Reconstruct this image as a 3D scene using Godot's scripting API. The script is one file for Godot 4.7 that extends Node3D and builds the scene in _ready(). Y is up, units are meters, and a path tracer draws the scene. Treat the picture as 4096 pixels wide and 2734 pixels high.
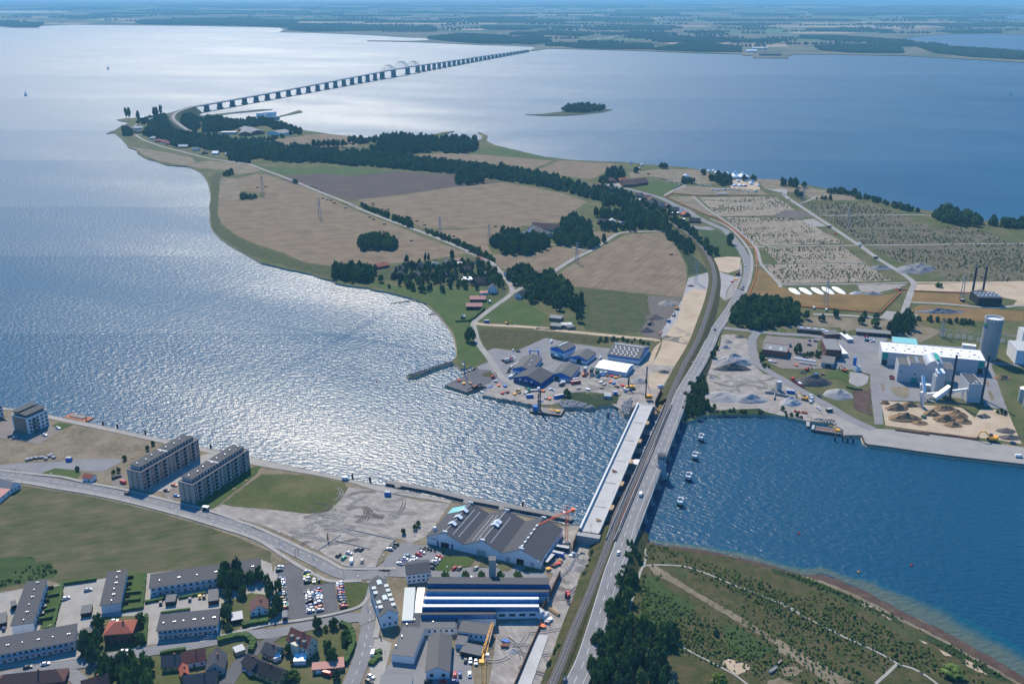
extends Node3D
var M:={}
var rng:=RandomNumberGenerator.new()
var used:={}
func _ready():
	rng.seed=7
	var cam:=Camera3D.new()
	cam.name="camera"
	cam.fov=39.285
	cam.near=1.0
	cam.far=80000.0
	cam.position=Vector3(0,320,0)
	cam.rotation_degrees=Vector3(-20.066,0,0)
	add_child(cam)
	cam.current=true
	var we:=WorldEnvironment.new()
	we.name="world_environment"
	var e:=Environment.new()
	e.background_mode=Environment.BG_SKY
	var sk:=ProceduralSkyMaterial.new()
	sk.sky_top_color=Color(.11,.48,.82)
	sk.sky_horizon_color=Color(.66,.88,1.0)
	sk.sky_curve=.10
	sk.ground_horizon_color=Color(.97,.99,1.0)
	sk.ground_bottom_color=Color(.97,.99,1.0)
	sk.sun_angle_max=20.0
	sk.sun_curve=.12
	var sky:=Sky.new()
	sky.sky_material=sk
	e.sky=sky
	e.background_energy_multiplier=.9
	e.tonemap_mode=Environment.TONE_MAPPER_LINEAR
	e.tonemap_exposure=1.38
	e.fog_enabled=true
	e.fog_density=.000065
	e.fog_light_color=Color(.58,.86,1.0)
	e.sdfgi_enabled=true
	e.ssao_enabled=true
	e.ssil_enabled=true
	we.environment=e
	add_child(we)
	var sun:=DirectionalLight3D.new()
	sun.name="sun"
	sun.light_energy=1.6
	sun.light_color=Color(1.0,.955,.88)
	sun.light_angular_distance=.5
	sun.shadow_enabled=true
	sun.rotation_degrees=Vector3(-47.5,180.0+17.0,0)
	add_child(sun)
	materials()
	building_materials()
	water()
	land()
	town_ground()
	heath_ground()
	island_ground()
	works_ground()
	far_land()
	town_buildings()
	boatyard_buildings()
	plant_buildings()
	village_buildings()
	bridges()
	trees()
	vehicles()
	street_things()
	works_things()
	far_details()
func lin(r: float,g: float,b: float) -> Color:
	return Color(r,g,b).linear_to_srgb()
class MB:
	var v:=PackedVector3Array()
	var n:=PackedVector3Array()
	var uv:=PackedVector2Array()
	var col:=PackedColorArray()
	var tint:=Color(1,1,1)
	var coloured:=false
	func tri(a: Vector3,b: Vector3,c: Vector3):
		var m:=(b-a).cross(c-a).normalized()
		v.append(a); v.append(c); v.append(b)
		for k in 3: n.append(m)
		for p in [a,c,b]:
			if absf(m.y)>.5: uv.append(Vector2(p.x,p.z))
			elif absf(m.x)>absf(m.z): uv.append(Vector2(p.z,-p.y))
			else: uv.append(Vector2(p.x,-p.y))
			if coloured: col.append(tint)
	func quad(a: Vector3,b: Vector3,c: Vector3,d: Vector3):
		tri(a,b,c)
		tri(a,c,d)
	func box(at: Vector3,s: Vector3,turn:=.0):
		var bs:=Basis(Vector3.UP,turn)
		var p:=[]
		for k in 8:
			p.append(at+bs*Vector3((.5 if k & 1 else -.5)*s.x,(.5 if k & 2 else -.5)*s.y,(.5 if k & 4 else -.5)*s.z))
		quad(p[0],p[2],p[3],p[1]); quad(p[4],p[5],p[7],p[6])
		quad(p[0],p[4],p[6],p[2]); quad(p[1],p[3],p[7],p[5])
		quad(p[2],p[6],p[7],p[3]); quad(p[0],p[1],p[5],p[4])
	func bar(a: Vector3,b: Vector3,w: float,h:=-1.0):
		var t:=(b-a).normalized()
		var s:=t.cross(Vector3.UP)
		if s.length()<.01: s=Vector3.RIGHT
		s=s.normalized()
		var u:=s.cross(t).normalized()
		s*=w*.5
		u*=(w if h<.0 else h)*.5
		quad(a-s-u,b-s-u,b+s-u,a+s-u)
		quad(a+s+u,b+s+u,b-s+u,a-s+u)
		quad(a+s-u,b+s-u,b+s+u,a+s+u)
		quad(a-s+u,b-s+u,b-s-u,a-s-u)
		quad(a-s-u,a+s-u,a+s+u,a-s+u)
		quad(b+s-u,b-s-u,b-s+u,b+s+u)
	func tube(a: Vector3,b: Vector3,r0: float,r1: float,seg:=10,caps:=true):
		var t:=(b-a).normalized()
		var s:=t.cross(Vector3(.0,.0,1.0) if absf(t.y)>.9 else Vector3.UP).normalized()
		var u:=s.cross(t).normalized()
		for k in seg:
			var w0:=TAU*k/seg
			var w1:=TAU*(k+1)/seg
			var d0:=s*cos(w0)-u*sin(w0)
			var d1:=s*cos(w1)-u*sin(w1)
			quad(a+d1*r0,a+d0*r0,b+d0*r1,b+d1*r1)
			if caps:
				tri(b,b+d1*r1,b+d0*r1)
				tri(a,a+d0*r0,a+d1*r0)
	func prism(pl: PackedVector2Array,y0: float,y1: float,bottom:=false):
		var q:=pl
		if Geometry2D.is_polygon_clockwise(q): q.reverse()
		var idx:=Geometry2D.triangulate_polygon(q)
		for k in range(0,idx.size(),3):
			up3(q[idx[k]],q[idx[k+1]],q[idx[k+2]],y1)
		for k in q.size():
			var a:=q[k]
			var b:=q[(k+1) % q.size()]
			var mid:=(a+b)*.5
			side(a,b,y0,y1)
	func up3(a: Vector2,b: Vector2,c: Vector2,y: float):
		var A:=Vector3(a.x,y,a.y)
		var B:=Vector3(b.x,y,b.y)
		var C:=Vector3(c.x,y,c.y)
		if (B-A).cross(C-A).y<.0: tri(A,C,B)
		else: tri(A,B,C)
	func side(a: Vector2,b: Vector2,y0: float,y1: float):
		quad(Vector3(b.x,y0,b.y),Vector3(a.x,y0,a.y),Vector3(a.x,y1,a.y),Vector3(b.x,y1,b.y))
	func mesh() -> ArrayMesh:
		var arr:=[]
		arr.resize(Mesh.ARRAY_MAX)
		arr[Mesh.ARRAY_VERTEX]=v
		arr[Mesh.ARRAY_NORMAL]=n
		arr[Mesh.ARRAY_TEX_UV]=uv
		arr[Mesh.ARRAY_TEX_UV2]=uv
		if coloured: arr[Mesh.ARRAY_COLOR]=col
		var am:=ArrayMesh.new()
		am.add_surface_from_arrays(Mesh.PRIMITIVE_TRIANGLES,arr)
		return am
func numbered(called: String) -> String:
	if not used.has(called):
		used[called]=0
		return called
	used[called]+=1
	return "%s_%03d" % [called,used[called]]
func tag(o: Node3D,label: String,category: String,group:="") -> Node3D:
	o.set_meta("label",label)
	o.set_meta("category",category)
	if group!="": o.set_meta("group",group)
	return o
func thing(called: String,label: String,category: String,at:=O3,turn:=.0,group:="") -> Node3D:
	var o:=Node3D.new()
	o.name=numbered(called)
	add_child(o)
	o.position=at
	o.rotation.y=turn
	return tag(o,label,category,group)
func dup(o: Node3D,at: Vector3,turn:=.0,label:="",group:="") -> Node3D:
	var r: Node3D=o.duplicate()
	r.name=numbered(String(o.name).rstrip("_0123456789"))
	add_child(r)
	r.position=at
	r.rotation.y=turn
	if label!="": r.set_meta("label",label)
	if group!="": r.set_meta("group",group)
	return r
func put(called: String,mesh,m: Material,parent: Node=null) -> MeshInstance3D:
	var o:=MeshInstance3D.new()
	o.name=called if parent else numbered(called)
	o.mesh=mesh.mesh() if mesh is MB else mesh
	o.material_override=m
	if parent: parent.add_child(o,true)
	else: add_child(o)
	return o
func struct(called: String,mesh,m: Material,kind:="structure") -> MeshInstance3D:
	var o:=put(called,mesh,m)
	o.set_meta("kind",kind)
	return o
func W(x: float,y: float,z: float) -> Vector3:
	return Vector3(x,y,z)
func rr(a: float,b: float) -> float:
	return rng.randf_range(a,b)
const UP=Vector3.UP
const O3=Vector3.ZERO
func G(x: float,z: float) -> Vector3:
	return W(x,2,z)
func v2(a: Array) -> PackedVector2Array:
	var r:=PackedVector2Array()
	for k in range(0,a.size(),2): r.append(Vector2(a[k],a[k+1]))
	return r
func rough_edge(p: PackedVector2Array,step: float,amount: float) -> PackedVector2Array:
	var r:=PackedVector2Array()
	for k in p.size():
		var a:=p[k]
		var b:=p[(k+1) % p.size()]
		var d:=a.distance_to(b)
		var cnt:=maxi(1,int(d/step))
		var nn:=(b-a).orthogonal().normalized()
		for j in cnt:
			var t:=float(j)/cnt
			r.append(a.lerp(b,t)+(nn*rr(-amount,amount) if j>0 else Vector2.ZERO))
	return r
func smooth(p: PackedVector2Array,closed:=false,sub:=6) -> PackedVector2Array:
	var r:=PackedVector2Array()
	var m:=p.size()
	for k in (m if closed else m-1):
		var a:=p[(k-1+m) % m] if closed or k>0 else p[0]
		var b:=p[k]
		var c:=p[(k+1) % m]
		var d:=p[(k+2) % m] if closed or k+2<m else p[m-1]
		for j in sub: r.append(b.cubic_interpolate(c,a,d,float(j)/sub))
	if not closed: r.append(p[m-1])
	return r
func flat(p: PackedVector2Array,y: float,deg:=.0) -> ArrayMesh:
	var idx:=Geometry2D.triangulate_polygon(p)
	if idx.is_empty():
		var grown:=Geometry2D.offset_polygon(p,.4)
		if grown.size()>0:
			p=grown[0]
			for gq in grown:
				if gq.size()>p.size(): p=gq
		idx=Geometry2D.triangulate_polygon(p)
	if idx.is_empty():
		var h:=Geometry2D.convex_hull(p)
		print("bad polygon at ",p[0]," size ",p.size())
		p=h
		idx=Geometry2D.triangulate_polygon(p)
	var arr:=[]
	arr.resize(Mesh.ARRAY_MAX)
	var vs:=PackedVector3Array()
	var ns:=PackedVector3Array()
	var us:=PackedVector2Array()
	var o:=Vector2.RIGHT.rotated(deg_to_rad(deg))
	for q in p:
		vs.append(W(q.x,y,q.y))
		ns.append(UP)
		us.append(Vector2(q.dot(o),q.dot(o.orthogonal())))
	for k in range(0,idx.size(),3):
		var a:=vs[idx[k]]
		if (vs[idx[k+1]]-a).cross(vs[idx[k+2]]-a).y>.0:
			var t:=idx[k+1]
			idx[k+1]=idx[k+2]
			idx[k+2]=t
	arr[Mesh.ARRAY_VERTEX]=vs
	arr[Mesh.ARRAY_NORMAL]=ns
	arr[Mesh.ARRAY_TEX_UV]=us
	arr[Mesh.ARRAY_TEX_UV2]=us
	arr[Mesh.ARRAY_INDEX]=idx
	var am:=ArrayMesh.new()
	am.add_surface_from_arrays(Mesh.PRIMITIVE_TRIANGLES,arr)
	return am
var laid:=0
func level(lvl: int) -> float:
	laid+=1
	return 2.0+.05*lvl+.0015*(laid % 33)
func area(called: String,a: Array,lvl: int,m: String,deg:=.0,ragged:=.0,round_:=false) -> MeshInstance3D:
	var p:=v2(a)
	if round_: p=smooth(p,true,4)
	if ragged>.0: p=rough_edge(p,ragged*4.0,ragged)
	return struct(called,flat(p,level(lvl),deg),M[m])
func ribbon(pl: PackedVector2Array,w: float,y: float,off:=.0) -> ArrayMesh:
	var mb:=MB.new()
	var l:=PackedVector2Array()
	var r:=PackedVector2Array()
	var along:=.0
	var s:=PackedFloat32Array()
	for k in pl.size():
		var t:=(pl[mini(k+1,pl.size()-1)]-pl[maxi(k-1,0)]).normalized()
		var nn:=Vector2(-t.y,t.x)
		l.append(pl[k]+nn*(off-w*.5))
		r.append(pl[k]+nn*(off+w*.5))
		if k>0: along+=pl[k].distance_to(pl[k-1])
		s.append(along)
	for k in pl.size()-1:
		mb.v.append_array([W(l[k].x,y,l[k].y),W(l[k+1].x,y,l[k+1].y),W(r[k+1].x,y,r[k+1].y),W(l[k].x,y,l[k].y),W(r[k+1].x,y,r[k+1].y),W(r[k].x,y,r[k].y)])
		mb.uv.append_array([Vector2(s[k],0),Vector2(s[k+1],0),Vector2(s[k+1],w),Vector2(s[k],0),Vector2(s[k+1],w),Vector2(s[k],w)])
		for j in 6: mb.n.append(UP)
	return mb.mesh()
func road(called: String,a: Array,w: float,lvl: int,m: String,sm:=true) -> PackedVector2Array:
	var p:=v2(a)
	if sm: p=smooth(p)
	struct(called,ribbon(p,w,level(lvl)),M[m])
	return p
func noise(seed_: int,freq: float,oct:=4) -> FastNoiseLite:
	var f:=FastNoiseLite.new()
	f.seed=seed_
	f.noise_type=FastNoiseLite.TYPE_SIMPLEX_SMOOTH
	f.frequency=freq
	f.fractal_octaves=oct
	return f
func blend(cols: Array,t: float) -> Color:
	t=clampf(t,.0,.9999)*(cols.size()-1)
	var k:=int(t)
	return cols[k].lerp(cols[k+1],t-k)
func tex(seed_: int,size: int,cols: Array,f_big: float,f_fine: float,fine: float,sx:=1,sy:=1,gain:=1.0) -> ImageTexture:
	var a:=noise(seed_,f_big,5).get_seamless_image(size,size)
	var b:=noise(seed_+50,f_fine,3).get_seamless_image(size/sx,size/sy)
	if sx>1 or sy>1: b.resize(size,size,Image.INTERPOLATE_CUBIC)
	a.convert(Image.FORMAT_L8); b.convert(Image.FORMAT_L8)
	var pa:=a.get_data()
	var pb:=b.get_data()
	var lut:=PackedByteArray()
	for k in 256:
		var c: Color=blend(cols,(k/255.0-.5)*gain+.5)
		c=Color(c.r*.7,c.g*.7,c.b*.7).linear_to_srgb()
		lut.append(int(clampf(c.r,0,1)*255)); lut.append(int(clampf(c.g,0,1)*255)); lut.append(int(clampf(c.b,0,1)*255))
	var out:=PackedByteArray()
	out.resize(size*size*3)
	for k in size*size:
		var t:=int(pa[k]*(1.0-fine)+pb[k]*fine)*3
		out[k*3]=lut[t]; out[k*3+1]=lut[t+1]; out[k*3+2]=lut[t+2]
	return ImageTexture.create_from_image(Image.create_from_data(size,size,false,Image.FORMAT_RGB8,out))
func gm(key: String,t: Texture2D,tile: float,rough:=.95) -> StandardMaterial3D:
	var m:=StandardMaterial3D.new()
	m.resource_name=key
	m.albedo_texture=t
	m.uv1_scale=W(1.0/tile,1.0/tile,1)
	m.roughness=rough
	m.metallic_specular=.25
	M[key]=m
	return m
func pm(key: String,r: float,g: float,b: float,rough:=.8,spec:=.4) -> StandardMaterial3D:
	var m:=StandardMaterial3D.new()
	m.resource_name=key
	m.albedo_color=lin(r,g,b)
	m.roughness=rough
	m.metallic_specular=spec
	M[key]=m
	return m
func C(r: float,g: float,b: float) -> Color:
	return Color(r,g,b)
func materials():
	pm("white_paint",.7,.7,.68)
	gm("grass",tex(1,512,[C(.055,.075,.025),C(.08,.10,.03),C(.13,.125,.055),C(.17,.14,.075)],.006,.05,.35),140)
	gm("lawn",tex(2,512,[C(.045,.085,.018),C(.065,.105,.025),C(.10,.125,.04)],.006,.06,.35),90)
	gm("mown",tex(3,1024,[C(.05,.075,.025),C(.085,.095,.04),C(.125,.115,.06),C(.17,.14,.085)],.006,.035,.45,8,1,1.3),150)
	gm("dry",tex(4,512,[C(.11,.10,.055),C(.18,.15,.095),C(.25,.21,.145),C(.30,.255,.18)],.008,.05,.45),110)
	gm("stubble",tex(5,1024,[C(.13,.095,.06),C(.19,.145,.09),C(.235,.18,.115),C(.30,.235,.15)],.004,.035,.62,24,1,1.35),130)
	gm("plough",tex(6,512,[C(.075,.055,.05),C(.10,.075,.065),C(.125,.095,.08)],.004,.03,.5,16,1),120)
	gm("gold",tex(7,512,[C(.12,.10,.035),C(.22,.14,.05),C(.28,.18,.07)],.005,.03,.4,6,1),110)
	gm("scrub",tex(8,512,[C(.03,.055,.02),C(.05,.075,.025),C(.09,.09,.04),C(.13,.11,.06)],.008,.05,.5),70)
	gm("reeds",tex(9,512,[C(.03,.055,.018),C(.05,.085,.025),C(.085,.115,.035)],.01,.05,.5),60)
	gm("heath",tex(10,1024,[C(.025,.045,.012),C(.05,.065,.018),C(.075,.075,.028),C(.11,.09,.045),C(.07,.08,.022)],.012,.06,.5,2,1,1.3),130)
	gm("brush",tex(11,512,[C(.018,.04,.014),C(.03,.055,.02),C(.055,.075,.03)],.01,.06,.5),60)
	gm("m37",tex(12,1024,[C(.07,.08,.04),C(.17,.15,.10),C(.29,.245,.18),C(.35,.30,.23),C(.26,.22,.16)],.014,.05,.55,4,1,1.2),200)
	gm("m38",tex(13,1024,[C(.05,.065,.03),C(.085,.09,.045),C(.13,.12,.07),C(.18,.155,.10),C(.28,.24,.17)],.012,.05,.55,4,1,1.1),200)
	gm("sand",tex(14,512,[C(.38,.29,.19),C(.50,.40,.28),C(.56,.46,.34)],.006,.04,.35),70)
	gm("gravel",tex(15,1024,[C(.19,.17,.145),C(.30,.27,.24),C(.37,.34,.30),C(.47,.44,.39)],.009,.035,.5,3,1,1.3),100)
	gm("m21",tex(16,512,[C(.30,.29,.28),C(.37,.36,.35),C(.42,.41,.40)],.006,.04,.35),80)
	gm("seaweed",tex(17,512,[C(.06,.04,.03),C(.10,.065,.05),C(.17,.13,.10)],.008,.06,.5),40)
	gm("asphalt",tex(18,512,[C(.20,.20,.20),C(.25,.25,.252),C(.30,.30,.30)],.006,.06,.35),60)
	gm("m20",tex(19,512,[C(.11,.11,.115),C(.14,.14,.145),C(.17,.17,.175)],.006,.06,.35),60)
	gm("m26",tex(20,512,[C(.27,.26,.24),C(.34,.325,.30),C(.39,.375,.345)],.006,.06,.35),60)
	gm("paving",tex(21,512,[C(.30,.285,.25),C(.38,.36,.32),C(.43,.41,.37)],.008,.06,.35),50)
	gm("concrete",tex(22,512,[C(.42,.42,.40),C(.52,.52,.50),C(.58,.58,.56)],.008,.05,.35),40,.85)
	gm("ballast",tex(23,512,[C(.10,.085,.075),C(.15,.13,.115),C(.19,.165,.15)],.01,.08,.5),40)
	gm("m36",tex(24,512,[C(.18,.16,.14),C(.24,.21,.185),C(.27,.24,.21)],.01,.08,.4),30)
	gm("mudwater",tex(25,512,[C(.25,.25,.24),C(.33,.33,.31),C(.40,.39,.36)],.008,.05,.4),50)
	gm("farfield",tex(26,1024,[C(.05,.09,.035),C(.07,.10,.045),C(.15,.14,.08),C(.18,.16,.10),C(.09,.10,.05)],.006,.02,.25),2600)
func wave_normals(seed_: int,size: int,f: float,strength: float) -> ImageTexture:
	var n1:=noise(seed_,f,5)
	n1.fractal_gain=.55
	var im:=n1.get_seamless_image(size/2,size)
	im.resize(size,size,Image.INTERPOLATE_CUBIC)
	im.convert(Image.FORMAT_RGBA8)
	im.bump_map_to_normal_map(strength)
	return ImageTexture.create_from_image(im)
func wm(key: String,t: Texture2D,tile: float,ns: float,rough: float,c: Color) -> StandardMaterial3D:
	var m:=StandardMaterial3D.new()
	m.resource_name=key
	m.albedo_color=c.linear_to_srgb()
	m.roughness=rough
	m.metallic_specular=.38
	m.normal_enabled=true
	m.normal_texture=t
	m.normal_scale=ns
	m.uv1_scale=W(1.0/tile,1.0/tile,1)
	M[key]=m
	return m
func water_patch(called: String,x0: float,x1: float,z0: float,z1: float,step: float,m: String,deg: float,tilt: float,hole:=Rect2()):
	var nx:=int((x1-x0)/step)
	var nz:=int((z1-z0)/step)
	var vs:=PackedVector3Array()
	var ns:=PackedVector3Array()
	var us:=PackedVector2Array()
	var idx:=PackedInt32Array()
	var g1:=noise(91,1.0/260.0,3)
	var g2:=noise(92,1.0/1100.0,3)
	var o:=Vector2.RIGHT.rotated(deg_to_rad(deg))
	for j in nz+1:
		for i in nx+1:
			var p:=Vector2(x0+(x1-x0)*i/nx,z0+(z1-z0)*j/nz)
			var q:=Vector2(p.dot(o)*.35,p.dot(o.orthogonal()))
			var s:=tilt*(g1.get_noise_2d(q.x,q.y)+.9*g2.get_noise_2d(q.x,q.y))
			vs.append(W(p.x,0,p.y))
			ns.append(W(.0,1.0,-s).normalized())
			us.append(Vector2(p.dot(o),p.dot(o.orthogonal())))
	for j in nz:
		for i in nx:
			var a:=j*(nx+1)+i
			var mid:=(vs[a]+vs[a+nx+2])*.5
			if hole.has_area() and hole.has_point(Vector2(mid.x,mid.z)): continue
			idx.append_array([a,a+1,a+nx+2,a,a+nx+2,a+nx+1])
	var arr:=[]
	arr.resize(Mesh.ARRAY_MAX)
	arr[Mesh.ARRAY_VERTEX]=vs
	arr[Mesh.ARRAY_NORMAL]=ns
	arr[Mesh.ARRAY_TEX_UV]=us
	arr[Mesh.ARRAY_TEX_UV2]=us
	arr[Mesh.ARRAY_INDEX]=idx
	var am:=ArrayMesh.new()
	am.add_surface_from_arrays(Mesh.PRIMITIVE_TRIANGLES,arr)
	struct(called,am,M[m])
func water():
	var t:=wave_normals(31,2048,.026,6.0)
	var edges:=[-300.0,-900.0,-1200.0,-1500.0,-1950.0,-2400.0,-3150.0,-4050.0,-12900.0]
	for k in 8:
		var key:="sea_%d" % k
		wm(key,t,210,.85,.31+.025*k,C(.001,.042,.085))
		M[key].metallic_specular=.38+.035*k
		var wide:=1500.0 if k<5 else 9000.0
		var step:=15.0 if k<5 else 75.0
		water_patch("water",-wide,wide,edges[k+1],edges[k],step,key,24,.10)
		if k<5:
			water_patch("water",-9000,-1500,edges[k+1],edges[k],150,key,24,.10)
			water_patch("water",1500,9000,edges[k+1],edges[k],150,key,24,.10)
	for r in [[-40000,-9000,-12900,-300],[9000,40000,-12900,-300],[-40000,40000,-45000,-12900],[-40000,40000,-300,3000]]:
		water_patch("water",r[0],r[1],r[2],r[3],750,"sea_7",24,.0)
func mass(called: String,a: Array,y: float,m: String,ragged: float,skirt: String):
	var p:=v2(a)
	if ragged>.0: p=rough_edge(p,ragged*5.0,ragged)
	if Geometry2D.is_polygon_clockwise(p): p.reverse()
	struct(called,flat(p,y),M[m])
	var mb:=MB.new()
	for k in p.size():
		var q:=p[(k+1) % p.size()]
		var nn:=(q-p[k]).orthogonal().normalized()*1.5
		mb.quad(W(q.x,y,q.y),W(p[k].x,y,p[k].y),W(p[k].x+nn.x,-1,p[k].y+nn.y),W(q.x+nn.x,-1,q.y+nn.y))
	struct("shore",mb,M[skirt])
func land():
	mass("town_ground",[-584.4,-751,-425.7,-717.3,-417.5,-715.1,-406.7,-712.9,-371.6,-700.1,-354.4,-692.8,-326.8,-682.6,-259.8,-653.4,-232.5,-642.4,-216.9,-636.1,-185.9,-623.8,-94.1,-584.1,-66.9,-573.4,-46.4,-565.3,-27.1,-557.3,-6.9,-549.5,10.1,-542.6,21.3,-538.5,34.2,-531.8,42.5,-531.1,41.6,-523.3,51.1,-518.2,54.7,-520.1,59.3,-518.2,68,-520.2,73.1,-508.9,75.7,-513.9,79.2,-512,83.6,-509.5,93.3,-507.7,106.2,-504.6,115.7,-502.2,121.8,-499.8,134.1,-495.6,145.7,-489.8,156.9,-482.9,170.5,-475,180.8,-477.3,190.6,-468.5,197.8,-462.1,203.7,-452.7,212.1,-442.7,220.7,-434.4,228.3,-424.5,235.3,-414.1,242.4,-404.9,248.6,-394.9,253,-387.5,263.1,-361.7,222.1,-286.1,-290.8,-286.1,-491.2,-563.2],2.0,"dry",.0,"seaweed")
	mass("island_ground",[-973,-2330,-959,-2341,-900,-2235,-866,-2168,-838,-2111,-813,-2088,-788,-2028,-767,-1993,-738,-1951,-711,-1925,-681,-1886,-655,-1873,-631,-1865,-611,-1842,-586,-1801,-562,-1750,-541,-1697,-520,-1636,-504,-1589,-489,-1536,-482,-1506,-463,-1446,-452,-1408,-437,-1362,-421,-1325,-403,-1290,-384,-1259,-364,-1230,-352,-1214,-314,-1160,-274,-1130,-242,-1110,-226,-1093,-212,-1082,-205,-1071,-192,-1062,-179,-1057,-165,-1052,-154,-1042,-144,-1038,-133,-1030,-121,-1020,-109,-1011,-102,-1003,-94,-994,-85,-973,-77,-954,-70,-933,-63,-912,-59,-896,-56,-880,-54,-865,-51.9,-846.7,-51.6,-832.3,-54.5,-821.1,-64.9,-811.5,-75,-802,-82.2,-794.1,-90.4,-788.4,-92.8,-783.8,-90.5,-779.9,-84.7,-779.9,-77,-790.2,-65.3,-803.4,-53.1,-813.4,-49.6,-808,-45.8,-801.3,-40.9,-801.3,-36.2,-806.7,-30.1,-800,-57.5,-761.9,-38.5,-746.3,-25,-760.6,-21.2,-757,-24.4,-739.3,-14.3,-735.9,-12.4,-732.4,-2.4,-729,15.5,-719,36.7,-713.5,42,-713.5,52.7,-714.6,61.4,-712.4,67.8,-714.6,73.4,-717.9,80.8,-720.1,86.8,-717.9,87.7,-709.2,90.1,-699.6,93.5,-698.6,95.6,-709.2,103.6,-723.4,116.3,-715,116.9,-700,123.7,-710.7,132.5,-710.7,131.6,-693.7,137.6,-688.6,143,-690,147.5,-695.8,149.4,-699,158.8,-700,170.8,-703.2,183.7,-702.1,205.3,-701.1,213.5,-699,221.1,-694.8,220.4,-695.4,229.4,-690.2,233.1,-688.1,251.6,-684.1,252.4,-684.1,253.8,-678.1,256.6,-672.2,253.9,-662.5,267.2,-662.5,265.1,-649.3,266.6,-646.5,279.8,-642.5,300.9,-634.4,321.9,-627.4,343,-621.3,366.9,-614.5,396.7,-602.1,804,-1221,783,-1363,754,-1384,701,-1395,682,-1440,647,-1463,622,-1501,595,-1546,581,-1582,565,-1616,541,-1641,521,-1671,502,-1691,472,-1718,444,-1733,430,-1755,406,-1783,391,-1800,363,-1826,351,-1838,335,-1856,303,-1868,269,-1887,240,-1906,208,-1920,176,-1923,113,-1945,101,-1958,70,-1979,49,-2007,26,-2043,3,-2080,-13,-2104,-38,-2143,-59,-2210,-58,-2289,-81,-2355,-83,-2345,-69,-2280,-72,-2227,-87,-2227,-100,-2244,-138,-2253,-155,-2271,-169,-2295,-142,-2361,-141,-2372,-168,-2349,-188,-2308,-215,-2289,-227,-2280,-257,-2271,-302,-2262,-325,-2244,-352,-2262,-381,-2280,-437,-2317,-463,-2345,-500,-2374,-518,-2394,-540,-2434,-583,-2509,-644,-2587,-644,-2634,-616,-2708,-593,-2767,-610,-2812,-617,-2785,-624,-2720,-645,-2651,-659,-2610,-689,-2594,-728,-2575,-763,-2599,-803,-2634,-827,-2665,-786,-2733,-692,-2826,-720,-2837,-769,-2785,-803,-2741,-859,-2675,-888,-2720,-927,-2785,-958,-2812,-961,-2746,-972,-2708,-987,-2683,-1003,-2658,-1011,-2634,-1025,-2622,-1040,-2617,-1051,-2592,-1029,-2564,-1003,-2542,-992,-2509,-991,-2466,-977,-2394],2.0,"grass",.0,"sand")
	mass("islet_ground",[36,-2708,91,-2728,142,-2780,189,-2834,253,-2845,291,-2834,259,-2769,200,-2718,144,-2683,90,-2678],1.5,"scrub",.0,"sand")
func far_land():
	mass("far_land",[-40656,-14889,-6931,-9861,-5011,-9861,-4734,-9556,-4459,-9497,-4781,-10053,-4597,-10532,-3903,-10321,-3171,-10119,-2421,-9737,-2224,-9615,-2059,-9105,-1970,-8503,-1630,-8364,-1323,-8143,-1016,-7812,-817,-7544,-534,-7363,-597,-7058,-695,-6962,-1014,-7026,-1001,-6930,-665,-6807,-356,-6573,-209,-6435,-3,-6354,116,-6250,147,-6125,101,-5776,126,-5776,222,-6004,388,-5934,635,-5821,810,-5711,1029,-5545,1260,-5445,1237,-5331,1282,-5293,1243,-5132,1416,-5097,1472,-5312,1546,-5445,1771,-5407,2089,-5312,2237,-5115,2462,-4790,2752,-4323,4616,-4202,7811,-7190,4868,-7734,3485,-5505,2892,-5648,2804,-5711,2825,-6174,2739,-6354,2776,-6717,2825,-7026,2781,-7190,3139,-7734,3478,-8016,3777,-8100,4039,-7933,4868,-7734,8189,-7544,65264,-22149,56038,-32752,0,-34395,-93508,-34395],3.0,"farfield",.0,"scrub")
func kerbed(called: String,a: Array,w: float,m: String):
	var p:=smooth(v2(a))
	var mb:=MB.new()
	for k in p.size()-1:
		var t:=(p[k+1]-p[k]).normalized()
		var nn:=Vector2(-t.y,t.x)*w*.5
		for s in [-1.0,1.0]:
			var u: Vector2=p[k]+nn*s
			var v: Vector2=p[k+1]+nn*s
			if s>0: mb.side(v,u,2.0,2.5)
			else: mb.side(u,v,2.0,2.5)
	struct(called,ribbon(p,w,2.5),M[m])
	struct("kerb",mb,M["concrete"])
func dashes(a: Array,w: float,on: float,gap: float,y: float,sm:=true):
	var p:=v2(a)
	if sm: p=smooth(p)
	var mb:=MB.new()
	var run:=.0
	for k in p.size()-1:
		var d:=p[k].distance_to(p[k+1])
		var t:=(p[k+1]-p[k])/d
		var nn:=Vector2(-t.y,t.x)*w*.5
		var s:=-fposmod(run,on+gap)
		while s<d:
			var s0:=maxf(s,.0)
			var s1:=minf(s+on,d)
			if s1>s0:
				var u:=p[k]+t*s0
				var v:=p[k]+t*s1
				mb.quad(W(u.x+nn.x,y,u.y+nn.y),W(v.x+nn.x,y,v.y+nn.y),W(v.x-nn.x,y,v.y-nn.y),W(u.x-nn.x,y,u.y-nn.y))
			s+=on+gap
		run+=d
	struct("road_marking",mb,M["white_paint"])
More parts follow.
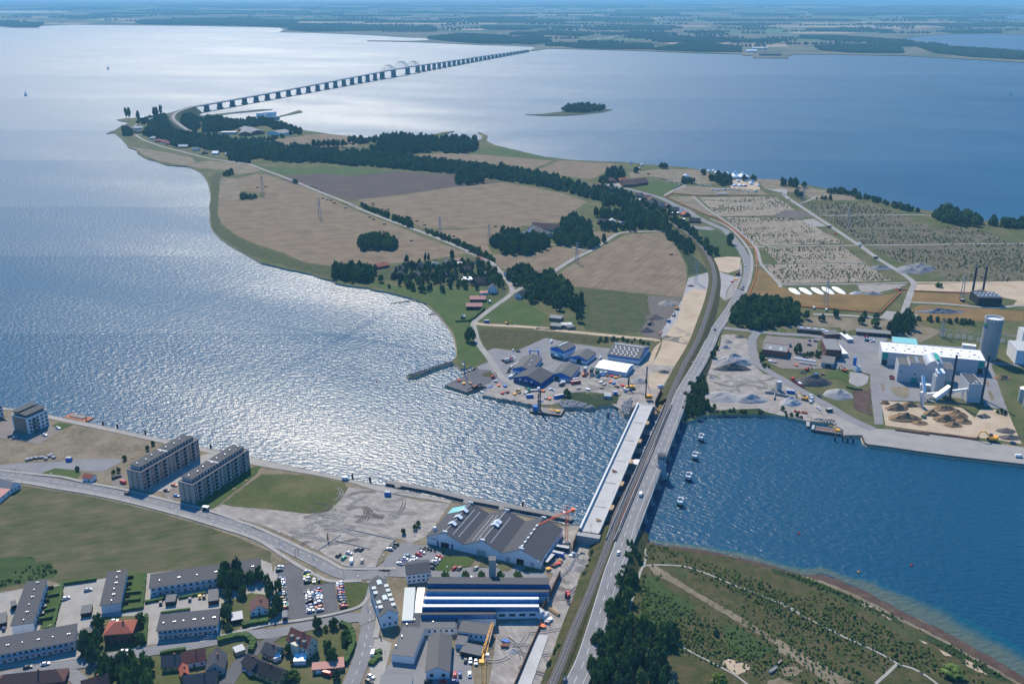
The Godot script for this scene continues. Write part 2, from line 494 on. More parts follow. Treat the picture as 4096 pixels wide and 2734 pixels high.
func town_ground():
	area("mown_field",[-370.6,-591.5,-337.3,-583.7,-309.1,-576,-280.4,-567.3,-251.4,-556.2,-226.1,-545.3,-209.4,-537.4,-184.8,-524.8,-157.2,-509.6,-171.2,-516.3,-157.7,-508.1,-145.9,-500.8,-140.9,-485.6,-149.7,-492,-152.5,-490.9,-210.6,-477.8,-223.6,-476.7,-239.8,-471.5,-257.9,-466.9,-268,-471.2,-278.1,-462.1,-289.4,-460,-307.9,-460],1,"mown",-17.8)
	area("reed_bed",[-318.5,-492.1,-306.1,-493.3,-300.4,-495,-288,-495,-282.4,-488.6,-271.7,-486.3,-265.1,-479.5,-265.8,-473.4,-275.6,-470.1,-283.5,-466.9,-291,-463.1,-302.8,-462.1],2,"reeds",0,1.0)
	area("scrub_plot",[-176.3,-600,-192,-558.5,-183.7,-554.2,-158.3,-549.9,-145,-548.1,-131.5,-544.4,-119.5,-548.1,-114.2,-563.1,-111.5,-580.3,-117.6,-588,-142.4,-599.2],2,"grass",-69.2,.8)
	area("gravel_yard",[-196.8,-551.3,-191.1,-557.6,-183.8,-554.7,-158.5,-550.8,-131.7,-545.2,-119.7,-548.8,-114.5,-563.1,-111.6,-581.4,-93.4,-576.5,-74,-568.2,-59.5,-561.6,-40.9,-558.5,-48.3,-532.5,-53.4,-518.2,-61.4,-510.6,-71.4,-515.6,-104,-527.2,-106.9,-520.1,-117.8,-502,-136.2,-516.9,-156.2,-529.8,-172.1,-537.5,-182.4,-541.9],2,"gravel",20)
	area("dry_meadow",[-404,-655.3,-386.5,-653.4,-363.1,-645.7,-354.7,-646,-342.4,-681,-300.4,-664.8,-262.7,-647.5,-275.6,-612.7,-283,-622.9,-311.8,-622.5,-322.6,-620.3,-352.1,-617.7,-365.9,-612.3,-379.9,-609.3],2,"dry",-66.0)
	area("asphalt_apron",[-373.7,-612.3,-351.2,-616.7,-323.8,-619.5,-311.3,-623.2,-284,-623.2,-281.5,-617.7,-289.1,-603.6,-307.9,-604.4,-325.4,-609,-331.5,-600.3,-337.6,-600.3,-351.1,-606,-363.7,-608,-372.2,-609.3],3,"asphalt")
	area("grass_verge",[-331.5,-600.6,-325.4,-608.8,-308.5,-605.7,-303.3,-601.1,-302.9,-590.7,-314.8,-595.5],4,"lawn")
	area("grass_verge",[-275.6,-612.7,-262.7,-647.5,-259.8,-648.8,-272.2,-607.7],3,"dry")
	area("lawn",[-209.6,-558.3,-186.1,-610.2,-178.9,-612.7,-179.8,-599.5,-195.9,-553.3,-200.8,-550.5],3,"lawn",0,.4)
	area("gravel_court",[-250.5,-575.7,-227.6,-627.8,-223.6,-631.6,-216.4,-631.6,-208.2,-628.1,-228,-583.7,-226.2,-576,-243.5,-574.5],3,"paving")
	area("car_court",[-237.3,-573.7,-228.7,-583.7,-221.8,-562.6,-230.3,-564.1],4,"m36")
	area("car_court",[-277.2,-585.2,-272.8,-601.1,-262.8,-579.8,-268.1,-579.1],4,"m36")
	area("car_court",[-412.8,-688.7,-397.3,-693.8,-387.6,-676.6,-361.8,-678.6,-355.9,-684.6,-348.5,-673.6,-354.3,-646,-365.9,-651.6,-388.4,-657.2,-398.7,-661],3,"m36")
	area("lawn",[-359.7,-679.6,-356.7,-686.2,-344.3,-681.6,-348.9,-672.6],4,"lawn")
	area("quay_promenade",[-438.4,-721,-414.7,-714.9,-371.5,-699.9,-326.7,-682.2,-259.6,-653.1,-216.8,-635.7,-185.7,-623.2,-94.1,-583.8,-66.8,-573.1,-46.4,-564.8,-40.4,-562.2,-40.9,-558.5,-50.5,-562.4,-70,-568.2,-93.1,-576.5,-109.8,-586.5,-118.7,-590.4,-138.4,-598.4,-183.1,-612.7,-214.6,-628.1,-230.6,-636.1,-257.6,-646.9,-323.7,-675,-351.5,-686.2,-368.4,-693.2,-405.4,-708.6,-434.7,-714],5,"paving")
	area("car_park",[-139.7,-485.4,-128.7,-487.9,-125.2,-485.4,-122.4,-477.7,-118.6,-465.5,-114.3,-465.9,-109.1,-466.4,-104.6,-468.9,-102.8,-467.8,-101.3,-466.4,-95,-441.5,-112.1,-435.1,-118.4,-434.1,-121.5,-435.1,-128.3,-453.1],4,"m20")
	area("gravel_car_park",[-117.5,-502,-106.9,-519.7,-103.9,-526.8,-72.6,-514.1,-78.3,-500.8,-80.4,-483.3,-98.5,-485,-112.1,-496.3],4,"gravel")
	area("grass_verge",[-80.3,-494.9,-75.6,-492.5,-80.3,-483.9,-80.6,-484.2],5,"dry")
	area("grass_verge",[-100.6,-467.8,-83.9,-468.4,-81.1,-466.2,-80.9,-458.3,-84.9,-446.5,-94.7,-442.1],4,"grass")
	area("grass_verge",[-125.2,-485.4,-104.9,-469.1,-109.2,-466.8,-114.4,-466.2,-117.9,-477.7,-122.8,-479.9],5,"grass")
	area("grass_verge",[-145.3,-500.8,-128.3,-489,-139.9,-486.2,-139.2,-477.7,-144.9,-493.7],3,"dry")
	area("parking_yard",[-77.4,-483.3,-75.4,-493.7,-68.1,-510.6,-60.9,-508.1,-51.8,-508.1,-40.4,-497.3,-46.5,-482.2,-36,-478.8,-26.1,-483.8,-8.1,-483.3,-4.9,-478.5,-1,-478.2,2.2,-485.6,7.3,-484.5,4.7,-478.8,19.3,-478.8,21.5,-469.4,-46.1,-469.4,-66.4,-477.1],3,"asphalt")
	area("lawn",[-40.1,-496.7,-37.1,-495.8,-21.3,-494.7,-25.3,-484.2,-35.7,-484.2,-37.3,-478.6,-45.7,-480.8],5,"lawn")
	area("lawn",[-17,-493.1,1,-485.6,-4.7,-478.2,-8.2,-483.3,-20,-484.2],5,"grass")
	area("lawn",[8.3,-483.9,16.8,-481.1,18.4,-478.8,5.6,-478.8],5,"grass")
	area("works_yard",[18.8,-525.2,32,-529.8,42.5,-531.8,41.2,-510.6,49.7,-508.1,47.5,-493.7,42.3,-471.1,37.6,-448,28.7,-426.8,24.5,-411.5,16.5,-392.4,12.9,-378.9,-11.5,-378.9,-9.7,-400.7,-7.4,-430.1,13.2,-434.4,21.5,-468.5,24.4,-477.3,19.4,-479.9,15.8,-491.4],2,"gravel",60)
	area("forecourt",[-70.5,-389.9,-73.2,-404.9,-73.6,-424.5,-69.3,-418.1,-62.5,-413.7,-63.3,-393.2,-64.2,-382.9,-71.9,-380.4],2,"paving")
	area("factory_yard",[-63.3,-393.2,-52,-422.7,-21.9,-405.8,-18.1,-378.9,-63.5,-377.3],3,"asphalt")
	area("residential_ground",[-301.7,-460,-288.3,-457.9,-279.3,-462.1,-257.7,-466.3,-239.7,-471.2,-223.4,-476.4,-210.6,-477.7,-152.5,-490.9,-149.7,-492,-139.1,-485.6,-128,-453.1,-121.5,-435.1,-130.1,-431.4,-142.9,-426.8,-147.7,-423.1,-162.8,-415.8,-186.5,-412.8,-206,-404.9,-221.3,-401.5,-255.8,-393.2,-265.5,-390.8],2,"paving")
	area("garden_plot",[-264.3,-463.1,-256.4,-466.3,-246,-432,-251,-425,-256.9,-445.7],3,"lawn")
	area("garden_plot",[-224.4,-477.3,-214.7,-478.4,-203.6,-442.7,-213.9,-441.7],3,"lawn")
	area("garden_plot",[-161.2,-448,-147.6,-458.3,-136,-456.2,-130.6,-433.3,-143.8,-427.7,-147.2,-423.1,-153,-420.3],3,"grass")
	area("garden_plot",[-221.1,-405.8,-225.3,-435.9,-198.8,-437.8,-190.1,-411.9,-207.4,-405.8,-220.1,-401.5],3,"grass")
	area("house_plots",[-185.6,-402.4,-179,-407.5,-158.4,-413.7,-153.8,-415.5,-140.8,-418.1,-134.4,-420,-119.9,-424.5,-104.4,-431.1,-93.8,-431.1,-83.4,-424.5,-81.2,-413.7,-83.5,-396.5,-83.3,-378.9,-153.2,-377.3,-198.5,-372.7,-209.2,-396.5,-205,-402.4],2,"grass")
	area("house_plots",[-265.5,-390.8,-239.3,-392.8,-226.4,-393.2,-221.7,-392.4,-217.6,-382.9,-208.9,-372.7,-256,-372.7],2,"grass")
	for q in [[G(-96.8,-548.8),26.0,22],[G(-118,-528.5),20.0,14],[G(36.4,-456.2),12.0,12],[G(-.4,-409.3),14.0,10],[G(199.5,-767.9),18.0,16],[G(171,-882),16.0,18],[G(81.5,-757),16.0,10]]:
		for k in q[2]:
			var c: Vector2=Vector2(q[0].x,q[0].z)+Vector2(rr(-1,1),rr(-1,1))*q[1]
			var p:=PackedVector2Array()
			var a:=rng.randf()*TAU
			var bend:=rr(-.25,.25)
			for j in 9:
				p.append(c)
				c+=Vector2.RIGHT.rotated(a)*2.4
				a+=bend
			for o in [-.9,.9]: struct("tyre_track",ribbon(p,.5,level(9),o),M["ballast" if k % 3==0 else "m26"])
	road("main_road",[-381.2,-604.4,-364.5,-600.3,-347,-595.9,-317.3,-587.6,-283.7,-577.2,-255.3,-566.8,-225.6,-554.3,-196.4,-540.8,-172.3,-529.4,-166.3,-523.3,-141.8,-508.8,-119.2,-492.5,-106.3,-482,-97.1,-476.6,-86.2,-475.7,-73.9,-478.8,-78.2,-479.9,-67.2,-478.8,-46.7,-477.1],9.5,5,"asphalt")
	road("street",[-49.3,-477.1,-35.2,-476,-16.2,-476,2.8,-476,19.2,-474.9],6.5,6,"asphalt")
	road("street",[-76.6,-482.2,-69.2,-496.1,-62.1,-510.6],6.0,5,"asphalt")
	road("street",[-76.4,-478.8,-77.4,-466.8,-78,-451.1,-78.2,-433.3,-76.2,-426.4,-76.9,-396.5,-78.6,-382.9,-79.1,-372.7],8.5,6,"asphalt")
	road("street",[-77.5,-435.9,-88.6,-434.9,-99.7,-431.1,-116,-425.5,-126.8,-421.8,-143.1,-420,-158.7,-414.6,-171.7,-411,-187.2,-407.1,-204.6,-401.5,-219.5,-397.3,-239.1,-392.4,-253,-387.5,-267,-383.6],8.0,7,"asphalt")
	road("street",[-226.4,-395.7,-219,-389.9,-210.1,-382.9,-204.6,-377.3],7.0,6,"asphalt")
	road("lane",[-123.5,-420,-126.6,-416.3,-130.2,-410.1,-133.5,-403.2,-136.8,-394.9,-139,-382.9],6.0,6,"m20")
	road("lane",[-133.5,-415.5,-136.3,-404.9,-139.1,-394.9,-141.2,-382.9,-142.3,-377.3],5.5,5,"m20")
	kerbed("pavement",[-373.9,-590.7,-339.1,-587.6,-312.3,-579.8,-281.8,-570.8,-252.8,-560,-227.4,-549.1,-210.7,-541.5,-186.1,-529.4,-158.4,-514.6,-138.4,-496.7,-126.2,-485.6,-112.5,-474.4,-105.4,-470,-97.8,-469.4,-86.6,-470],2.6,"paving")
	kerbed("pavement",[-379.9,-609.3,-362.6,-605.7,-337.5,-600,-314.8,-595.5,-296.6,-588.3,-275.7,-581.4,-258.5,-575.3,-229.1,-562.6,-203.3,-551.9,-180.8,-540.1,-173.5,-534.9,-164.7,-530.5,-145,-516.9,-126.6,-503.3,-111.4,-492.5,-100.8,-483.3,-93.5,-482.2,-67.9,-482.4],2.4,"paving")
	kerbed("pavement",[-82.7,-469.1,-79.6,-465.7,-79.8,-457.2,-83.7,-446,-95.7,-439.3,-111.9,-433.8,-120.8,-431.9,-129.7,-429.7,-142.3,-424.4,-162.5,-414.9],2.2,"paving")
	kerbed("pavement",[-71.4,-463.1,-72.9,-445.7,-71.7,-432,-71.6,-418.1],3.0,"paving")
	dashes([-365,-601.4,-347.5,-597.1,-317.8,-588.7,-284.2,-578.3,-255.7,-567.8,-226,-555.4,-196.8,-541.9,-172.6,-530.5,-166.6,-524.6,-142.1,-510,-119.5,-493.7,-106.5,-483.1,-97.2,-477.1],.14,3,4,2.42)
	dashes([-78.1,-462.5,-78.2,-448,-76.4,-428.3,-76.9,-396.5,-78.6,-382.9],.14,3,4,2.45)
	dashes([-362,-595.5,-344.7,-591.2,-315.4,-583.4,-282.1,-573.3,-253.9,-562.9,-224.3,-550.5,-195.2,-536.7,-171.3,-525.5,-165,-518.2,-140.5,-503.3,-117.9,-485.6],.12,400,1,2.42)
func heath_ground():
	area("heath",[76.4,-511.4,79.1,-511.6,83.5,-508.9,93.1,-506.4,105.8,-502.8,115.3,-500.1,121.3,-497.4,133.4,-492.7,144.9,-486.3,155.8,-478.9,167.4,-475,177.8,-467.4,187.5,-458.9,194.2,-451.7,200.1,-442.7,208.6,-433.5,217,-425,224.5,-415.5,231.2,-404.9,238.4,-396.5,244.6,-386.7,249.4,-380.4,260,-365.3,228.8,-298.1,15.4,-298.1,37.3,-382.9,51.8,-441.7,63.7,-486.3],1,"heath",41.7)
	area("seaweed_beach",[79.2,-511.9,93.3,-507.4,106.1,-504.4,121.8,-499.5,145.7,-489.5,170.4,-474.8,180.7,-477,197.7,-461.9,212,-442.5,228.3,-424.4,242.3,-404.8,252.9,-387.4,250.6,-382.8,239.2,-398.2,225.6,-418.1,209.9,-436.8,195.5,-455.3,178.9,-471.2,150.6,-483.4,133.5,-493.3,108.8,-501,83.6,-509.5],2,"seaweed",0,.6)
	area("dune_grass",[82.8,-508.9,93.1,-506.2,105.8,-502.5,121.2,-496.8,133,-490.9,149.6,-479.5,168,-466.3,155.4,-477.3,166.5,-471.7,176.5,-463.1,186.1,-454.8,194.8,-444.7,205.1,-432,215.7,-421.8,215.2,-413.7,206,-419,197,-433.9,184.5,-449.7,170.6,-464.2,149.6,-479.5,159.1,-467.4,142.7,-477.3,119.1,-486.3,103.2,-487.4,88.3,-495.6,84.5,-501.6],2,"scrub",21.1,1.2)
	area("dune_scrub",[218.5,-421.8,224.5,-415.5,231.2,-404.9,236.1,-397.3,241.6,-391.6,245.8,-383.6,234.6,-388.3,228.9,-399.9,221.9,-409.3,217.1,-415.5],3,"brush",0,1.2)
	area("dune_scrub",[151.7,-482.9,161.7,-477.3,172.5,-470.7,179.9,-462.1,187.4,-454.8,195.9,-447.7,199.8,-441.7,208.3,-435.9,209.5,-428.3,203.2,-434.9,195.9,-442.7,185.5,-452.7,173.7,-464.2,163.4,-471.7,152.8,-477.3],3,"brush",0,1.2)
	area("reed_patch",[76.9,-473.9,81,-476.1,86.8,-464.2,94.7,-455.8,101.1,-446.7,97.6,-433.9,91.4,-435.9,78.4,-427.3,70.6,-430.1,67.8,-435.9,73.9,-455.8],2,"reeds",0,1.5)
	area("reed_patch",[113.9,-430.1,121.8,-426.4,128.3,-417.2,135,-410.1,127.5,-402.4,119,-401.5,111.8,-409.3,111.4,-418.1],2,"reeds",0,1.5)
	area("reed_patch",[87.4,-489.8,94.2,-492.1,103.8,-479.5,100.5,-471.7,92.3,-479.5],2,"scrub",0,1.2)
	area("mown_track",[80.3,-485.1,84.3,-486.3,91.8,-476.1,107,-455.8,121.6,-438.8,135.1,-421.8,150.5,-405.8,148.3,-407.5,158.9,-394.9,168,-382.9,155.2,-382.9,141.3,-402.4,135.1,-408.4,138.1,-411,124.9,-427.3,110.9,-444.7,96,-463.1,82.4,-477.3],3,"dry",51.5,.5)
	road("sand_path",[76.8,-508.9,80.3,-505.2,80.9,-499.2,78.4,-487.4,75.1,-479.5,72.3,-469.6],1.5,4,"paving")
	road("sand_path",[78.1,-485.1,84.3,-486.3,100.3,-485.1,108.4,-480.6,116.8,-474.5,127.4,-465.3,138,-457.4,147.9,-448.7,157.5,-439.7,145.8,-452.2,154.7,-440.7,161.4,-433,174.5,-419,183.2,-411,191.2,-402.4,194.9,-397.3,201.5,-393.2,206.7,-385.9,209,-378.9],1.3,5,"paving")
	road("sand_path",[68.4,-455.8,64.6,-443.7,65.5,-435.9,69.9,-429.2,73.8,-423.6,82.5,-416.3,92.2,-406.7,104,-395.7,110.7,-389.1,115.9,-381.2],1.1,4,"paving")
	road("sand_path",[194.5,-397.8,187,-390.8,178.2,-382.9],1.6,4,"paving")
	area("sand_patch",[105.7,-399,110.1,-401.5,115.3,-399.9,119.5,-396.5,118.7,-393.2,111.8,-389.1,108.4,-393.2],4,"sand",0,.4)
	area("sand_patch",[212.5,-416.8,215.2,-415,216.2,-413.2,214.1,-413.7],4,"sand",0,.3)
	area("sand_patch",[219.6,-409.3,223.2,-405.8,224.2,-402.8,220.8,-404.1],4,"sand",0,.3)
	area("sand_patch",[228.4,-402.4,232.4,-399,234.7,-393.2,236.1,-389.1,232.3,-391.6,228.7,-395.7],4,"sand",0,.3)
	area("sand_patch",[192.5,-450.2,197.7,-447.7,198.4,-444.7,194.4,-445.2],4,"sand",0,.3)
	area("sand_patch",[201.3,-439.2,203.6,-435.9,205.2,-433,202.1,-434.9],4,"sand",0,.3)
	area("worn_ground",[134.3,-394.9,142.2,-395.7,145.7,-392.4,140.2,-388.3,134.8,-388.3],4,"dry",0,.5)
	area("worn_ground",[125.9,-385.1,131.9,-387.5,140.6,-380.4,123.7,-376.6],4,"dry",0,.5)
	var mb:=MB.new()
	mb.coloured=true
	var a:=v2([75.3,-518.3,90.8,-512.7,106.9,-508.1,116.4,-505.7,135,-499.3,152.4,-489.9,171.8,-478.9,182.2,-481.1,192.1,-472.3,199.2,-465.5,205.2,-456.1,213.6,-445.9,222.3,-437.6,230,-427.6,236.9,-417.1,244.1,-407.9,250.3,-397.7,254.7,-390.3,261.2,-376.6])
	var b:=v2([78.4,-521.5,91.6,-518.3,107.8,-513.3,117.4,-510.8,136.3,-505.3,154.2,-496.9,174.1,-487,183.4,-489.3,195.9,-480.2,208.7,-474.7,218.1,-466,228.3,-455.5,238.3,-447.4,246.4,-438.6,254.3,-430,260.7,-418.9,265.5,-411.8,273.9,-400.7,282.7,-386.7])
	a=smooth(a)
	b=smooth(b)
	var nz:=noise(61,.03,3)
	for k in mini(a.size(),b.size())-1:
		var rows:=[]
		for j in [k,k+1]:
			var r:=[]
			for i in 7:
				var t:=i/6.0
				var q:=a[j].lerp(b[j],t)
				var w:=smoothstep(.35,1.0,t+.35*nz.get_noise_2d(q.x,q.y)*(1.0 if t<1.0 else .0))
				if t>=1.0: w=1.0
				r.append([W(q.x,.03,q.y),C(.06,.085,.065).lerp(C(.002,.055,.09),w)])
			rows.append(r)
		for i in 6:
			for tri in [[rows[0][i],rows[1][i],rows[1][i+1]],[rows[0][i],rows[1][i+1],rows[0][i+1]]]:
				var f:=(tri[1][0]-tri[0][0] as Vector3).cross(tri[2][0]-tri[0][0])
				var o:=[0,1,2] if f.y<.0 else [0,2,1]
				for c in o:
					mb.v.append(tri[c][0]); mb.col.append(tri[c][1]); mb.n.append(UP)
					mb.uv.append(Vector2(tri[c][0].x,tri[c][0].z))
	var sm: StandardMaterial3D=M["sea_0"].duplicate()
	sm.albedo_color=Color.WHITE
	sm.vertex_color_use_as_albedo=true
	struct("shallow_water",mb,sm)
func island_ground():
	area("stubble_field",[-475,-1536,-439,-1540,-413,-1562,-416,-1608,-461,-1617,-500,-1739,-475,-1784,-452,-1772,-405,-1707,-374,-1676,-301,-1562,-242,-1462,-169,-1365,-128,-1299,-58,-1207,-89,-1183,-116,-1167,-142,-1157,-166,-1151,-181,-1141,-208,-1141,-236,-1149,-257,-1159,-267,-1169,-294,-1205,-340,-1250,-377,-1293,-408,-1345,-427,-1380,-452,-1446],1,"stubble",4.2)
	area("stubble_field",[-253,-1544,-180,-1589,-110,-1646,-17,-1697,22,-1661,76,-1608,122,-1531,91,-1446,75,-1387,26,-1362,-76,-1345,-123,-1345,-159,-1394,-211,-1478],1,"stubble",-20.5)
	area("ploughed_field",[-264,-1544,-405,-1707,-419,-1761,-361,-1784,-299,-1836,-213,-1807,-160,-1789,-77,-1761,-17,-1699,-111,-1651,-180,-1594,-254,-1549],1,"plough",-17.9)
	area("meadow",[-521,-1905,-483,-1867,-435,-1842,-384,-1849,-335,-1867,-305,-1873,-313,-1855,-269,-1842,-213,-1807,-298,-1761,-362,-1789,-421,-1767,-477,-1842],1,"lawn")
	area("dry_meadow",[-627,-1905,-608,-1931,-561,-1918,-515,-1892,-476,-1813,-509,-1772,-548,-1819,-580,-1836],1,"dry",0,2.0)
	area("rough_meadow",[-532,-1739,-502,-1739,-461,-1617,-444,-1544,-477,-1536,-512,-1666],1,"dry",90,2.0)
	area("marsh",[-557,-1772,-546,-1795,-512,-1666,-477,-1536,-452,-1446,-423,-1366,-404,-1332,-373,-1281,-337,-1239,-291,-1194,-267,-1167,-257,-1157,-224,-1144,-214,-1093,-227,-1103,-243,-1117,-259,-1129,-333,-1191,-366,-1239,-385,-1265,-405,-1296,-422,-1328,-436,-1364,-462,-1446,-484,-1519,-503,-1589,-521,-1646],2,"scrub",90,1.5)
	area("shore_meadow",[-844,-2119,-797,-2088,-720,-2028,-658,-1972,-627,-1905,-580,-1836,-603,-1842,-634,-1873,-659,-1886,-716,-1938,-765,-2000,-797,-2058],1,"dry",0,2.0)
	area("stubble_field",[-122,-1338,-76,-1338,13,-1362,11,-1319,-13,-1338,-20,-1274,-33,-1250,-26,-1205,-10,-1112,-20,-1167,-42,-1210,-59,-1250,-98,-1305,-118,-1331,-116,-1338],1,"stubble",-7.1)
	area("stubble_field",[-14,-1136,-34,-1204,16,-1193,52,-1238,59,-1241,98,-1218,74,-1174,47,-1119,31,-1086,32,-1098,29,-1084,20,-1098,1,-1122],1,"stubble",-53.0)
	area("stubble_field",[110,-1331,148,-1315,126,-1274,122,-1277],1,"stubble",20)
	area("stubble_field",[-565,-2201,-535,-2235,-458,-2317,-367,-2280,-351,-2253,-334,-2184,-340,-2143,-342,-2119,-424,-2111,-504,-2151],1,"stubble",-5.3)
	area("grass_field",[-641,-2253,-625,-2289,-598,-2317,-571,-2289,-586,-2235,-619,-2218],1,"lawn")
	area("stubble_field",[-236,-1972,-148,-2028,-97,-2021,3,-1972,82,-1931,34,-1819,-18,-1880,-107,-1945],1,"stubble",14.1)
	area("stubble_field",[95,-1934,186,-1905,209,-1890,186,-1826,163,-1774,152,-1745,141,-1728,84,-1772,44,-1813],1,"stubble",18.2)
	area("grass_field",[-355,-2119,-318,-2111,-306,-2028,-343,-2043],1,"grass")
	area("meadow",[-72,-2073,-44,-2104,-13,-2088,26,-2028,92,-1951,80,-1942,3,-1983,-98,-2031],1,"lawn",0,2.0)
	area("lawn",[178,-1802,214,-1875,248,-1856,288,-1850,256,-1791,214,-1779,190,-1757],1,"grass")
	area("dry_meadow",[216,-1791,286,-1838,355,-1826,382,-1757,389,-1703,348,-1682,297,-1693,262,-1757,217,-1746],1,"dry")
	area("lawn",[207,-1647,239,-1677,247,-1708,290,-1682,303,-1677,256,-1586,244,-1577],2,"lawn")
	area("dry_meadow",[300,-1662,325,-1662,378,-1642,422,-1633,431,-1586,347,-1586,303,-1586,269,-1599,255,-1577,282,-1633],1,"dry",20)
	area("dry_meadow",[257,-1568,302,-1577,304,-1550,309,-1413,293,-1443,278,-1499],1,"dry",60)
	area("dry_meadow",[444,-1730,484,-1724,512,-1652,574,-1586,559,-1541,498,-1541,480,-1604,434,-1642],1,"dry",20,2.0)
	road("lane",[-948,-2424,-960,-2487,-983,-2575],5.0,4,"m26")
	road("country_road",[-897,-2308,-855,-2235,-819,-2184,-755,-2104,-683,-2028,-616,-1958,-548,-1912,-514,-1886,-480,-1836,-396,-1718,-330,-1617,-246,-1494,-258,-1506,-194,-1412,-137,-1335,-103,-1287,-58,-1216,-59,-1210,-43,-1191,-26,-1159,-15,-1122,-7,-1089,-1,-1057,0,-1032,-5,-1015,-18,-984,-34,-943,-39,-926,-37,-899,-32,-865,-22.7,-832.3,-16.2,-807.4,-11,-786.3,-4.2,-771.1,5.2,-758.9,23.7,-749.3,11.5,-757,29.9,-749.8,43.9,-752.2],6.0,4,"m26")
	road("country_road",[0,-1030,13,-1053,32,-1084,53,-1122,41,-1095,74,-1169,103,-1218,131,-1277,151,-1315,172,-1322,196,-1326,213,-1326],6.0,5,"m26")
	road("haul_road",[-38,-926,-27,-921,-5,-918,17,-914,44,-906,24,-909,51,-902,88,-891,119,-882,138,-877,142,-872],7.0,4,"sand")
	road("lane",[51,-1253,75,-1238,98,-1218],3.5,4,"m26")
	area("lawn",[-101,-1003,-85,-1024,-63,-1045,-31,-1057,-28,-1032,-15,-1007,-22,-976,-31,-973,-42,-933,-40,-906,-33,-865,-24.8,-832.3,-34,-808.7,-46.4,-818.3,-51.1,-832.3,-52,-862,-57,-896,-69,-936,-83,-976],1,"lawn",0,1.0)
	area("lawn",[-164,-1075,-131,-1057,-106,-1053,-68,-1053,-58,-1049,-85,-1024,-102,-1003,-120,-1024,-135,-1040,-156,-1053],1,"lawn",0,1.0)
	area("lawn",[-33,-936,-28,-954,-5,-1003,10,-1003,38,-951,28,-916,-5,-924],2,"lawn",0,.5)
	area("meadow",[68,-1055,102,-1044,149,-1026,164,-1013,144,-945,127,-901,108,-894,74,-904,72,-974],1,"scrub",40,1.0)
	area("rough_meadow",[-34,-907,-14,-910,13,-903,31,-887,34,-881,23,-859,7.5,-847.4,-13,-856,-22.4,-847.4,-26,-853],2,"heath",0,1.0)
	area("rough_meadow",[13,-904,51,-896,98,-882,134,-869,134,-862,98,-878,80,-863,59,-869,27,-878],2,"heath",0,1.0)
	area("village_ground",[-179,-1131,-141,-1146,-102,-1167,-73,-1177,-54,-1188,-26,-1157,-12,-1112,-4,-1057,-8,-1015,-29,-1007,-31,-1057,-93,-1057,-144,-1080,-164,-1098],1,"scrub",0,1.0)
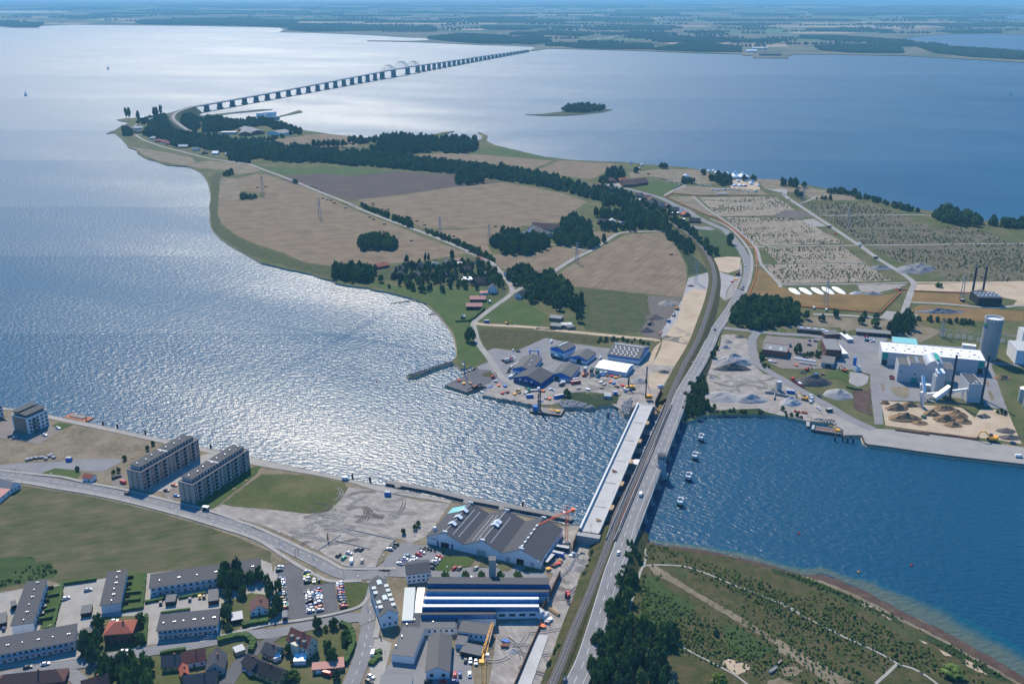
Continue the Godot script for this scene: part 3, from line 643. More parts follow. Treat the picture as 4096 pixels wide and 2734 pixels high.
func works_ground():
	area("stubble_field",[53,-1105,95,-1190,124,-1247,154,-1299,171,-1311,210,-1318,216,-1271,219,-1212,215,-1149,209,-1100,200,-1055,188,-1013,149,-1030,102,-1046,68,-1059],1,"stubble",-60.7)
	area("boatyard_apron",[-30.1,-800,-32.2,-805.3,-19.7,-818.9,-24.4,-844.5,-17,-853,3.4,-844.5,33,-882,60,-865,91,-853,130.4,-841.6,130.9,-830.1,108.5,-786.9,103.3,-759.4,94.7,-740.5,62.2,-747.5,49.1,-745.1,37,-722.3,15.5,-720.1,-2.4,-729,-12.5,-733.6,-24.5,-740.5,-21.2,-757,-25,-760.6,-38.5,-746.3,-57.5,-761.9],3,"asphalt")
	area("landing_stage",[-30,-798.7,-57.5,-761.9,-38.5,-746.8,-25,-760.2,-18.6,-766.8,-15.1,-784.3,-20.2,-797.3],4,"m20")
	area("gravel_yard",[62.2,-747.5,49.2,-747.5,33.4,-720.1,18.2,-721.2,-11.5,-732.4,-15.3,-738.2,-22.7,-742.8,-14.8,-761.9,11.5,-759.4,34.6,-749.8,59.2,-771.7,61.7,-794.7,99.2,-781.8,108.5,-786.9,129.6,-835.8,137,-859,120,-733.6,103.6,-723.4,95.6,-709.2,87.9,-711.3,81,-722.3,92.8,-740.5],4,"gravel")
	area("grass_bank",[49.1,-745.1,77.2,-740.5,88.7,-735.9,86.4,-722.3,73.5,-719,67.9,-715.7,50.3,-733.6],6,"brush",0,.8)
	area("grass_bank",[-27.7,-784.3,-19.2,-794.7,-15.1,-781.8,-21.8,-780.5],6,"heath",0,.5)
	area("sand_embankment",[192,-1021,206,-1046,224,-1042,216,-1005,193,-931,178,-882,163,-836.5,150.5,-798,143.3,-765.4,119.7,-765.4,127.5,-808.6,141,-851,147,-878,171,-938,183,-986],5,"sand",70)
	area("haul_strip",[148,-898,187,-1005,209,-1091,239,-1117,225,-1044,206,-1042,187,-986,171,-936,147,-877],4,"m21")
	area("gravel_bank",[221,-1091,239,-1117,225,-1044,211,-1042],6,"m21")
	area("sand_bank",[257,-1182,275,-1188,292,-1185,279,-1129,261,-1112,250,-1119],5,"sand",80)
	area("gravel_bank",[250,-1119,266,-1095,243,-1038,234,-1002,231,-1021],5,"m21")
	area("works_strip",[266,-1095,289,-1164,272,-1091,248,-1021,234,-1001,244,-1038],5,"gravel")
	area("scrub_slope",[219,-1229,231,-1201,238,-1144,239,-1119,211,-1105,218,-1149],3,"brush",0,1.0)
	area("rough_meadow",[265,-1334,289,-1338,298,-1299,299,-1253,291,-1190,257,-1185,265,-1247],2,"reeds",0,1.0)
	area("spoil_ground",[151,-1021,188,-1011,171,-938,147,-878,131,-885,127,-901,144,-945],3,"ballast",0,1.0)
	area("spoil_strip",[108.2,-784.3,138,-859,145,-872,126.6,-808.6,120,-767.3],5,"sand")
	area("construction_yard",[112.5,-799.2,123.7,-809.9,146,-807.2,148,-788.7,134.3,-756.3,125.1,-744.4,116.3,-715,103.2,-723.8,99.9,-742.1,91.5,-749.1,86,-768.4],5,"gravel",30)
	area("sand_pad",[121.8,-788.7,130.9,-791.3,138.9,-783.5,126.1,-751.5,116.5,-756.3],7,"sand",80)
	area("rail_verge",[139,-781,150.6,-799.2,137.6,-753.9,125.6,-717.2,118.3,-704.2,115.7,-710.7,124.7,-742.1],6,"gold",0,.4)
	area("gravel_works",[207,-889,222,-900,231,-895,229,-864,221.1,-834.3,219.4,-812,223.4,-788.1,238.7,-772.9,249.9,-746.2,261.9,-716.7,261.9,-697.4,251.9,-685.1,233.3,-688.7,220.7,-696.4,215.4,-699.1,202.6,-703.8,156.9,-703.8,162.4,-736.9,171.6,-780.4,182.7,-817.4,199,-858],3,"gravel",20)
	area("grass_rim",[209,-892,221,-901,233,-897,231,-870,228,-862,229,-879,220,-893],5,"grass",0,.5)
	area("shore_scrub",[157.9,-699.5,160.4,-708,179.4,-710.2,201.1,-712.3,204.8,-705.9,213.1,-700.6,201.7,-700.4,180.1,-701.4],5,"brush",0,.8)
	area("quay_yard",[251.7,-684.3,261.9,-697.4,267.2,-687.1,280.1,-675.1,283,-674.1,299.2,-672.2,336.3,-660.6,356.9,-651.2,380.7,-642,398.4,-636.6,384.7,-610.6,367.1,-614.8,343.1,-621.6,322.1,-627.7,301,-634.8,279.9,-642.9,266.7,-646.9,265.2,-649.7,267.3,-662.5,254,-662.9,256.2,-672.2],4,"m26")
	area("plant_yard",[252,-887,286,-878,329,-887,342,-890,370,-882,359,-868,401,-862,441,-853,434.9,-818.9,464.1,-808,443.4,-766.8,437,-810.7,401.5,-709.2,380,-720.1,342.4,-726.8,306.3,-729,291,-682.1,284.2,-682.1,307.1,-757,317.6,-786.9,305.6,-797.3,277.9,-802.6,255.8,-808,239.4,-813.4],3,"asphalt")
	area("office_yard",[231.4,-828.6,232.5,-845.8,245,-889,253,-889,265,-879,298,-876,305,-882,291,-828.6,288.5,-801.2,255.3,-798.6,242.3,-801.2,236.2,-812],4,"m36")
	area("lawn",[244,-889,252,-890,243,-870,234.2,-840,237.4,-828.6,233.9,-806.6,230,-814.7,228.7,-834.3],5,"grass",0,.4)
	area("lawn",[297,-873,304,-873,295.7,-848.8,289,-848.8],5,"lawn")
	area("park_lawn",[271,-915,294,-925,308,-946,342,-946,373,-939,405,-932,431,-902,395,-868,381,-887,372,-907,349,-912,330,-897,331,-913,289,-917,275,-907],2,"dry")
	area("lawn",[271,-915,274,-908,274,-898,267,-898],4,"lawn")
	area("woodchip_yard",[305.4,-727.9,325.8,-725.7,335.3,-720.1,339.3,-719,366.8,-714.6,368.3,-694.4,380.4,-711.3,401.5,-709.2,387.2,-664.4,382.1,-647.5,366.9,-654.9,337.1,-662.5,292,-680.1,298.5,-702.8],4,"sand",20)
	area("lawn_bed",[324.2,-758.2,339.3,-757,333.4,-738.2,327.9,-733.6,322.3,-740.5,322.2,-749.8],6,"dry")
	area("lawn_bed",[319,-764.8,321.9,-764.8,316.6,-749.8,314.1,-749.4],6,"dry")
	area("lawn",[348.9,-735.9,364.4,-738.2,376,-731.3,391.6,-733.6,386.6,-717.9,356,-726.8],6,"grass")
	area("lawn_bed",[404.2,-749.8,406.9,-749.8,401.3,-730.2,397.2,-729],6,"dry")
	area("lawn_bed",[412.6,-773,415.4,-773,411.1,-760.6,408.3,-760.6],6,"dry")
	area("settling_pond",[301,-792.1,310.2,-790.8,314.8,-781.8,306.4,-764.3,296.8,-757,292.1,-766.8],5,"mudwater",0,.4)
	area("spoil_ground",[289.7,-749.8,300.9,-749.8,307.6,-757,287.4,-698.6,283.5,-704.9,278.5,-713.5],5,"seaweed",0,1.0)
	area("grass_strip",[279.6,-792.1,299.5,-793.4,291.6,-766.8,285.4,-776.7,274.9,-776.7],5,"lawn")
	area("grassland",[436,-810.7,462.8,-805.3,386.3,-653,387.2,-664.4,401.5,-709.2],4,"grass",0,.5)
	road("works_road",[213,-911,230,-905,251,-898,267,-893,291,-889,308,-882],8.0,6,"asphalt")
	road("works_road",[244,-898,234,-876,227.4,-845.8,224,-814.7,229.9,-790.7,238,-770.4,248.6,-741.5,259.2,-716.7,268.6,-691.2,279.4,-673.1],8.5,7,"asphalt")
	road("plant_road",[317,-955,348,-951,380,-944,399,-942,421,-948],6.0,6,"m26")
	area("turning_area",[383,-944,398,-966,407,-962,418,-968,426,-951,418,-937,401,-941,389,-935],6,"m26")
	area("golden_field",[298,-1102,309,-1116,308,-1070,318,-1029,391,-1028,410,-1019,434,-1031,386,-961,339,-974,311,-983,289,-1007],1,"gold",20)
	area("golden_field",[305,-1140,306,-1092,300,-1019,263,-1019],1,"gold",70)
	area("sandy_plot",[308,-1566,435,-1572,441,-1503,439,-1459,404,-1428,313,-1424],2,"m37",-2.8)
	area("sandy_plot",[321,-1417,416,-1409,433,-1391,449,-1260,325,-1242],2,"m37",4.5)
	area("sandy_plot",[333,-1234,436,-1239,441,-1237,441,-1161,327,-1153,318,-1150,333,-1155],2,"m37",-3.2)
	area("sandy_plot",[315,-1145,317,-1145,440,-1155,447,-1079,312,-1067,310,-1088],2,"m37",-4.7)
	area("overgrown_plot",[469,-1516,577,-1520,587,-1440,469,-1428],2,"m38",-3.7)
	area("overgrown_plot",[468,-1419,592,-1427,608,-1342,472,-1333],2,"m38",-3.7)
	area("overgrown_plot",[471,-1328,607,-1336,641,-1363,671,-1310,670,-1260,470,-1253],3,"m38",-3.7)
	area("overgrown_plot",[478,-1244,597,-1249,688,-1253,740,-1255,648,-1083,599,-1076,507,-1073,515,-1116,492,-1145,481,-1181],2,"m38",-2.3)
	area("grass_field",[470,-1520,576,-1542,596,-1499,627,-1432,634,-1384,674,-1317,713,-1304,688,-1255,670,-1260,656,-1310,616,-1357,598,-1432,589,-1444,579,-1525],2,"grass",0,1.5)
	road("sand_track",[439,-1633,465,-1623,454,-1577,456,-1499,459,-1413,464,-1260,465,-1243,465,-1181,468,-1135,470,-1092,466,-1065,453,-1039,431,-995,416,-964],7.0,5,"m26")
	road("farm_track",[502,-1568,484,-1542,462,-1516],4.0,4,"m26")
	road("farm_track",[467,-1428,554,-1430,627,-1432,640,-1399],4.0,4,"m26")
	road("farm_track",[296,-1237,340,-1238,385,-1243,447,-1245,469,-1247,533,-1249,599,-1253,689,-1256,756,-1257],4.5,4,"m26")
	road("farm_track",[311,-1063,360,-1065,411,-1067,462,-1072],4.0,4,"m26")
	road("farm_track",[444,-1161,400,-1153,359,-1150,290,-1145],3.0,4,"m26")
	road("farm_track",[469,-1072,514,-1072,566,-1073,598,-1075,658,-1079],5.0,5,"sand")
	road("farm_track",[434,-997,467,-991,499,-981,520,-977,541,-983,553,-985,588,-995],5.0,5,"m26")
	area("bare_ground",[466,-1065,539,-1070,617,-1074,570,-983,543,-987,555,-1003,544,-1015,513,-1027,498,-1035,457,-1039],3,"sand")
	area("rough_meadow",[450,-1035,502,-1027,493,-995,496,-983,435,-999],4,"gold",20,1.0)
	area("rough_meadow",[419,-964,442,-987,496,-976,518,-972,543,-964,527,-933,409,-933],3,"gold",20,1.0)
	area("bare_ground",[400,-1436,426,-1467,446,-1459,456,-1436,455,-1425,421,-1399,397,-1414],4,"ballast",0,1.5)
	area("bare_ground",[432,-1399,451,-1406,455,-1357,432,-1353],4,"m26")
	area("bare_ground",[398,-1061,429,-1065,458,-1065,443,-1052,413,-1031,395,-1035],4,"gravel",0,1.0)
	road("farm_track",[301,-1572,304,-1491,312,-1420,321,-1336,324,-1242,313,-1170,310,-1140,310,-1069,308,-1052],4.0,5,"m26")
	road("farm_track",[312,-1422,404,-1426,427,-1451],3.0,5,"ballast")
	road("main_road",[155,-1677,190,-1647,211,-1618,229,-1586,245,-1559,260,-1499,272,-1466,279,-1413,294,-1363,303,-1329,303,-1260,300,-1203,293,-1150,279,-1092,264,-1047,259,-1038,237,-982,214,-928,199,-894,175.7,-839.4],10.5,6,"asphalt")
	road("cycle_path",[296,-1406,310,-1363,314,-1310,313,-1248,308,-1197,296,-1140,278,-1078,259,-1022,255,-1013],3.5,6,"m26")
	area("side_street",[253,-1373,269,-1356,285,-1353,290,-1336,282,-1332,266,-1339,253,-1356],6,"asphalt")
	road("side_street",[253,-1577,270,-1614,287,-1642,308,-1677],5.0,6,"m26")
	area("forecourt",[166,-1677,190,-1687,193,-1657,172,-1652],5,"m26")
	area("car_park",[440,-1633,459,-1638,473,-1633,467,-1614,454,-1604,445,-1618],6,"m26")
	area("festival_ground",[389,-1703,405,-1724,442,-1714,426,-1633,409,-1633,379,-1647],3,"sand",0,.8)
func roof_slab(mb: MB,a: Vector3,b: Vector3,c: Vector3,d: Vector3,t:=.22):
	var dn:=Vector3(0,-t,0)
	mb.quad(a,b,c,d)
	mb.quad(a+dn,d+dn,c+dn,b+dn)
	for e in [[a,b],[b,c],[c,d],[d,a]]:
		mb.quad(e[0]+dn,e[1]+dn,e[1],e[0])
func lettering(o: Node3D,text: String,at: Vector3,h: float,m: String,turn:=.0):
	var t:=TextMesh.new()
	t.text=text
	var f:=SystemFont.new()
	f.font_names=PackedStringArray(["Droid Sans"])
	t.font=f
	t.font_size=32
	t.pixel_size=h/24.0
	t.depth=.06
	var p:=put("lettering",t,M[m],o)
	p.position=at
	p.rotation.y=turn
var win_meshes:={}
func window_mesh(w: float,h: float,d:=.14) -> ArrayMesh:
	var key:="%.2f_%.2f_%.2f" % [w,h,d]
	if not win_meshes.has(key):
		var mb:=MB.new()
		mb.box(O3,W(w,h,d))
		win_meshes[key]=mb.mesh()
	return win_meshes[key]
func on_side(o: Node3D,called: String,m: String,side: String,t: float,y: float,w: float,h: float,W: float,Dp: float,proud:=.14) -> MeshInstance3D:
	var p:=put(called,window_mesh(w,h,proud),M[m],o)
	match side:
		"front": p.position=W(-W*.5+t*W,y,.0)
		"back": p.position=W(W*.5-t*W,y,-Dp)
		"left":
			p.position=W(-W*.5,y,-t*Dp)
			p.rotation.y=PI/2
		"right":
			p.position=W(W*.5,y,-t*Dp)
			p.rotation.y=PI/2
	return p
func windows(o: Node3D,rows: Array,W: float,Dp: float,m:="glass"):
	for r in rows:
		for k in r[3]:
			on_side(o,"window",m,r[0],(k+.5)/r[3],r[1],r[4],r[2],W,Dp)
func bld(called: String,label: String,cat: String,A: Vector3,B: Vector3,Dp: float,h: float,roof: String,rh: float,wm_: String,rm: String,opt:={}) -> Node3D:
	var dir:=B-A
	dir.y=0
	var W:=dir.length()
	var mid:=(A+B)*.5
	var o:=thing(called,label,cat,W(mid.x,2.1,mid.z),-atan2(dir.z,dir.x),opt.get("group",""))
	var wmb:=MB.new()
	var x:=W*.5
	var outline:=PackedVector2Array([Vector2(-x,0),Vector2(x,0),Vector2(x,-Dp),Vector2(-x,-Dp)])
	var rmb:=MB.new()
	var ov: float=opt.get("over",.35)
	var X:=x+ov
	match roof:
		"flat":
			wmb.prism(outline,-.6,h)
			rmb.box(W(0,h+.1,-Dp*.5),W(W+.3,.22,Dp+.3))
			var rim: float=opt.get("rim",.0)
			if rim>.0:
				for q in [[W(-x,h,0),W(x,h,0)],[W(x,h,0),W(x,h,-Dp)],[W(x,h,-Dp),W(-x,h,-Dp)],[W(-x,h,-Dp),W(-x,h,0)]]:
					wmb.bar(q[0]+W(0,rim*.5+.05,0),q[1]+W(0,rim*.5+.05,0),.36,rim+.4)
		"gable_x":
			wmb.prism(outline,-.6,h)
			for s in [-1.0,1.0]:
				var g:=[W(s*x,h,0),W(s*x,h,-Dp),W(s*x,h+rh,-Dp*.5)]
				if s>0: wmb.tri(g[0],g[1],g[2])
				else: wmb.tri(g[1],g[0],g[2])
			var dr:=ov*rh/(Dp*.5)
			roof_slab(rmb,W(-X,h-dr+.2,ov),W(X,h-dr+.2,ov),W(X,h+rh+.2,-Dp*.5),W(-X,h+rh+.2,-Dp*.5))
			roof_slab(rmb,W(X,h-dr+.2,-Dp-ov),W(-X,h-dr+.2,-Dp-ov),W(-X,h+rh+.2,-Dp*.5),W(X,h+rh+.2,-Dp*.5))
		"gable_z":
			wmb.prism(outline,-.6,h)
			wmb.tri(W(-x,h,0),W(x,h,0),W(0,h+rh,0))
			wmb.tri(W(x,h,-Dp),W(-x,h,-Dp),W(0,h+rh,-Dp))
			var dr:=ov*rh/x
			roof_slab(rmb,W(X,h-dr+.2,ov),W(X,h-dr+.2,-Dp-ov),W(0,h+rh+.2,-Dp-ov),W(0,h+rh+.2,ov))
			roof_slab(rmb,W(-X,h-dr+.2,-Dp-ov),W(-X,h-dr+.2,ov),W(0,h+rh+.2,ov),W(0,h+rh+.2,-Dp-ov))
		"mono":
			wmb.prism(outline,-.6,h)
			wmb.quad(W(x,h,-Dp),W(-x,h,-Dp),W(-x,h+rh,-Dp),W(x,h+rh,-Dp))
			wmb.tri(W(x,h,0),W(x,h,-Dp),W(x,h+rh,-Dp))
			wmb.tri(W(-x,h,-Dp),W(-x,h,0),W(-x,h+rh,-Dp))
			var dm:=ov*rh/Dp
			roof_slab(rmb,W(-X,h-dm+.25,ov),W(X,h-dm+.25,ov),W(X,h+rh+dm+.25,-Dp-ov),W(-X,h+rh+dm+.25,-Dp-ov))
		"hip":
			wmb.prism(outline,-.6,h)
			var r0:=minf(W,Dp)*.45
			var e:=[W(-X,h,ov),W(X,h,ov),W(X,h,-Dp-ov),W(-X,h,-Dp-ov)]
			var ra: Vector3
			var rb: Vector3
			if W>=Dp:
				ra=W(-x+r0,h+rh,-Dp*.5); rb=W(x-r0,h+rh,-Dp*.5)
				rmb.quad(e[0],e[1],rb,ra); rmb.quad(e[2],e[3],ra,rb)
				rmb.tri(e[1],e[2],rb); rmb.tri(e[3],e[0],ra)
			else:
				ra=W(0,h+rh,-r0); rb=W(0,h+rh,-Dp+r0)
				rmb.quad(e[1],e[2],rb,ra); rmb.quad(e[3],e[0],ra,rb)
				rmb.tri(e[0],e[1],ra); rmb.tri(e[2],e[3],rb)
			rmb.quad(e[3],e[2],e[1],e[0])
	put("wall",wmb,M[wm_],o)
	var rf:=put("roof",rmb,M[rm],o)
	o.set_meta("size",W(W,h,Dp))
	if opt.has("win"): windows(o,opt.win,W,Dp,opt.get("winm","glass"))
	for d in opt.get("doors",[]):
		on_side(o,"door",d[4] if d.size()>4 else "door",d[0],d[1],d[3]*.5,d[2],d[3],W,Dp,.18)
	for c in opt.get("chimney",[]):
		var cm:=MB.new()
		cm.box(W(c[0],h+c[2]*.5,c[1]),W(.7,c[2],.7))
		cm.box(W(c[0],h+c[2]+.06,c[1]),W(.85,.14,.85))
		put("chimney",cm,M[c[3] if c.size()>3 else "brick"],rf)
	for v in opt.get("vents",[]):
		var vm:=MB.new()
		vm.tube(W(v[0],v[1]-.6,v[2]),W(v[0],v[1]+.5,v[2]),.22,.22,8)
		vm.tube(W(v[0],v[1]+.5,v[2]),W(v[0],v[1]+.75,v[2]),.42,.38,8)
		put("roof_vent",vm,M["metal"],rf)
	return o
func rooflights(o: Node3D,pts: Array,s: Vector3,m:="m25",tilt_x:=.0,tilt_z:=.0):
	var rf:=o.get_node("roof")
	var mb:=MB.new()
	mb.box(O3,s)
	var mm:=mb.mesh()
	for p in pts:
		var k:=put("roof_light",mm,M[m],rf)
		k.position=p
		k.rotation=W(tilt_x,0,tilt_z)
func building_materials():
	pm("m8",.62,.63,.63)
	pm("m24",.50,.46,.37)
	pm("yellow_wall",.42,.29,.12)
	pm("m14",.33,.33,.33)
	pm("m0",.40,.41,.42,.6)
	pm("beige_brick",.36,.29,.25)
	pm("brown_brick",.24,.17,.12)
	pm("brick",.20,.075,.05)
	pm("m11",.12,.05,.04)
	pm("blue_wall",.015,.06,.24)
	pm("bright_blue",.02,.14,.42,.6)
	pm("m22",.0,.26,.20,.6)
	pm("m5",.16,.42,.42,.6)
	pm("m23",.02,.02,.022)
	pm("m4",.03,.028,.026)
	pm("m13",.012,.06,.045)
	pm("m9",.052,.054,.060,.85)
	pm("m18",.11,.11,.11,.85)
	pm("m15",.095,.095,.09,.9)
	pm("m16",.16,.165,.165,.85)
	pm("m17",.36,.37,.37,.7)
	pm("m10",.72,.73,.73,.55)
	pm("m33",.30,.085,.05,.85)
	pm("m12",.11,.055,.045,.85)
	pm("pink_roof",.36,.18,.15,.85)
	pm("m32",.30,.34,.34,.5)
	pm("metal",.55,.56,.57,.35)
	M["metal"].metallic=.6
	pm("steel",.30,.31,.32,.5)
	pm("m28",.04,.04,.045,.5)
	pm("m25",.62,.68,.72,.25)
	pm("glass",.02,.03,.04,.08,.6)
	pm("m35",.02,.15,.34,.25,.6)
	pm("m34",.06,.12,.12,.1,.6)
	pm("door",.10,.10,.10)
	pm("white_door",.6,.6,.6)
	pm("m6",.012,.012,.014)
	pm("timber",.32,.21,.11)
	pm("m27",.16,.15,.14)
	pm("orange",.75,.14,.03,.6)
	pm("yellow",.72,.33,.03,.5)
	pm("red",.50,.02,.02,.4)
	pm("rust",.14,.06,.035)
	pm("rubber",.02,.02,.02)
	pm("white_metal",.72,.72,.71,.4)
	pm("m19",.02,.022,.024,.5)
	pm("m3",.40,.395,.38,.9)
	pm("m1",.56,.555,.53,.9)
	pm("m2",.26,.26,.25,.9)
	pm("skin",.45,.28,.2)
	pm("navy",.02,.03,.06)
	pm("hay",.24,.16,.075)
	pm("stone",.24,.24,.245,.9)
	pm("m29",.13,.13,.135,.9)
	pm("orange_deck",.28,.10,.05)
	pm("lime_cloth",.5,.55,.08)
	for q in [["far_tan",.24,.19,.13],["far_gold",.30,.23,.14],["far_green",.075,.12,.04],["far_dark",.045,.075,.03],["far_brown",.13,.10,.075]]: pm(q[0],q[1],q[2],q[3],.95,.2)
	for q in [["m7",[C(.07,.065,.065),C(.11,.105,.10),C(.15,.14,.135)]],["m30",[C(.45,.44,.42),C(.55,.54,.52)]],["chips",[C(.20,.12,.06),C(.30,.19,.10),C(.38,.25,.14)]],["rubble",[C(.12,.12,.125),C(.25,.25,.26),C(.40,.40,.41)]]]: gm(q[0],tex(60+q[0].length(),256,q[1],.02,.12,.5),14)
	pm("grass_green",.03,.22,.06)
	pm("m31",.42,.44,.46,.38)
	M["m31"].metallic=.35
	gm("mural",tex(41,256,[C(.05,.05,.07),C(.25,.22,.28),C(.45,.28,.05),C(.55,.36,.04)],.004,.02,.4),6)
	pm("pink",.8,.08,.25,.5)
func apartment_block(called: String,label: String,A: Vector3,B: Vector3):
	var Dp:=12.4
	var o:=bld(called,label,"apartment block",A,B,Dp,13.6,"flat",0,"beige_brick","m18",{"rim": .5,"group": "long brick apartment blocks by the quay"})
	var W: float=o.get_meta("size").x
	var pmb:=MB.new()
	pmb.box(W(0,15.1,-Dp*.55),W(W-5.5,2.8,Dp-3.6))
	var ph:=put("penthouse",pmb,M["m17"],o)
	var prm:=MB.new()
	prm.box(W(-.24*W,16.62,-Dp*.55),W(W*.5-3.2,.3,Dp-2.6))
	prm.box(W(.24*W,16.62,-Dp*.55),W(W*.5-3.2,.3,Dp-2.6))
	put("penthouse_roof",prm,M["m9"],o)
	var t:=0
	for k in 18:
		on_side(ph,"window","glass","front",.06+.052*k,15.0,1.5,1.9,W,.0).position.z=-Dp*.55+(Dp-3.6)*.5
	for k in 8:
		var v:=MB.new()
		v.tube(W(0,0,0),W(0,.9,0),.35,.35,8)
		v.tube(W(0,.9,0),W(0,1.15,0),.5,.45,8)
		var q:=put("roof_vent",v,M["metal"],o)
		q.position=W(-W*.42+W*.84*k/7.0,16.75,-Dp*.5+(.8 if k % 2 else -.6))
	for f in 5:
		var y:=1.5+2.72*f
		for k in 14:
			if k in [1,3,5,8,10,12]:
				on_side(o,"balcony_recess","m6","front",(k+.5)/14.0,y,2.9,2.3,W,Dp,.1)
				var bm:=MB.new()
				bm.box(W(0,-1.2,.75),W(2.9,.16,1.5))
				bm.box(W(0,-.65,1.45),W(2.9,.95,.08))
				var bl:=put("balcony",bm if k>100 else bm,M["m14"],o)
				bl.position=W(-W*.5+(k+.5)/14.0*W,y,0)
			elif k in [6,7]:
				on_side(o,"window","m34","front",(k+.5)/14.0,y,1.7,2.0,W,Dp)
			else:
				on_side(o,"window","glass","front",(k+.36)/14.0,y,.7,1.9,W,Dp)
				on_side(o,"window","glass","front",(k+.72)/14.0,y,.8,1.9,W,Dp)
		for q in [.28,.66]:
			on_side(o,"window","glass","left",q,y,1.1,1.9,W,Dp)
			on_side(o,"window","glass","right",q,y,1.1,1.9,W,Dp)
		for k in 12: on_side(o,"window","glass","back",(k+.5)/12.0,y,1.1,1.6,W,Dp)
func row_house(label: String,A: Vector3,B: Vector3,Dp: float,facade: bool,nwin: int):
	var o:=bld("row_house",label,"row house",A,B,Dp,5.6,"mono",.4,"m8","m9",{"over": .6})
	var W: float=o.get_meta("size").x
	var rf:=o.get_node("roof")
	if facade:
		for k in nwin:
			on_side(o,"window","glass","front",(k+.5)/nwin,4.2,1.5,1.2,W,Dp)
			if k % 2: on_side(o,"door","door","front",(k+.5)/nwin,1.2,1.2,2.2,W,Dp)
			else: on_side(o,"window","glass","front",(k+.5)/nwin,1.6,1.4,1.2,W,Dp)
		var g:=MB.new()
		g.box(W(0,2.85,.8),W(W*.9,.16,1.5))
		g.box(W(0,3.4,1.5),W(W*.9,.9,.06))
		put("access_balcony",g,M["m14"],o)
		for k in int(W/4.0):
			var pmb:=MB.new()
			pmb.box(W(-W*.45+W*.9*k/(int(W/4.0)-1.0),1.4,1.45),W(.14,2.8,.14))
			put("post",pmb,M["m28"],o)
		var st:=MB.new()
		for k in 10: st.box(W(W*.12+k*.28,.15+.28*k,2.2),W(.3,.1,1.1))
		put("stair",st,M["steel"],o)
	else:
		for k in nwin:
			on_side(o,"window","glass","right",(k+.5)/nwin,4.2,1.5,1.2,W,Dp)
			on_side(o,"window","glass","right",(k+.5)/nwin,1.5,1.8,2.0,W,Dp)
			on_side(o,"window","glass","left",(k+.5)/nwin,4.2,1.3,1.1,W,Dp)
			var sc:=MB.new()
			sc.box(W(W*.5+1.5,.9,-Dp*(k+1.0)/nwin),W(3.0,1.8,.15))
			put("garden_screen",sc,M["m4"],o)
	var cnt:=6
	for k in cnt:
		var v:=MB.new()
		for j in (2 if k % 2 else 1):
			v.tube(W(j*.9,-.2,0),W(j*.9,.7,0),.2,.2,8)
			v.tube(W(j*.9,.7,0),W(j*.9,.95,0),.4,.35,8)
		var q:=put("roof_vent",v,M["metal"],rf)
		if facade: q.position=W(-W*.42+W*.84*k/(cnt-1.0),5.7,-Dp*.42)
		else: q.position=W(W*.05,6.0,-Dp*.06-Dp*.88*k/(cnt-1.0))
func shed(label: String,A: Vector3,B: Vector3,Dp: float,h:=2.6,wm_:="m4",rm:="m18",called:="carport",roof:="flat",rh:=.0,cat:="carport"):
	var o:=bld(called,label,cat,A,B,Dp,h,roof,rh,wm_,rm)
	var W: float=o.get_meta("size").x
	on_side(o,"opening","m6","front",.5,h*.48,W*.8,h*.7,W,Dp,.08)
	return o
func house(label: String,A: Vector3,B: Vector3,Dp: float,roof:="gable_x",wm_:="m8",rm:="m9",h:=2.9,rh:=3.2,called:="house") -> Node3D:
	var W:=Vector2(B.x-A.x,B.z-A.z).length()
	var n:=clampi(int(W/3.0),2,6)
	var win:=[["front",1.6,1.1,n,1.1],["left",1.6,1.1,2,1.0],["right",1.6,1.1,2,1.0]]
	if roof=="gable_x": win+=[["left",h+.9,1.0,1,1.0],["right",h+.9,1.0,1,1.0]]
	elif roof=="gable_z": win+=[["front",h+.9,1.0,1,1.0]]
	if h>5.0: win+=[["front",4.4,1.2,n,1.0],["left",4.4,1.1,2,1.0],["right",4.4,1.1,2,1.0]]
	var o:=bld(called,label,"house",A,B,Dp,h,roof,rh,wm_,rm,{"win": win,"doors": [["front",.5,1.0,2.1]],"chimney": [[W*.12,-Dp*.5,rh+.8]]})
	return o
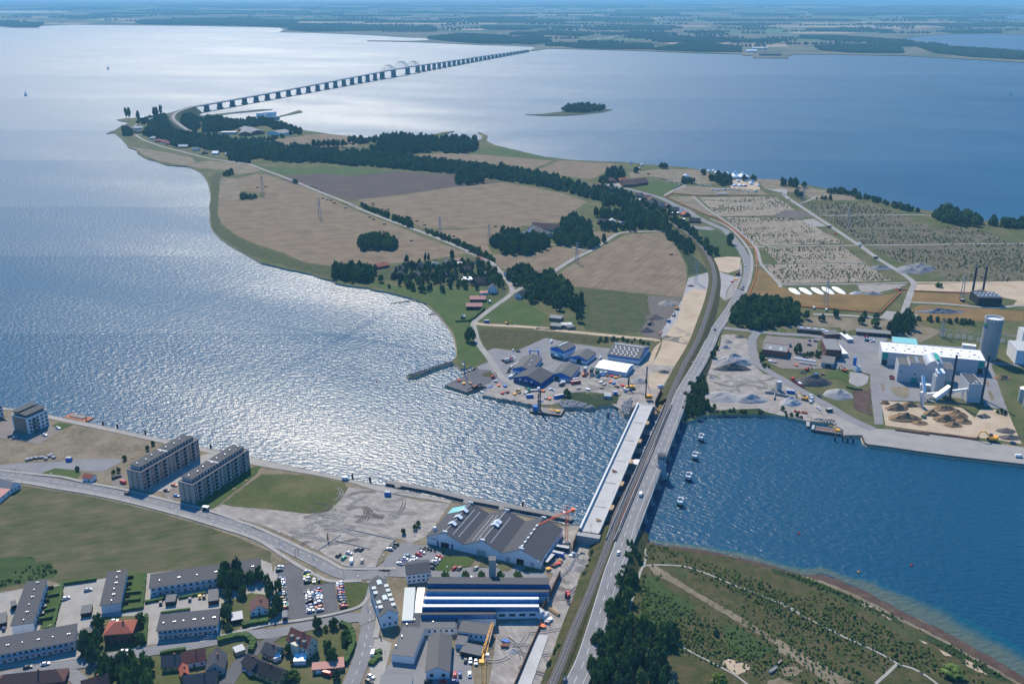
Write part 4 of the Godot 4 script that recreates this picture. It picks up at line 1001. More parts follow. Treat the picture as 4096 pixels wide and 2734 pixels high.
func town_buildings():
	apartment_block("apartment_block","long beige brick apartment block with balconies, the one nearer the dry meadow",G(-250.5,-575.7),G(-227.4,-627.2))
	apartment_block("apartment_block","long beige brick apartment block with balconies, beside the mown lawn and scrub plot",G(-209.8,-558.3),G(-186.5,-610.2))
	var q:=bld("quay_apartment_building","five storey white and brown apartment building with dark set-back roof at the quay","apartment block",G(-369.7,-664.8),G(-362.1,-681.6),17.0,12.5,"flat",0,"m8","m18",{"rim": .4,"win": []})
	var qs: Vector3=q.get_meta("size")
	for f in 4:
		for k in 5: on_side(q,"window","glass" if k!=1 else "m6","front",(k+.5)/5.0,1.8+2.9*f,1.9,1.7,qs.x,qs.z)
		for k in 2: on_side(q,"window","glass","left",.3+.45*k,1.8+2.9*f,1.2,1.6,qs.x,qs.z)
		var bm:=MB.new()
		bm.box(W(-qs.x*.2,1.0+2.9*f,.9),W(4.5,1.2,1.7))
		put("balcony",bm,M["m34"],q)
	var bp:=MB.new()
	bp.box(W(-qs.x*.5-.1,6.2,-qs.z*.5),W(.24,12.4,qs.z*.8))
	put("brown_panel",bp,M["brown_brick"],q)
	var tp:=MB.new()
	tp.box(W(0,13.9,-qs.z*.5),W(qs.x-3,2.6,qs.z-3))
	put("top_storey",tp,M["m34"],q)
	var tr:=MB.new()
	roof_slab(tr,W(-qs.x*.5,15.3,-.5),W(qs.x*.5,15.3,-.5),W(qs.x*.5,15.9,-qs.z*.52),W(-qs.x*.5,15.9,-qs.z*.52))
	roof_slab(tr,W(-qs.x*.5,16.9,-qs.z*.5),W(qs.x*.5,16.9,-qs.z*.5),W(qs.x*.5,16.3,-qs.z+.5),W(-qs.x*.5,16.3,-qs.z+.5))
	put("top_roof",tr,M["m9"],q)
	bld("quay_apartment_building","pale apartment building cut by the picture's edge at the quay","apartment block",G(-416.1,-686.6),G(-406.1,-698.6),16,12.5,"flat",0,"m8","m18",{"win": [["front",2,1.7,5,1.8],["front",4.9,1.7,5,1.8],["front",7.8,1.7,5,1.8],["right",2,1.7,3,1.4],["right",4.9,1.7,3,1.4],["right",7.8,1.7,3,1.4],["right",10.6,1.7,3,1.4]]})
	bld("transformer_house","small white house with red tiled roof beside the road","hut",G(-297.2,-589.6),G(-290.4,-587.7),5.5,2.8,"gable_x",2.0,"m8","m33",{"doors": [["front",.7,1.0,2.0]]})
	bld("blue_gabled_workshop","low workshop with blue gable and solar panels on its roof","workshop",G(-338.6,-572.1),G(-335.3,-579.7),40,3.6,"gable_z",2.8,"m8","m16",{"win": [["front",1.6,1.2,3,1.2]]})
	bld("flat_annex","pale flat-roofed annex in front of the blue gabled workshop","annex",G(-341.6,-541.5),G(-338.2,-571.5),9,3.4,"mono",.5,"m8","pink_roof",{"win": [["front",1.8,1.0,6,1.2]]})
	row_house("white row house with dark roof beside the reed bed",G(-263,-421),G(-253.1,-423.6),39.8,false,6)
	row_house("white row house with dark roof standing between two walled gardens",G(-223.2,-438.8),G(-213.8,-441.2),32.0,false,5)
	row_house("longest white row house with dark roof along the mown field",G(-202.2,-454.8),G(-144.4,-471.1),12.9,true,18)
	row_house("white row house with outside stair facing the street with the parked white hatchback",G(-184.9,-416.8),G(-155.3,-422.2),12.7,true,12)
	row_house("white row house with access balcony at the street corner with the dark sedan",G(-265.1,-395.3),G(-224.7,-408.6),13.8,true,16)
	shed("dark timber carport at the picture's edge beside the row house by the reed bed",G(-274.5,-425.8),G(-269.7,-428.1),10)
	shed("dark timber shed against the end of the row house by the reed bed",G(-273.3,-441.2),G(-271.1,-442.7),5,3.2)
	shed("dark carport in the paved court between two row houses",G(-233.2,-435.3),G(-228.2,-436.8),7.6)
	shed("dark carport with glass front in the court below the longest row house",G(-191,-445.7),G(-185.9,-446.7),6.8)
	shed("long dark carport beside the trees of the longest row house",G(-167.6,-446.5),G(-162.4,-447.9),11.1)
	shed("dark shed behind the red hipped villa",G(-225.7,-418),G(-220.3,-419.5),4.8)
	shed("pale flat-roofed carport by the hedge",G(-150,-429.4),G(-144.4,-431.3),7.3,2.5,"m4","m17")
	shed("grey metal shed at the car park corner",G(-123.4,-432.2),G(-120.9,-432.8),6,2.6,"m14","m16")
	house("red hipped villa of dark brick among the row houses",G(-211.2,-412.6),G(-197.1,-414.4),11,"hip","m11","m33",6.2,3.4,"villa")
	house("white bungalow with brown tiled roof beside the hedged garden",G(-141.8,-436.5),G(-132.6,-438.9),9.5,"gable_z","m8","m12",3.0,3.4)
	house("dark roofed house at the lower edge beside the street corner",G(-250.2,-375.8),G(-218.4,-381.2),9.5,"hip","m11","m12",3.0,4.0)
	house("red roofed house below the tall garden trees at the lower edge",G(-205.3,-372.7),G(-194.8,-378.1),8,"gable_x","m8","m33",3.0,4.2)
	house("dark slate end of the three-part terrace in the lane",G(-174.3,-391.4),G(-164.7,-393.2),8,"gable_x","yellow_wall","m9",3.0,3.4)
	house("red roofed middle of the three-part terrace with dormers",G(-164.6,-393.4),G(-153.9,-396.5),8,"gable_x","m8","m33",3.4,3.8)
	house("grey gabled end of the three-part terrace at the dark lane",G(-151.4,-388.3),G(-142.6,-389.9),12,"gable_z","m14","m9",3.2,4.2)
	house("small red roofed back building with yellow walls in the terrace yard",G(-162.5,-384.7),G(-159,-386.3),7,"gable_z","yellow_wall","m33",2.8,2.2)
	house("dark roofed house at the lower edge of the terrace yard",G(-158.6,-377.3),G(-143.7,-380.4),8,"gable_x","yellow_wall","m9",2.8,3.4)
	house("black roofed house facing the dark lane at the bottom",G(-129.8,-388.3),G(-124,-393.2),9,"gable_z","m14","m23",3.0,3.2)
	bld("garden_shed","timber shed with pale roof and solar panel in the hedged garden","shed",G(-140.6,-403.2),G(-136.5,-405.8),5,2.4,"flat",0,"timber","m17",{})
	var cv: Node3D=house("cream plastered villa with steep red roof and grey dormers at the crossroads",G(-115.5,-408.6),G(-103.7,-401.3),7.7,"gable_x","m24","m33",6.4,5.0,"villa")
	var cs: Vector3=cv.get_meta("size")
	for k in 3:
		var dm:=MB.new()
		dm.box(W(-cs.x*.3+cs.x*.3*k,8.3,-1.6),W(1.8,2.0,2.4))
		put("dormer",dm,M["m16"],cv)
	var bay:=MB.new()
	bay.box(W(-cs.x*.02,3.4,1.0),W(4.2,7.6,2.2))
	put("bay",bay,M["m24"],cv)
	house("small dark roofed house beside the cream villa",G(-127.8,-403.7),G(-120.7,-399.7),8,"gable_x","m24","m9",2.9,3.0)
	house("long black roofed farmhouse in the lower corner beside the cream villa",G(-131.9,-390.8),G(-114,-381.2),8.5,"gable_x","yellow_wall","m23",2.9,3.6)
	bld("garage","low garages with pink felt roof behind the red van","garage",G(-99.1,-390.1),G(-89.2,-391.4),4.6,2.5,"mono",.3,"brown_brick","pink_roof",{"doors": [["front",.3,2.4,2.0,"white_door"]]})
	bld("garage","smaller pink roofed garage at the street hedge","garage",G(-89.1,-391.4),G(-83.8,-392.6),7,2.3,"mono",.3,"brown_brick","pink_roof",{})
	bld("garden_room","white flat-roofed garden room beside the villa's yard","shed",G(-109.8,-396.5),G(-103.9,-396.9),6,2.4,"flat",0,"m8","m10",{})
	bld("garden_room","small white flat-roofed lean-to next to the black roofed farmhouse","shed",G(-119.9,-398.6),G(-117.1,-400.7),5,2.4,"flat",0,"m8","m10",{})
	shed("bus shelter with glass sides at the roadside bend",G(-202.3,-549.5),G(-198.4,-548.8),2.2,2.6,"m34","m10","bus_shelter","flat",.0,"shelter")
	bld("factory_office","grey roofed white office at the head of the factory, by the zebra crossing","office",G(-60,-466.9),G(-46.7,-469.6),13.4,6.2,"gable_x",2.4,"m8","m9",{"win": [["front",4.2,1.2,5,1.2],["front",1.6,1.2,5,1.2],["right",4.2,1.2,3,1.0]]})
	var fb:=bld("factory_wing","tall white factory wing with slate roof, dormers and ridge lights along the street","factory",G(-69.5,-426.2),G(-60.7,-429.2),32.8,7.5,"gable_z",3.6,"m8","m15",{"win": [["front",5.8,1.4,1,1.0],["front",2.0,1.4,3,1.0]],"chimney": [[-6.4,-1.5,5.5,"m8"]]})
	var fs: Vector3=fb.get_meta("size")
	for k in 5:
		for s in [-1.0,1.0]:
			if s<0 and k==2: continue
			var dmb:=MB.new()
			dmb.box(W(s*fs.x*.36,8.6,-6.0-k*(fs.z-10)/5.0),W(2.6,1.8,2.6))
			put("dormer",dmb,M["m32"],fb)
	for k in 2:
		for s in [-1.0,1.0]:
			var gl:=put("ridge_light",window_mesh(1.3,.15,4.2),M["m25"],fb)
			gl.position=W(s*.62,11.25,-11-k*15.0)
			gl.rotation.z=-s*.5
	bld("link_hall","long link hall with pale zinc roof beside the slate roofed wing","factory",W(-58.3,7,-426.2),W(-52.7,7,-426.5),29.7,5.0,"flat",0,"m8","m32",{})
	bld("plant_deck","low white roof deck with ventilation boxes between link hall and glazed sheds","factory",W(-53,5,-428.7),W(-49.1,5,-428.7),30.1,3.0,"flat",0,"m8","m10",{})
	var st:=thing("saw_tooth_hall","white factory hall with five rows of saw-tooth roof and blue glazing","factory")
	var rows:=[[W(-47.5,6,-456.9),W(20.9,6,-456.1),"m9"],[W(-47.7,6,-449.5),W(20.5,6,-448.9),"m9"],[W(-48.1,6,-442.6),W(14.6,6,-442.4),"m10"],[W(-48.4,6,-435.4),W(14.5,6,-435.4),"m10"],[W(-48.6,6,-428.5),W(-8.6,6,-428.7),"m9"]]
	for k in 5:
		var a: Vector3=rows[k][0]
		var b: Vector3=rows[k][1]
		a.y=0; b.y=0
		var t:=(b-a).normalized()
		var back: Vector3=Vector3(t.z,0,-t.x)*(11.0 if k==0 else (a-rows[k-1][0]).cross(t).length()-.0)
		if k>0:
			var da: Vector3=rows[k-1][0]-a
			da.y=0
			back=W(t.z,0,-t.x)*absf(da.dot(W(t.z,0,-t.x)))
		var lo:=2.0+4.2
		var hi:=2.0+7.4
		var u:=UP
		var wl:=MB.new()
		wl.quad(a,b,b+u*lo,a+u*lo)
		wl.quad(b,b+back,b+back+u*lo,b+u*lo)
		wl.quad(a+back,a,a+u*lo,a+back+u*lo)
		wl.tri(b+u*lo,b+back+u*lo,b+u*hi)
		wl.tri(a+back+u*lo,a+u*lo,a+u*hi)
		if k==0: wl.quad(b+back,a+back,a+back+u*lo,b+back+u*lo)
		put("wall",wl,M["m8"],st)
		var rm:=MB.new()
		roof_slab(rm,a+u*(hi+.2)-back.normalized()*.5,b+u*(hi+.2)-back.normalized()*.5,b+back+u*(lo+.15),a+back+u*(lo+.15),.3)
		put("roof",rm,M[rows[k][2]],st)
		var fr:=MB.new()
		fr.quad(a+u*lo,b+u*lo,b+u*hi,a+u*hi)
		var gz:=put("glazing",fr,M["blue_wall" if k<4 else "navy"],st)
		var len:=a.distance_to(b)
		var np:=12
		for j in np:
			var p:=put("window_pane",window_mesh(len/np-.35,2.3,.12),M["m35"],gz)
			p.position=a.lerp(b,(j+.5)/np)+u*(lo+1.6)-back.normalized()*.03
			p.rotation.y=-atan2(t.z,t.x)
	bld("stair_tower","square grey concrete stair tower behind the saw-tooth hall","tower",G(-13.2,-468.5),G(-9.3,-468.5),4.5,14.5,"flat",0,"m2","m18",{})
	bld("hall_annex","white two-window annex under the lower glazing of the saw-tooth hall","factory",G(-8.1,-434.4),G(13.8,-435.1),6,4.4,"flat",0,"m8","m17",{"win": [["front",2.4,1.6,4,3.4]]})
	bld("flat_annex","grey flat-roofed corner with vent cowls beside the sheet pile wall","factory",W(14.9,6,-433.7),W(17.6,6,-436.1),13.3,4,"flat",0,"m8","m17",{"vents": [[-1,4.6,-5],[.5,4.6,-9]]})
	bld("factory_wing","dark flat-roofed factory wing below the last saw-tooth row","factory",W(-58.5,6,-420.8),W(-28.9,6,-421.5),13,4.0,"flat",0,"m8","m9",{"vents": [[-20,4.6,-4],[-8,4.6,-6],[2,4.6,-4],[14,4.6,-8]]})
	bld("factory_wing","white courtyard wing with pairs of square windows and dark roof","factory",G(-48,-420.1),G(-30,-421),9,4.2,"mono",.4,"m8","m18",{"win": [["front",2.6,1.4,6,1.2]]})
	bld("factory_wing","factory wing with mottled seamed black roof under the crane boom","factory",G(-28.1,-418.1),G(-12,-414.6),8.0,4.4,"mono",.5,"m8","m15",{"win": [["front",2.6,1.4,6,1.1]]})
	bld("factory_wing","long dark flat-roofed west wing along the forecourt","factory",W(-60.9,6.5,-399.2),W(-49.5,6.5,-397.4),23.1,4.4,"flat",0,"m8","m18",{"vents": [[-5,5,-6],[-4,5,-14],[-4,5,-24]]})
	bld("factory_wing","broad grey felt-roofed building at the lower edge of the factory","factory",W(-63.5,8,-358.4),W(-48.3,8,-358.4),23.6,6.0,"flat",0,"m8","m16",{"win": [["right",2.0,1.4,6,1.2],["right",4.4,1.2,6,1.2]]})
	bld("slate_hall","white gabled hall with weathered slate roof and pale ridge in the factory court","factory",G(-42.4,-386.1),G(-30.9,-386.3),27.1,4.6,"gable_z",3.0,"m8","m15",{"win": [["front",2.4,1.8,2,1.8]],"over": .5})
	bld("court_roof","dark flat canopy roof over the parked cars in the factory court","canopy",W(-26.4,5,-403.7),W(-15.9,5,-400.3),7.4,2.8,"flat",0,"m4","m18",{})
	bld("court_roof","dark link roof beside the slate hall","canopy",W(-29.2,5,-409.3),W(-23.9,5,-408.5),10.3,3.0,"flat",0,"m8","m18",{})
	var A:=G(-52.3,-510)
	var B:=G(16.9,-482)
	var dir:=B-A
	var W:=dir.length()
	var Dp:=38.8
	var wh:=thing("triple_gabled_warehouse","white warehouse with three dark gabled roofs at the quay","warehouse",W((A.x+B.x)*.5,2.1,(A.z+B.z)*.5),-atan2(dir.z,dir.x))
	var bw:=W/3.0
	for k in 3:
		var x0:=-W*.5+bw*k
		var x1:=x0+bw
		var xm:=(x0+x1)*.5
		var wl:=MB.new()
		wl.prism(PackedVector2Array([Vector2(x0,0),Vector2(x1,0),Vector2(x1,-Dp),Vector2(x0,-Dp)]),-.5,5.0)
		for z in [[.0,1.0],[-Dp,-1.0]]:
			if z[1]>0: wl.tri(W(x0,5,z[0]),W(x1,5,z[0]),W(xm,10.4,z[0]))
			else: wl.tri(W(x1,5,z[0]),W(x0,5,z[0]),W(xm,10.4,z[0]))
			wl.box(W(xm,10.3,z[0]-.3*z[1]),W(3.0,2.2,.9))
		put("wall",wl,M["m8"],wh)
		var rf:=MB.new()
		roof_slab(rf,W(x1,5.2,.3),W(x1,5.2,-Dp-.3),W(xm,10.6,-Dp-.3),W(xm,10.6,.3),.3)
		roof_slab(rf,W(x0,5.2,-Dp-.3),W(x0,5.2,.3),W(xm,10.6,.3),W(xm,10.6,-Dp-.3),.3)
		var rfi:=put("roof",rf,M["m9"],wh)
		var rc:=MB.new()
		rc.bar(W(xm,10.72,-1),W(xm,10.72,-Dp+1),.35,.2)
		put("ridge_cap",rc,M["m17" if k<2 else "m9"],rfi)
		if k<2:
			var zs: Array=[.28,.5,.72] if k==0 else [.5,.6]
			for zf in zs:
				var lm:=MB.new()
				var z0: float=-Dp*zf
				roof_slab(lm,W(xm+2.6,10.4,z0+1.5),W(xm+2.6,10.4,z0-1.5),W(xm,12.0,z0-1.5),W(xm,12.0,z0+1.5),.2)
				roof_slab(lm,W(xm-2.6,10.4,z0-1.5),W(xm-2.6,10.4,z0+1.5),W(xm,12.0,z0+1.5),W(xm,12.0,z0-1.5),.2)
				put("roof_lantern",lm,M["m25"],rfi)
			for side in ([1.0] if k==0 else [-1.0,1.0]):
				for rowx in [.35,.62]:
					if k==1 and side>0 and rowx>.5: continue
					for j in 17:
						var gp:=put("glass_tile",window_mesh(.5,.12,.7),M["m10"],rfi)
						gp.position=W(xm+side*bw*.5*rowx,10.72-5.4*rowx,-3.0-j*1.9-(.9 if rowx>.5 else .0))
						gp.rotation.z=-side*atan2(5.4,bw*.5)
		else:
			for j in 6:
				var gp:=put("roof_light",window_mesh(1.5,.35,1.9),M["m25"],rfi)
				gp.position=W(xm-.9,10.3,-4.0-j*5.0)
				gp.rotation.z=atan2(5.4,bw*.5)
	on_side(wh,"entrance","m6","front",.165,1.6,5.4,3.4,W,Dp)
	on_side(wh,"window","glass","front",.10,2.8,1.2,1.2,W,Dp)
	on_side(wh,"window","glass","front",.23,2.8,1.2,1.2,W,Dp)
	on_side(wh,"door","door","front",.10,1.1,1.2,2.2,W,Dp)
	on_side(wh,"door","door","front",.23,1.1,1.2,2.2,W,Dp)
	on_side(wh,"sliding_door","m14","front",.49,1.9,6.0,4.0,W,Dp)
	on_side(wh,"gate","m6","front",.825,1.8,4.6,3.8,W,Dp)
	on_side(wh,"door","m14","front",.72,1.6,2.0,3.2,W,Dp)
	on_side(wh,"door","m14","front",.93,1.6,2.2,3.4,W,Dp)
	for k in 5: on_side(wh,"window","glass","right",.15+.17*k,3.2,1.6,.8,W,Dp)
	var gr:=MB.new()
	roof_slab(gr,W(-W*.5+.6,5.75,-Dp*.93),W(-W*.5+bw*.42,9.9,-Dp*.93),W(-W*.5+bw*.42,9.9,-Dp*.72),W(-W*.5+.6,5.75,-Dp*.72),.1)
	put("green_roof_panel",gr,M["m5"],wh)
	for w in [["KULTUR",-W*.5+2.3,"steel"],["ARKADEN",-W*.5+5.3,"m28"]]:
		lettering(wh,w[0],W(w[1],4.25,.06),.75,w[2])
	var cm2:=MB.new()
	cm2.box(W(-W*.5+3.0,7.6,-5.5),W(1.6,3.2,1.6))
	put("chimney",cm2,M["m8"],wh)
func yard_hall(label: String,A: Vector3,B: Vector3,Dp: float,h: float,rh: float,roof:="gable_z",wm_:="m8",rm:="m15",opt:={}) -> Node3D:
	var o:=bld(opt.get("called","boatyard_hall"),label,opt.get("cat","hall"),A,B,Dp,h,roof,rh,wm_,rm,opt)
	return o
func boatyard_buildings():
	var o: Node3D=yard_hall("tall boat shed with white walls and blue upper boards beside the motor yacht",G(35.7,-833.5),G(47.8,-823.6),18.1,8.0,2.6)
	var z: Vector3=o.get_meta("size")
	blue_band(o,z,5.4,2.7,2.6,"gable_z")
	var cap:=MB.new()
	cap.bar(W(0,z.y+2.9,-2),W(0,z.y+2.9,-z.z+2),1.0,.25)
	put("ridge_light",cap,M["m25"],o)
	o=yard_hall("grey gabled shed with open door between the tall boat shed and the big hall",G(52.8,-818.9),G(67.9,-810.7),21.0,4.2,3.0)
	z=o.get_meta("size")
	blue_band(o,z,2.6,1.7,3.0,"gable_z")
	on_side(o,"gate","m6","front",.55,2.0,4.4,3.8,z.x,z.z)
	o=yard_hall("largest boatyard hall with many small roof lights and a gable mural",G(88,-822.8),G(115.6,-811.3),35.4,5.2,4.6,"gable_x")
	z=o.get_meta("size")
	blue_band(o,z,3.2,2.1,4.6,"gable_x")
	var pts:=[]
	for r in 5:
		for k in 6:
			var f:=.14+.16*r
			pts.append(W(-z.x*.42+z.x*.84*(k+(.3 if r % 2 else .0))/6.0+1.0,z.y+4.6*f+.32,-z.z*.5*f))
	rooflights(o,pts,W(1.2,.12,1.1),"m10",atan2(4.6,z.z*.5))
	var rc:=MB.new()
	rc.box(W(0,z.y+4.9,-z.z*.5),W(z.x*.92,.35,.7))
	put("ridge_light",rc,M["m10"],o)
	on_side(o,"mural","mural","right",.30,5.0,6.0,5.4,z.x,z.z,.2)
	o=yard_hall("low hall with bright white sheet roof beside the office containers",G(74.4,-793.1),G(100.3,-781),20.8,4.0,2.2,"gable_x","m8","m10")
	z=o.get_meta("size")
	blue_band(o,z,3.0,1.1,2.2,"gable_x")
	o=yard_hall("blue and white boat hall with weathered roof beside the car park",G(.3,-790),G(16.7,-784.3),33.4,4.2,3.0,"gable_z","m8")
	z=o.get_meta("size")
	blue_band(o,z,2.4,1.9,3.0,"gable_z")
	rooflights(o,[W(4,6.0,-z.z*.3),W(3,6.4,-z.z*.6),W(5,5.5,-z.z*.8)],W(1,.14,1.4),"m25",0,-.3)
	o=yard_hall("dark blue chandlery with three white signs on its gable",G(1.4,-768.7),G(24.7,-755.6),24.1,4.4,4.0,"gable_z","blue_wall","m9")
	z=o.get_meta("size")
	for k in 3:
		on_side(o,"sign","white_metal","front",.24+.21*k,3.9,2.0,1.3,z.x,z.z,.2)
		var mk:=put("emblem",window_mesh(.6,.6,.1),M["bright_blue"],o)
		mk.position=W(-z.x*.5+(.24+.21*k)*z.x,4.1,.12)
	for k in 6: on_side(o,"shop_window","glass","front",.12+.15*k,1.5,2.6,2.2,z.x,z.z)
	o=yard_hall("grey flat roof with small vents between the gabled boat halls",W(22,6,-786.8),W(34.7,6,-774),21.8,4.0,0,"flat","blue_wall","m16",{"vents": [[-4,4.6,-6],[0,4.6,-8],[4,4.6,-10],[-2,4.6,-13]]})
	o=yard_hall("blue boat hall with weathered grey roof next to the red gantry pieces",G(34.2,-775.7),G(51,-769.2),26.7,4.4,3.0,"gable_z","m8")
	z=o.get_meta("size")
	blue_band(o,z,2.4,2.1,3.0,"gable_z")
	on_side(o,"gate","m6","front",.3,1.8,4.0,3.4,z.x,z.z)
	rooflights(o,[W(3.5,6.3,-z.z*.25),W(3.5,6.3,-z.z*.55),W(-3.5,6.3,-z.z*.4)],W(1,.14,1.2),"m25",0,-.3)
	bld("flat_roofed_house","grey flat-roofed house of stepped boxes behind a timber fence","house",G(38,-910),G(49,-907),9,3.0,"flat",0,"brown_brick","m16",{"win": [["front",1.6,1.3,3,1.8]]})
	bld("flat_roofed_house","upper wing of the flat-roofed house beside the asphalt drive","house",G(38,-935),G(50,-931),10,3.0,"flat",0,"brown_brick","m16",{"win": [["front",1.6,1.3,3,1.8]]})
	bld("flat_roofed_house","long terrace wing of the flat-roofed house with pale roof edge","house",G(50,-911),G(61,-912),8,3.0,"flat",0,"brown_brick","m17",{"win": [["front",1.6,1.6,4,1.9]]})
	bld("garage","flat-roofed garage of the stepped house at the haul road","garage",G(56,-905),G(64,-909),6,2.5,"flat",0,"brown_brick","m18",{})
func blue_band(o: Node3D,z: Vector3,y: float,h: float,rh: float,kind: String):
	var mb:=MB.new()
	var x:=z.x*.5
	var e:=.06
	for q in [[W(-x,0,e),W(x,0,e)],[W(x+e,0,0),W(x+e,0,-z.z)],[W(x,0,-z.z-e),W(-x,0,-z.z-e)],[W(-x-e,0,-z.z),W(-x-e,0,0)]]:
		var a: Vector3=q[0]+W(0,y,0)
		var b: Vector3=q[1]+W(0,y,0)
		mb.quad(a,b,b+W(0,h,0),a+W(0,h,0))
	if kind=="gable_z":
		mb.tri(W(-x,z.y,e),W(x,z.y,e),W(0,z.y+rh,e))
	else:
		mb.tri(W(x+e,z.y,0),W(x+e,z.y,-z.z),W(x+e,z.y+rh,-z.z*.5))
		mb.tri(W(-x-e,z.y,-z.z),W(-x-e,z.y,0),W(-x-e,z.y+rh,-z.z*.5))
	put("blue_boards",mb,M["bright_blue"],o)
func plant_buildings():
	var A:=Vector3(335.2,14,-810.4)
	var B:=Vector3(418,14,-787.5)
	var o:=bld("turbine_hall","long grey power plant hall with white roof and green corner panels","power plant",A,B,28.4,12,"flat",0,"m0","m10",{"rim": .4})
	var z: Vector3=o.get_meta("size")
	on_side(o,"green_panel","m22","front",.035,8.6,z.x*.055,6.4,z.x,z.z,.3)
	on_side(o,"gate","m6","front",.035,2.6,z.x*.05,5.0,z.x,z.z,.3)
	on_side(o,"green_panel","m22","front",.965,8.6,z.x*.055,6.4,z.x,z.z,.3)
	on_side(o,"gate","m6","front",.965,2.6,z.x*.05,5.0,z.x,z.z,.3)
	var pts:=[]
	for k in 11: pts.append(W(-z.x*.45+z.x*.09*k,12.3,-z.z*.3))
	for k in 10: pts.append(W(-z.x*.42+z.x*.09*k,12.3,-z.z*.78))
	rooflights(o,pts,W(1.1,1.2,1.1),"m0")
	var hp:=[]
	for k in 6: hp.append(W(-z.x*.38+z.x*.16*k,12.2,-z.z*.5))
	rooflights(o,hp,W(2.2,.9,1.6),"m18")
	for k in 3:
		var sm:=MB.new()
		sm.bar(W(-z.x*.5,12.26,-z.z*(.25+.25*k)),W(z.x*.5,12.26,-z.z*(.25+.25*k)),.3,.16)
		put("roof_seam",sm,M["m0"],o)
	var bh:=thing("boiler_house","grey boiler house with big silver barrel vault and green ridge light","power plant",G(334.6,-770.5),.0)
	var a2:=G(334.6,-770.5)
	var b2:=G(378.2,-759.4)
	bh.rotation.y=-atan2(b2.z-a2.z,b2.x-a2.x)
	var wd:=Vector2(b2.x-a2.x,b2.z-a2.z).length()
	var d2:=19.0
	var m1:=MB.new()
	m1.box(W(wd*.10,7.5,-d2*.5),W(wd*.20,16,d2))
	m1.box(W(wd*.34,8.6,-d2*.5),W(wd*.28,18.2,d2))
	m1.box(W(wd*.915,7.0,-d2*.55),W(wd*.17,15,d2*.9))
	put("wall",m1,M["m0"],bh)
	for q in [[.10,15.62,.20,1.0],[.34,17.82,.28,1.0],[.915,14.62,.17,.9]]:
		var rm:=MB.new()
		rm.box(W(wd*q[0],q[1],-d2*.5),W(wd*q[2]-.6,.3,d2*q[3]-.6))
		put("roof",rm,M["m15"],bh)
	for k in 4:
		var sl:=put("roof_light",window_mesh(2.2,.7,.9),M["m25"],bh)
		sl.position=W(wd*.34,18.2,-4-3.6*k)
	var x0:=wd*.48
	var x1:=wd*.83
	var r:=(x1-x0)*.5
	var cx:=(x0+x1)*.5
	var vm:=MB.new()
	var seg:=20
	var base:=14.0
	for k in seg:
		var w0:=PI*k/seg
		var w1:=PI*(k+1)/seg
		var p0:=Vector3(cx+cos(w0)*r,base+sin(w0)*r,0)
		var p1:=Vector3(cx+cos(w1)*r,base+sin(w1)*r,0)
		var bk:=Vector3(0,0,-d2-3)
		vm.quad(p0,p0+bk,p1+bk,p1)
		vm.tri(W(cx,base,0),p0,p1)
		vm.tri(W(cx,base,0)+bk,p1+bk,p0+bk)
	put("barrel_vault",vm,M["m31"],bh)
	var fw:=MB.new()
	fw.box(W(cx,base*.5-.5,-d2*.5-1.5),W(x1-x0,base+1,d2+3))
	put("front_wall",fw,M["m0"],bh)
	var gl:=MB.new()
	gl.box(W(cx+1.2,base+r+.5,-d2*.45),W(2.6,1.4,d2*.9))
	put("green_ridge_light",gl,M["m22"],bh)
	for q in [[.06,9.5,1.6,1.0,"glass"],[.31,8.2,2.0,1.0,"glass"],[.31,2.4,5.0,4.8,"m22"],[.94,2.4,3.0,3.2,"m22"]]:
		var pn:=put("panel",window_mesh(q[2],q[3],.2),M[q[4]],bh)
		pn.position=W(wd*q[0],q[1],.02)
	var ft:=thing("filter_tower","grey filter tower with bent flue pipe in front of the barrel vault","tower",G(358.7,-745.1))
	var tm:=MB.new()
	tm.box(W(0,8,0),W(7.5,17,7))
	tm.box(W(.4,17.5,0),W(6.0,3.4,6))
	put("tower",tm,M["m0"],ft)
	var cap:=MB.new()
	roof_slab(cap,W(-2.8,19.3,3.1),W(3.6,19.3,3.1),W(3.6,21,-3.1),W(-2.8,21,-3.1))
	put("roof",cap,M["m10"],ft)
	var fl:=MB.new()
	fl.tube(W(-1,20,0),W(-1,25,-1.5),1.1,1.1,12)
	fl.tube(W(-1,25,-1.5),W(-1.6,26.2,-5),1.1,1.1,12)
	put("flue",fl,M["m31"],ft)
	bld("ash_house","small white shed at the foot of the filter tower","shed",G(347.9,-752.2),G(355.7,-750.3),7,4.2,"flat",0,"m0","m10",{})
	var fs:=bld("fuel_store","tall grey fuel store box with dark roof and white rim","power plant",G(374.8,-724.5),G(385.4,-723.2),23.8,16,"flat",0,"m0","m9",{"rim": .5})
	rooflights(fs,[W(2,16.5,-4),W(2,16.5,-7),W(-1.5,16.5,-1.8)],W(1.3,.7,1.0),"m25")
	for q in [["inclined covered conveyor rising from the woodchip yard to the filter tower",W(0,0,0),G(335.3,-716.8),2.0,W(332.1,16,-714.6),12.0,2.2,"conveyor"],["inclined conveyor from the filter tower up to the boiler house",W(0,0,0),W(342.3,7,-731.1),7.0,W(342.8,20,-739.9),20.0,2.2,"conveyor"],["long inclined conveyor from the filter tower to the fuel store box",W(0,0,0),W(346.3,4,-734.7),4.0,W(375.6,13,-727.3),13.0,2.0,"conveyor"],["short covered elevator leaning beside the dark chimney",W(0,0,0),W(350.4,3,-729),3.0,W(363.2,13,-732),13.0,4.2,"conveyor"]]:
		var pa: Vector3=q[2]
		var pb: Vector3=q[4]
		var cvt:=thing("conveyor",q[0],"conveyor",W(pa.x,2.1,pa.z))
		var e:=pb-W(pa.x,2.1,pa.z)
		var s:=Vector3(0,pa.y-1.0,0)
		var cb:=MB.new()
		cb.bar(s,e,q[6],q[6]*.8)
		put("housing",cb,M["white_metal"],cvt)
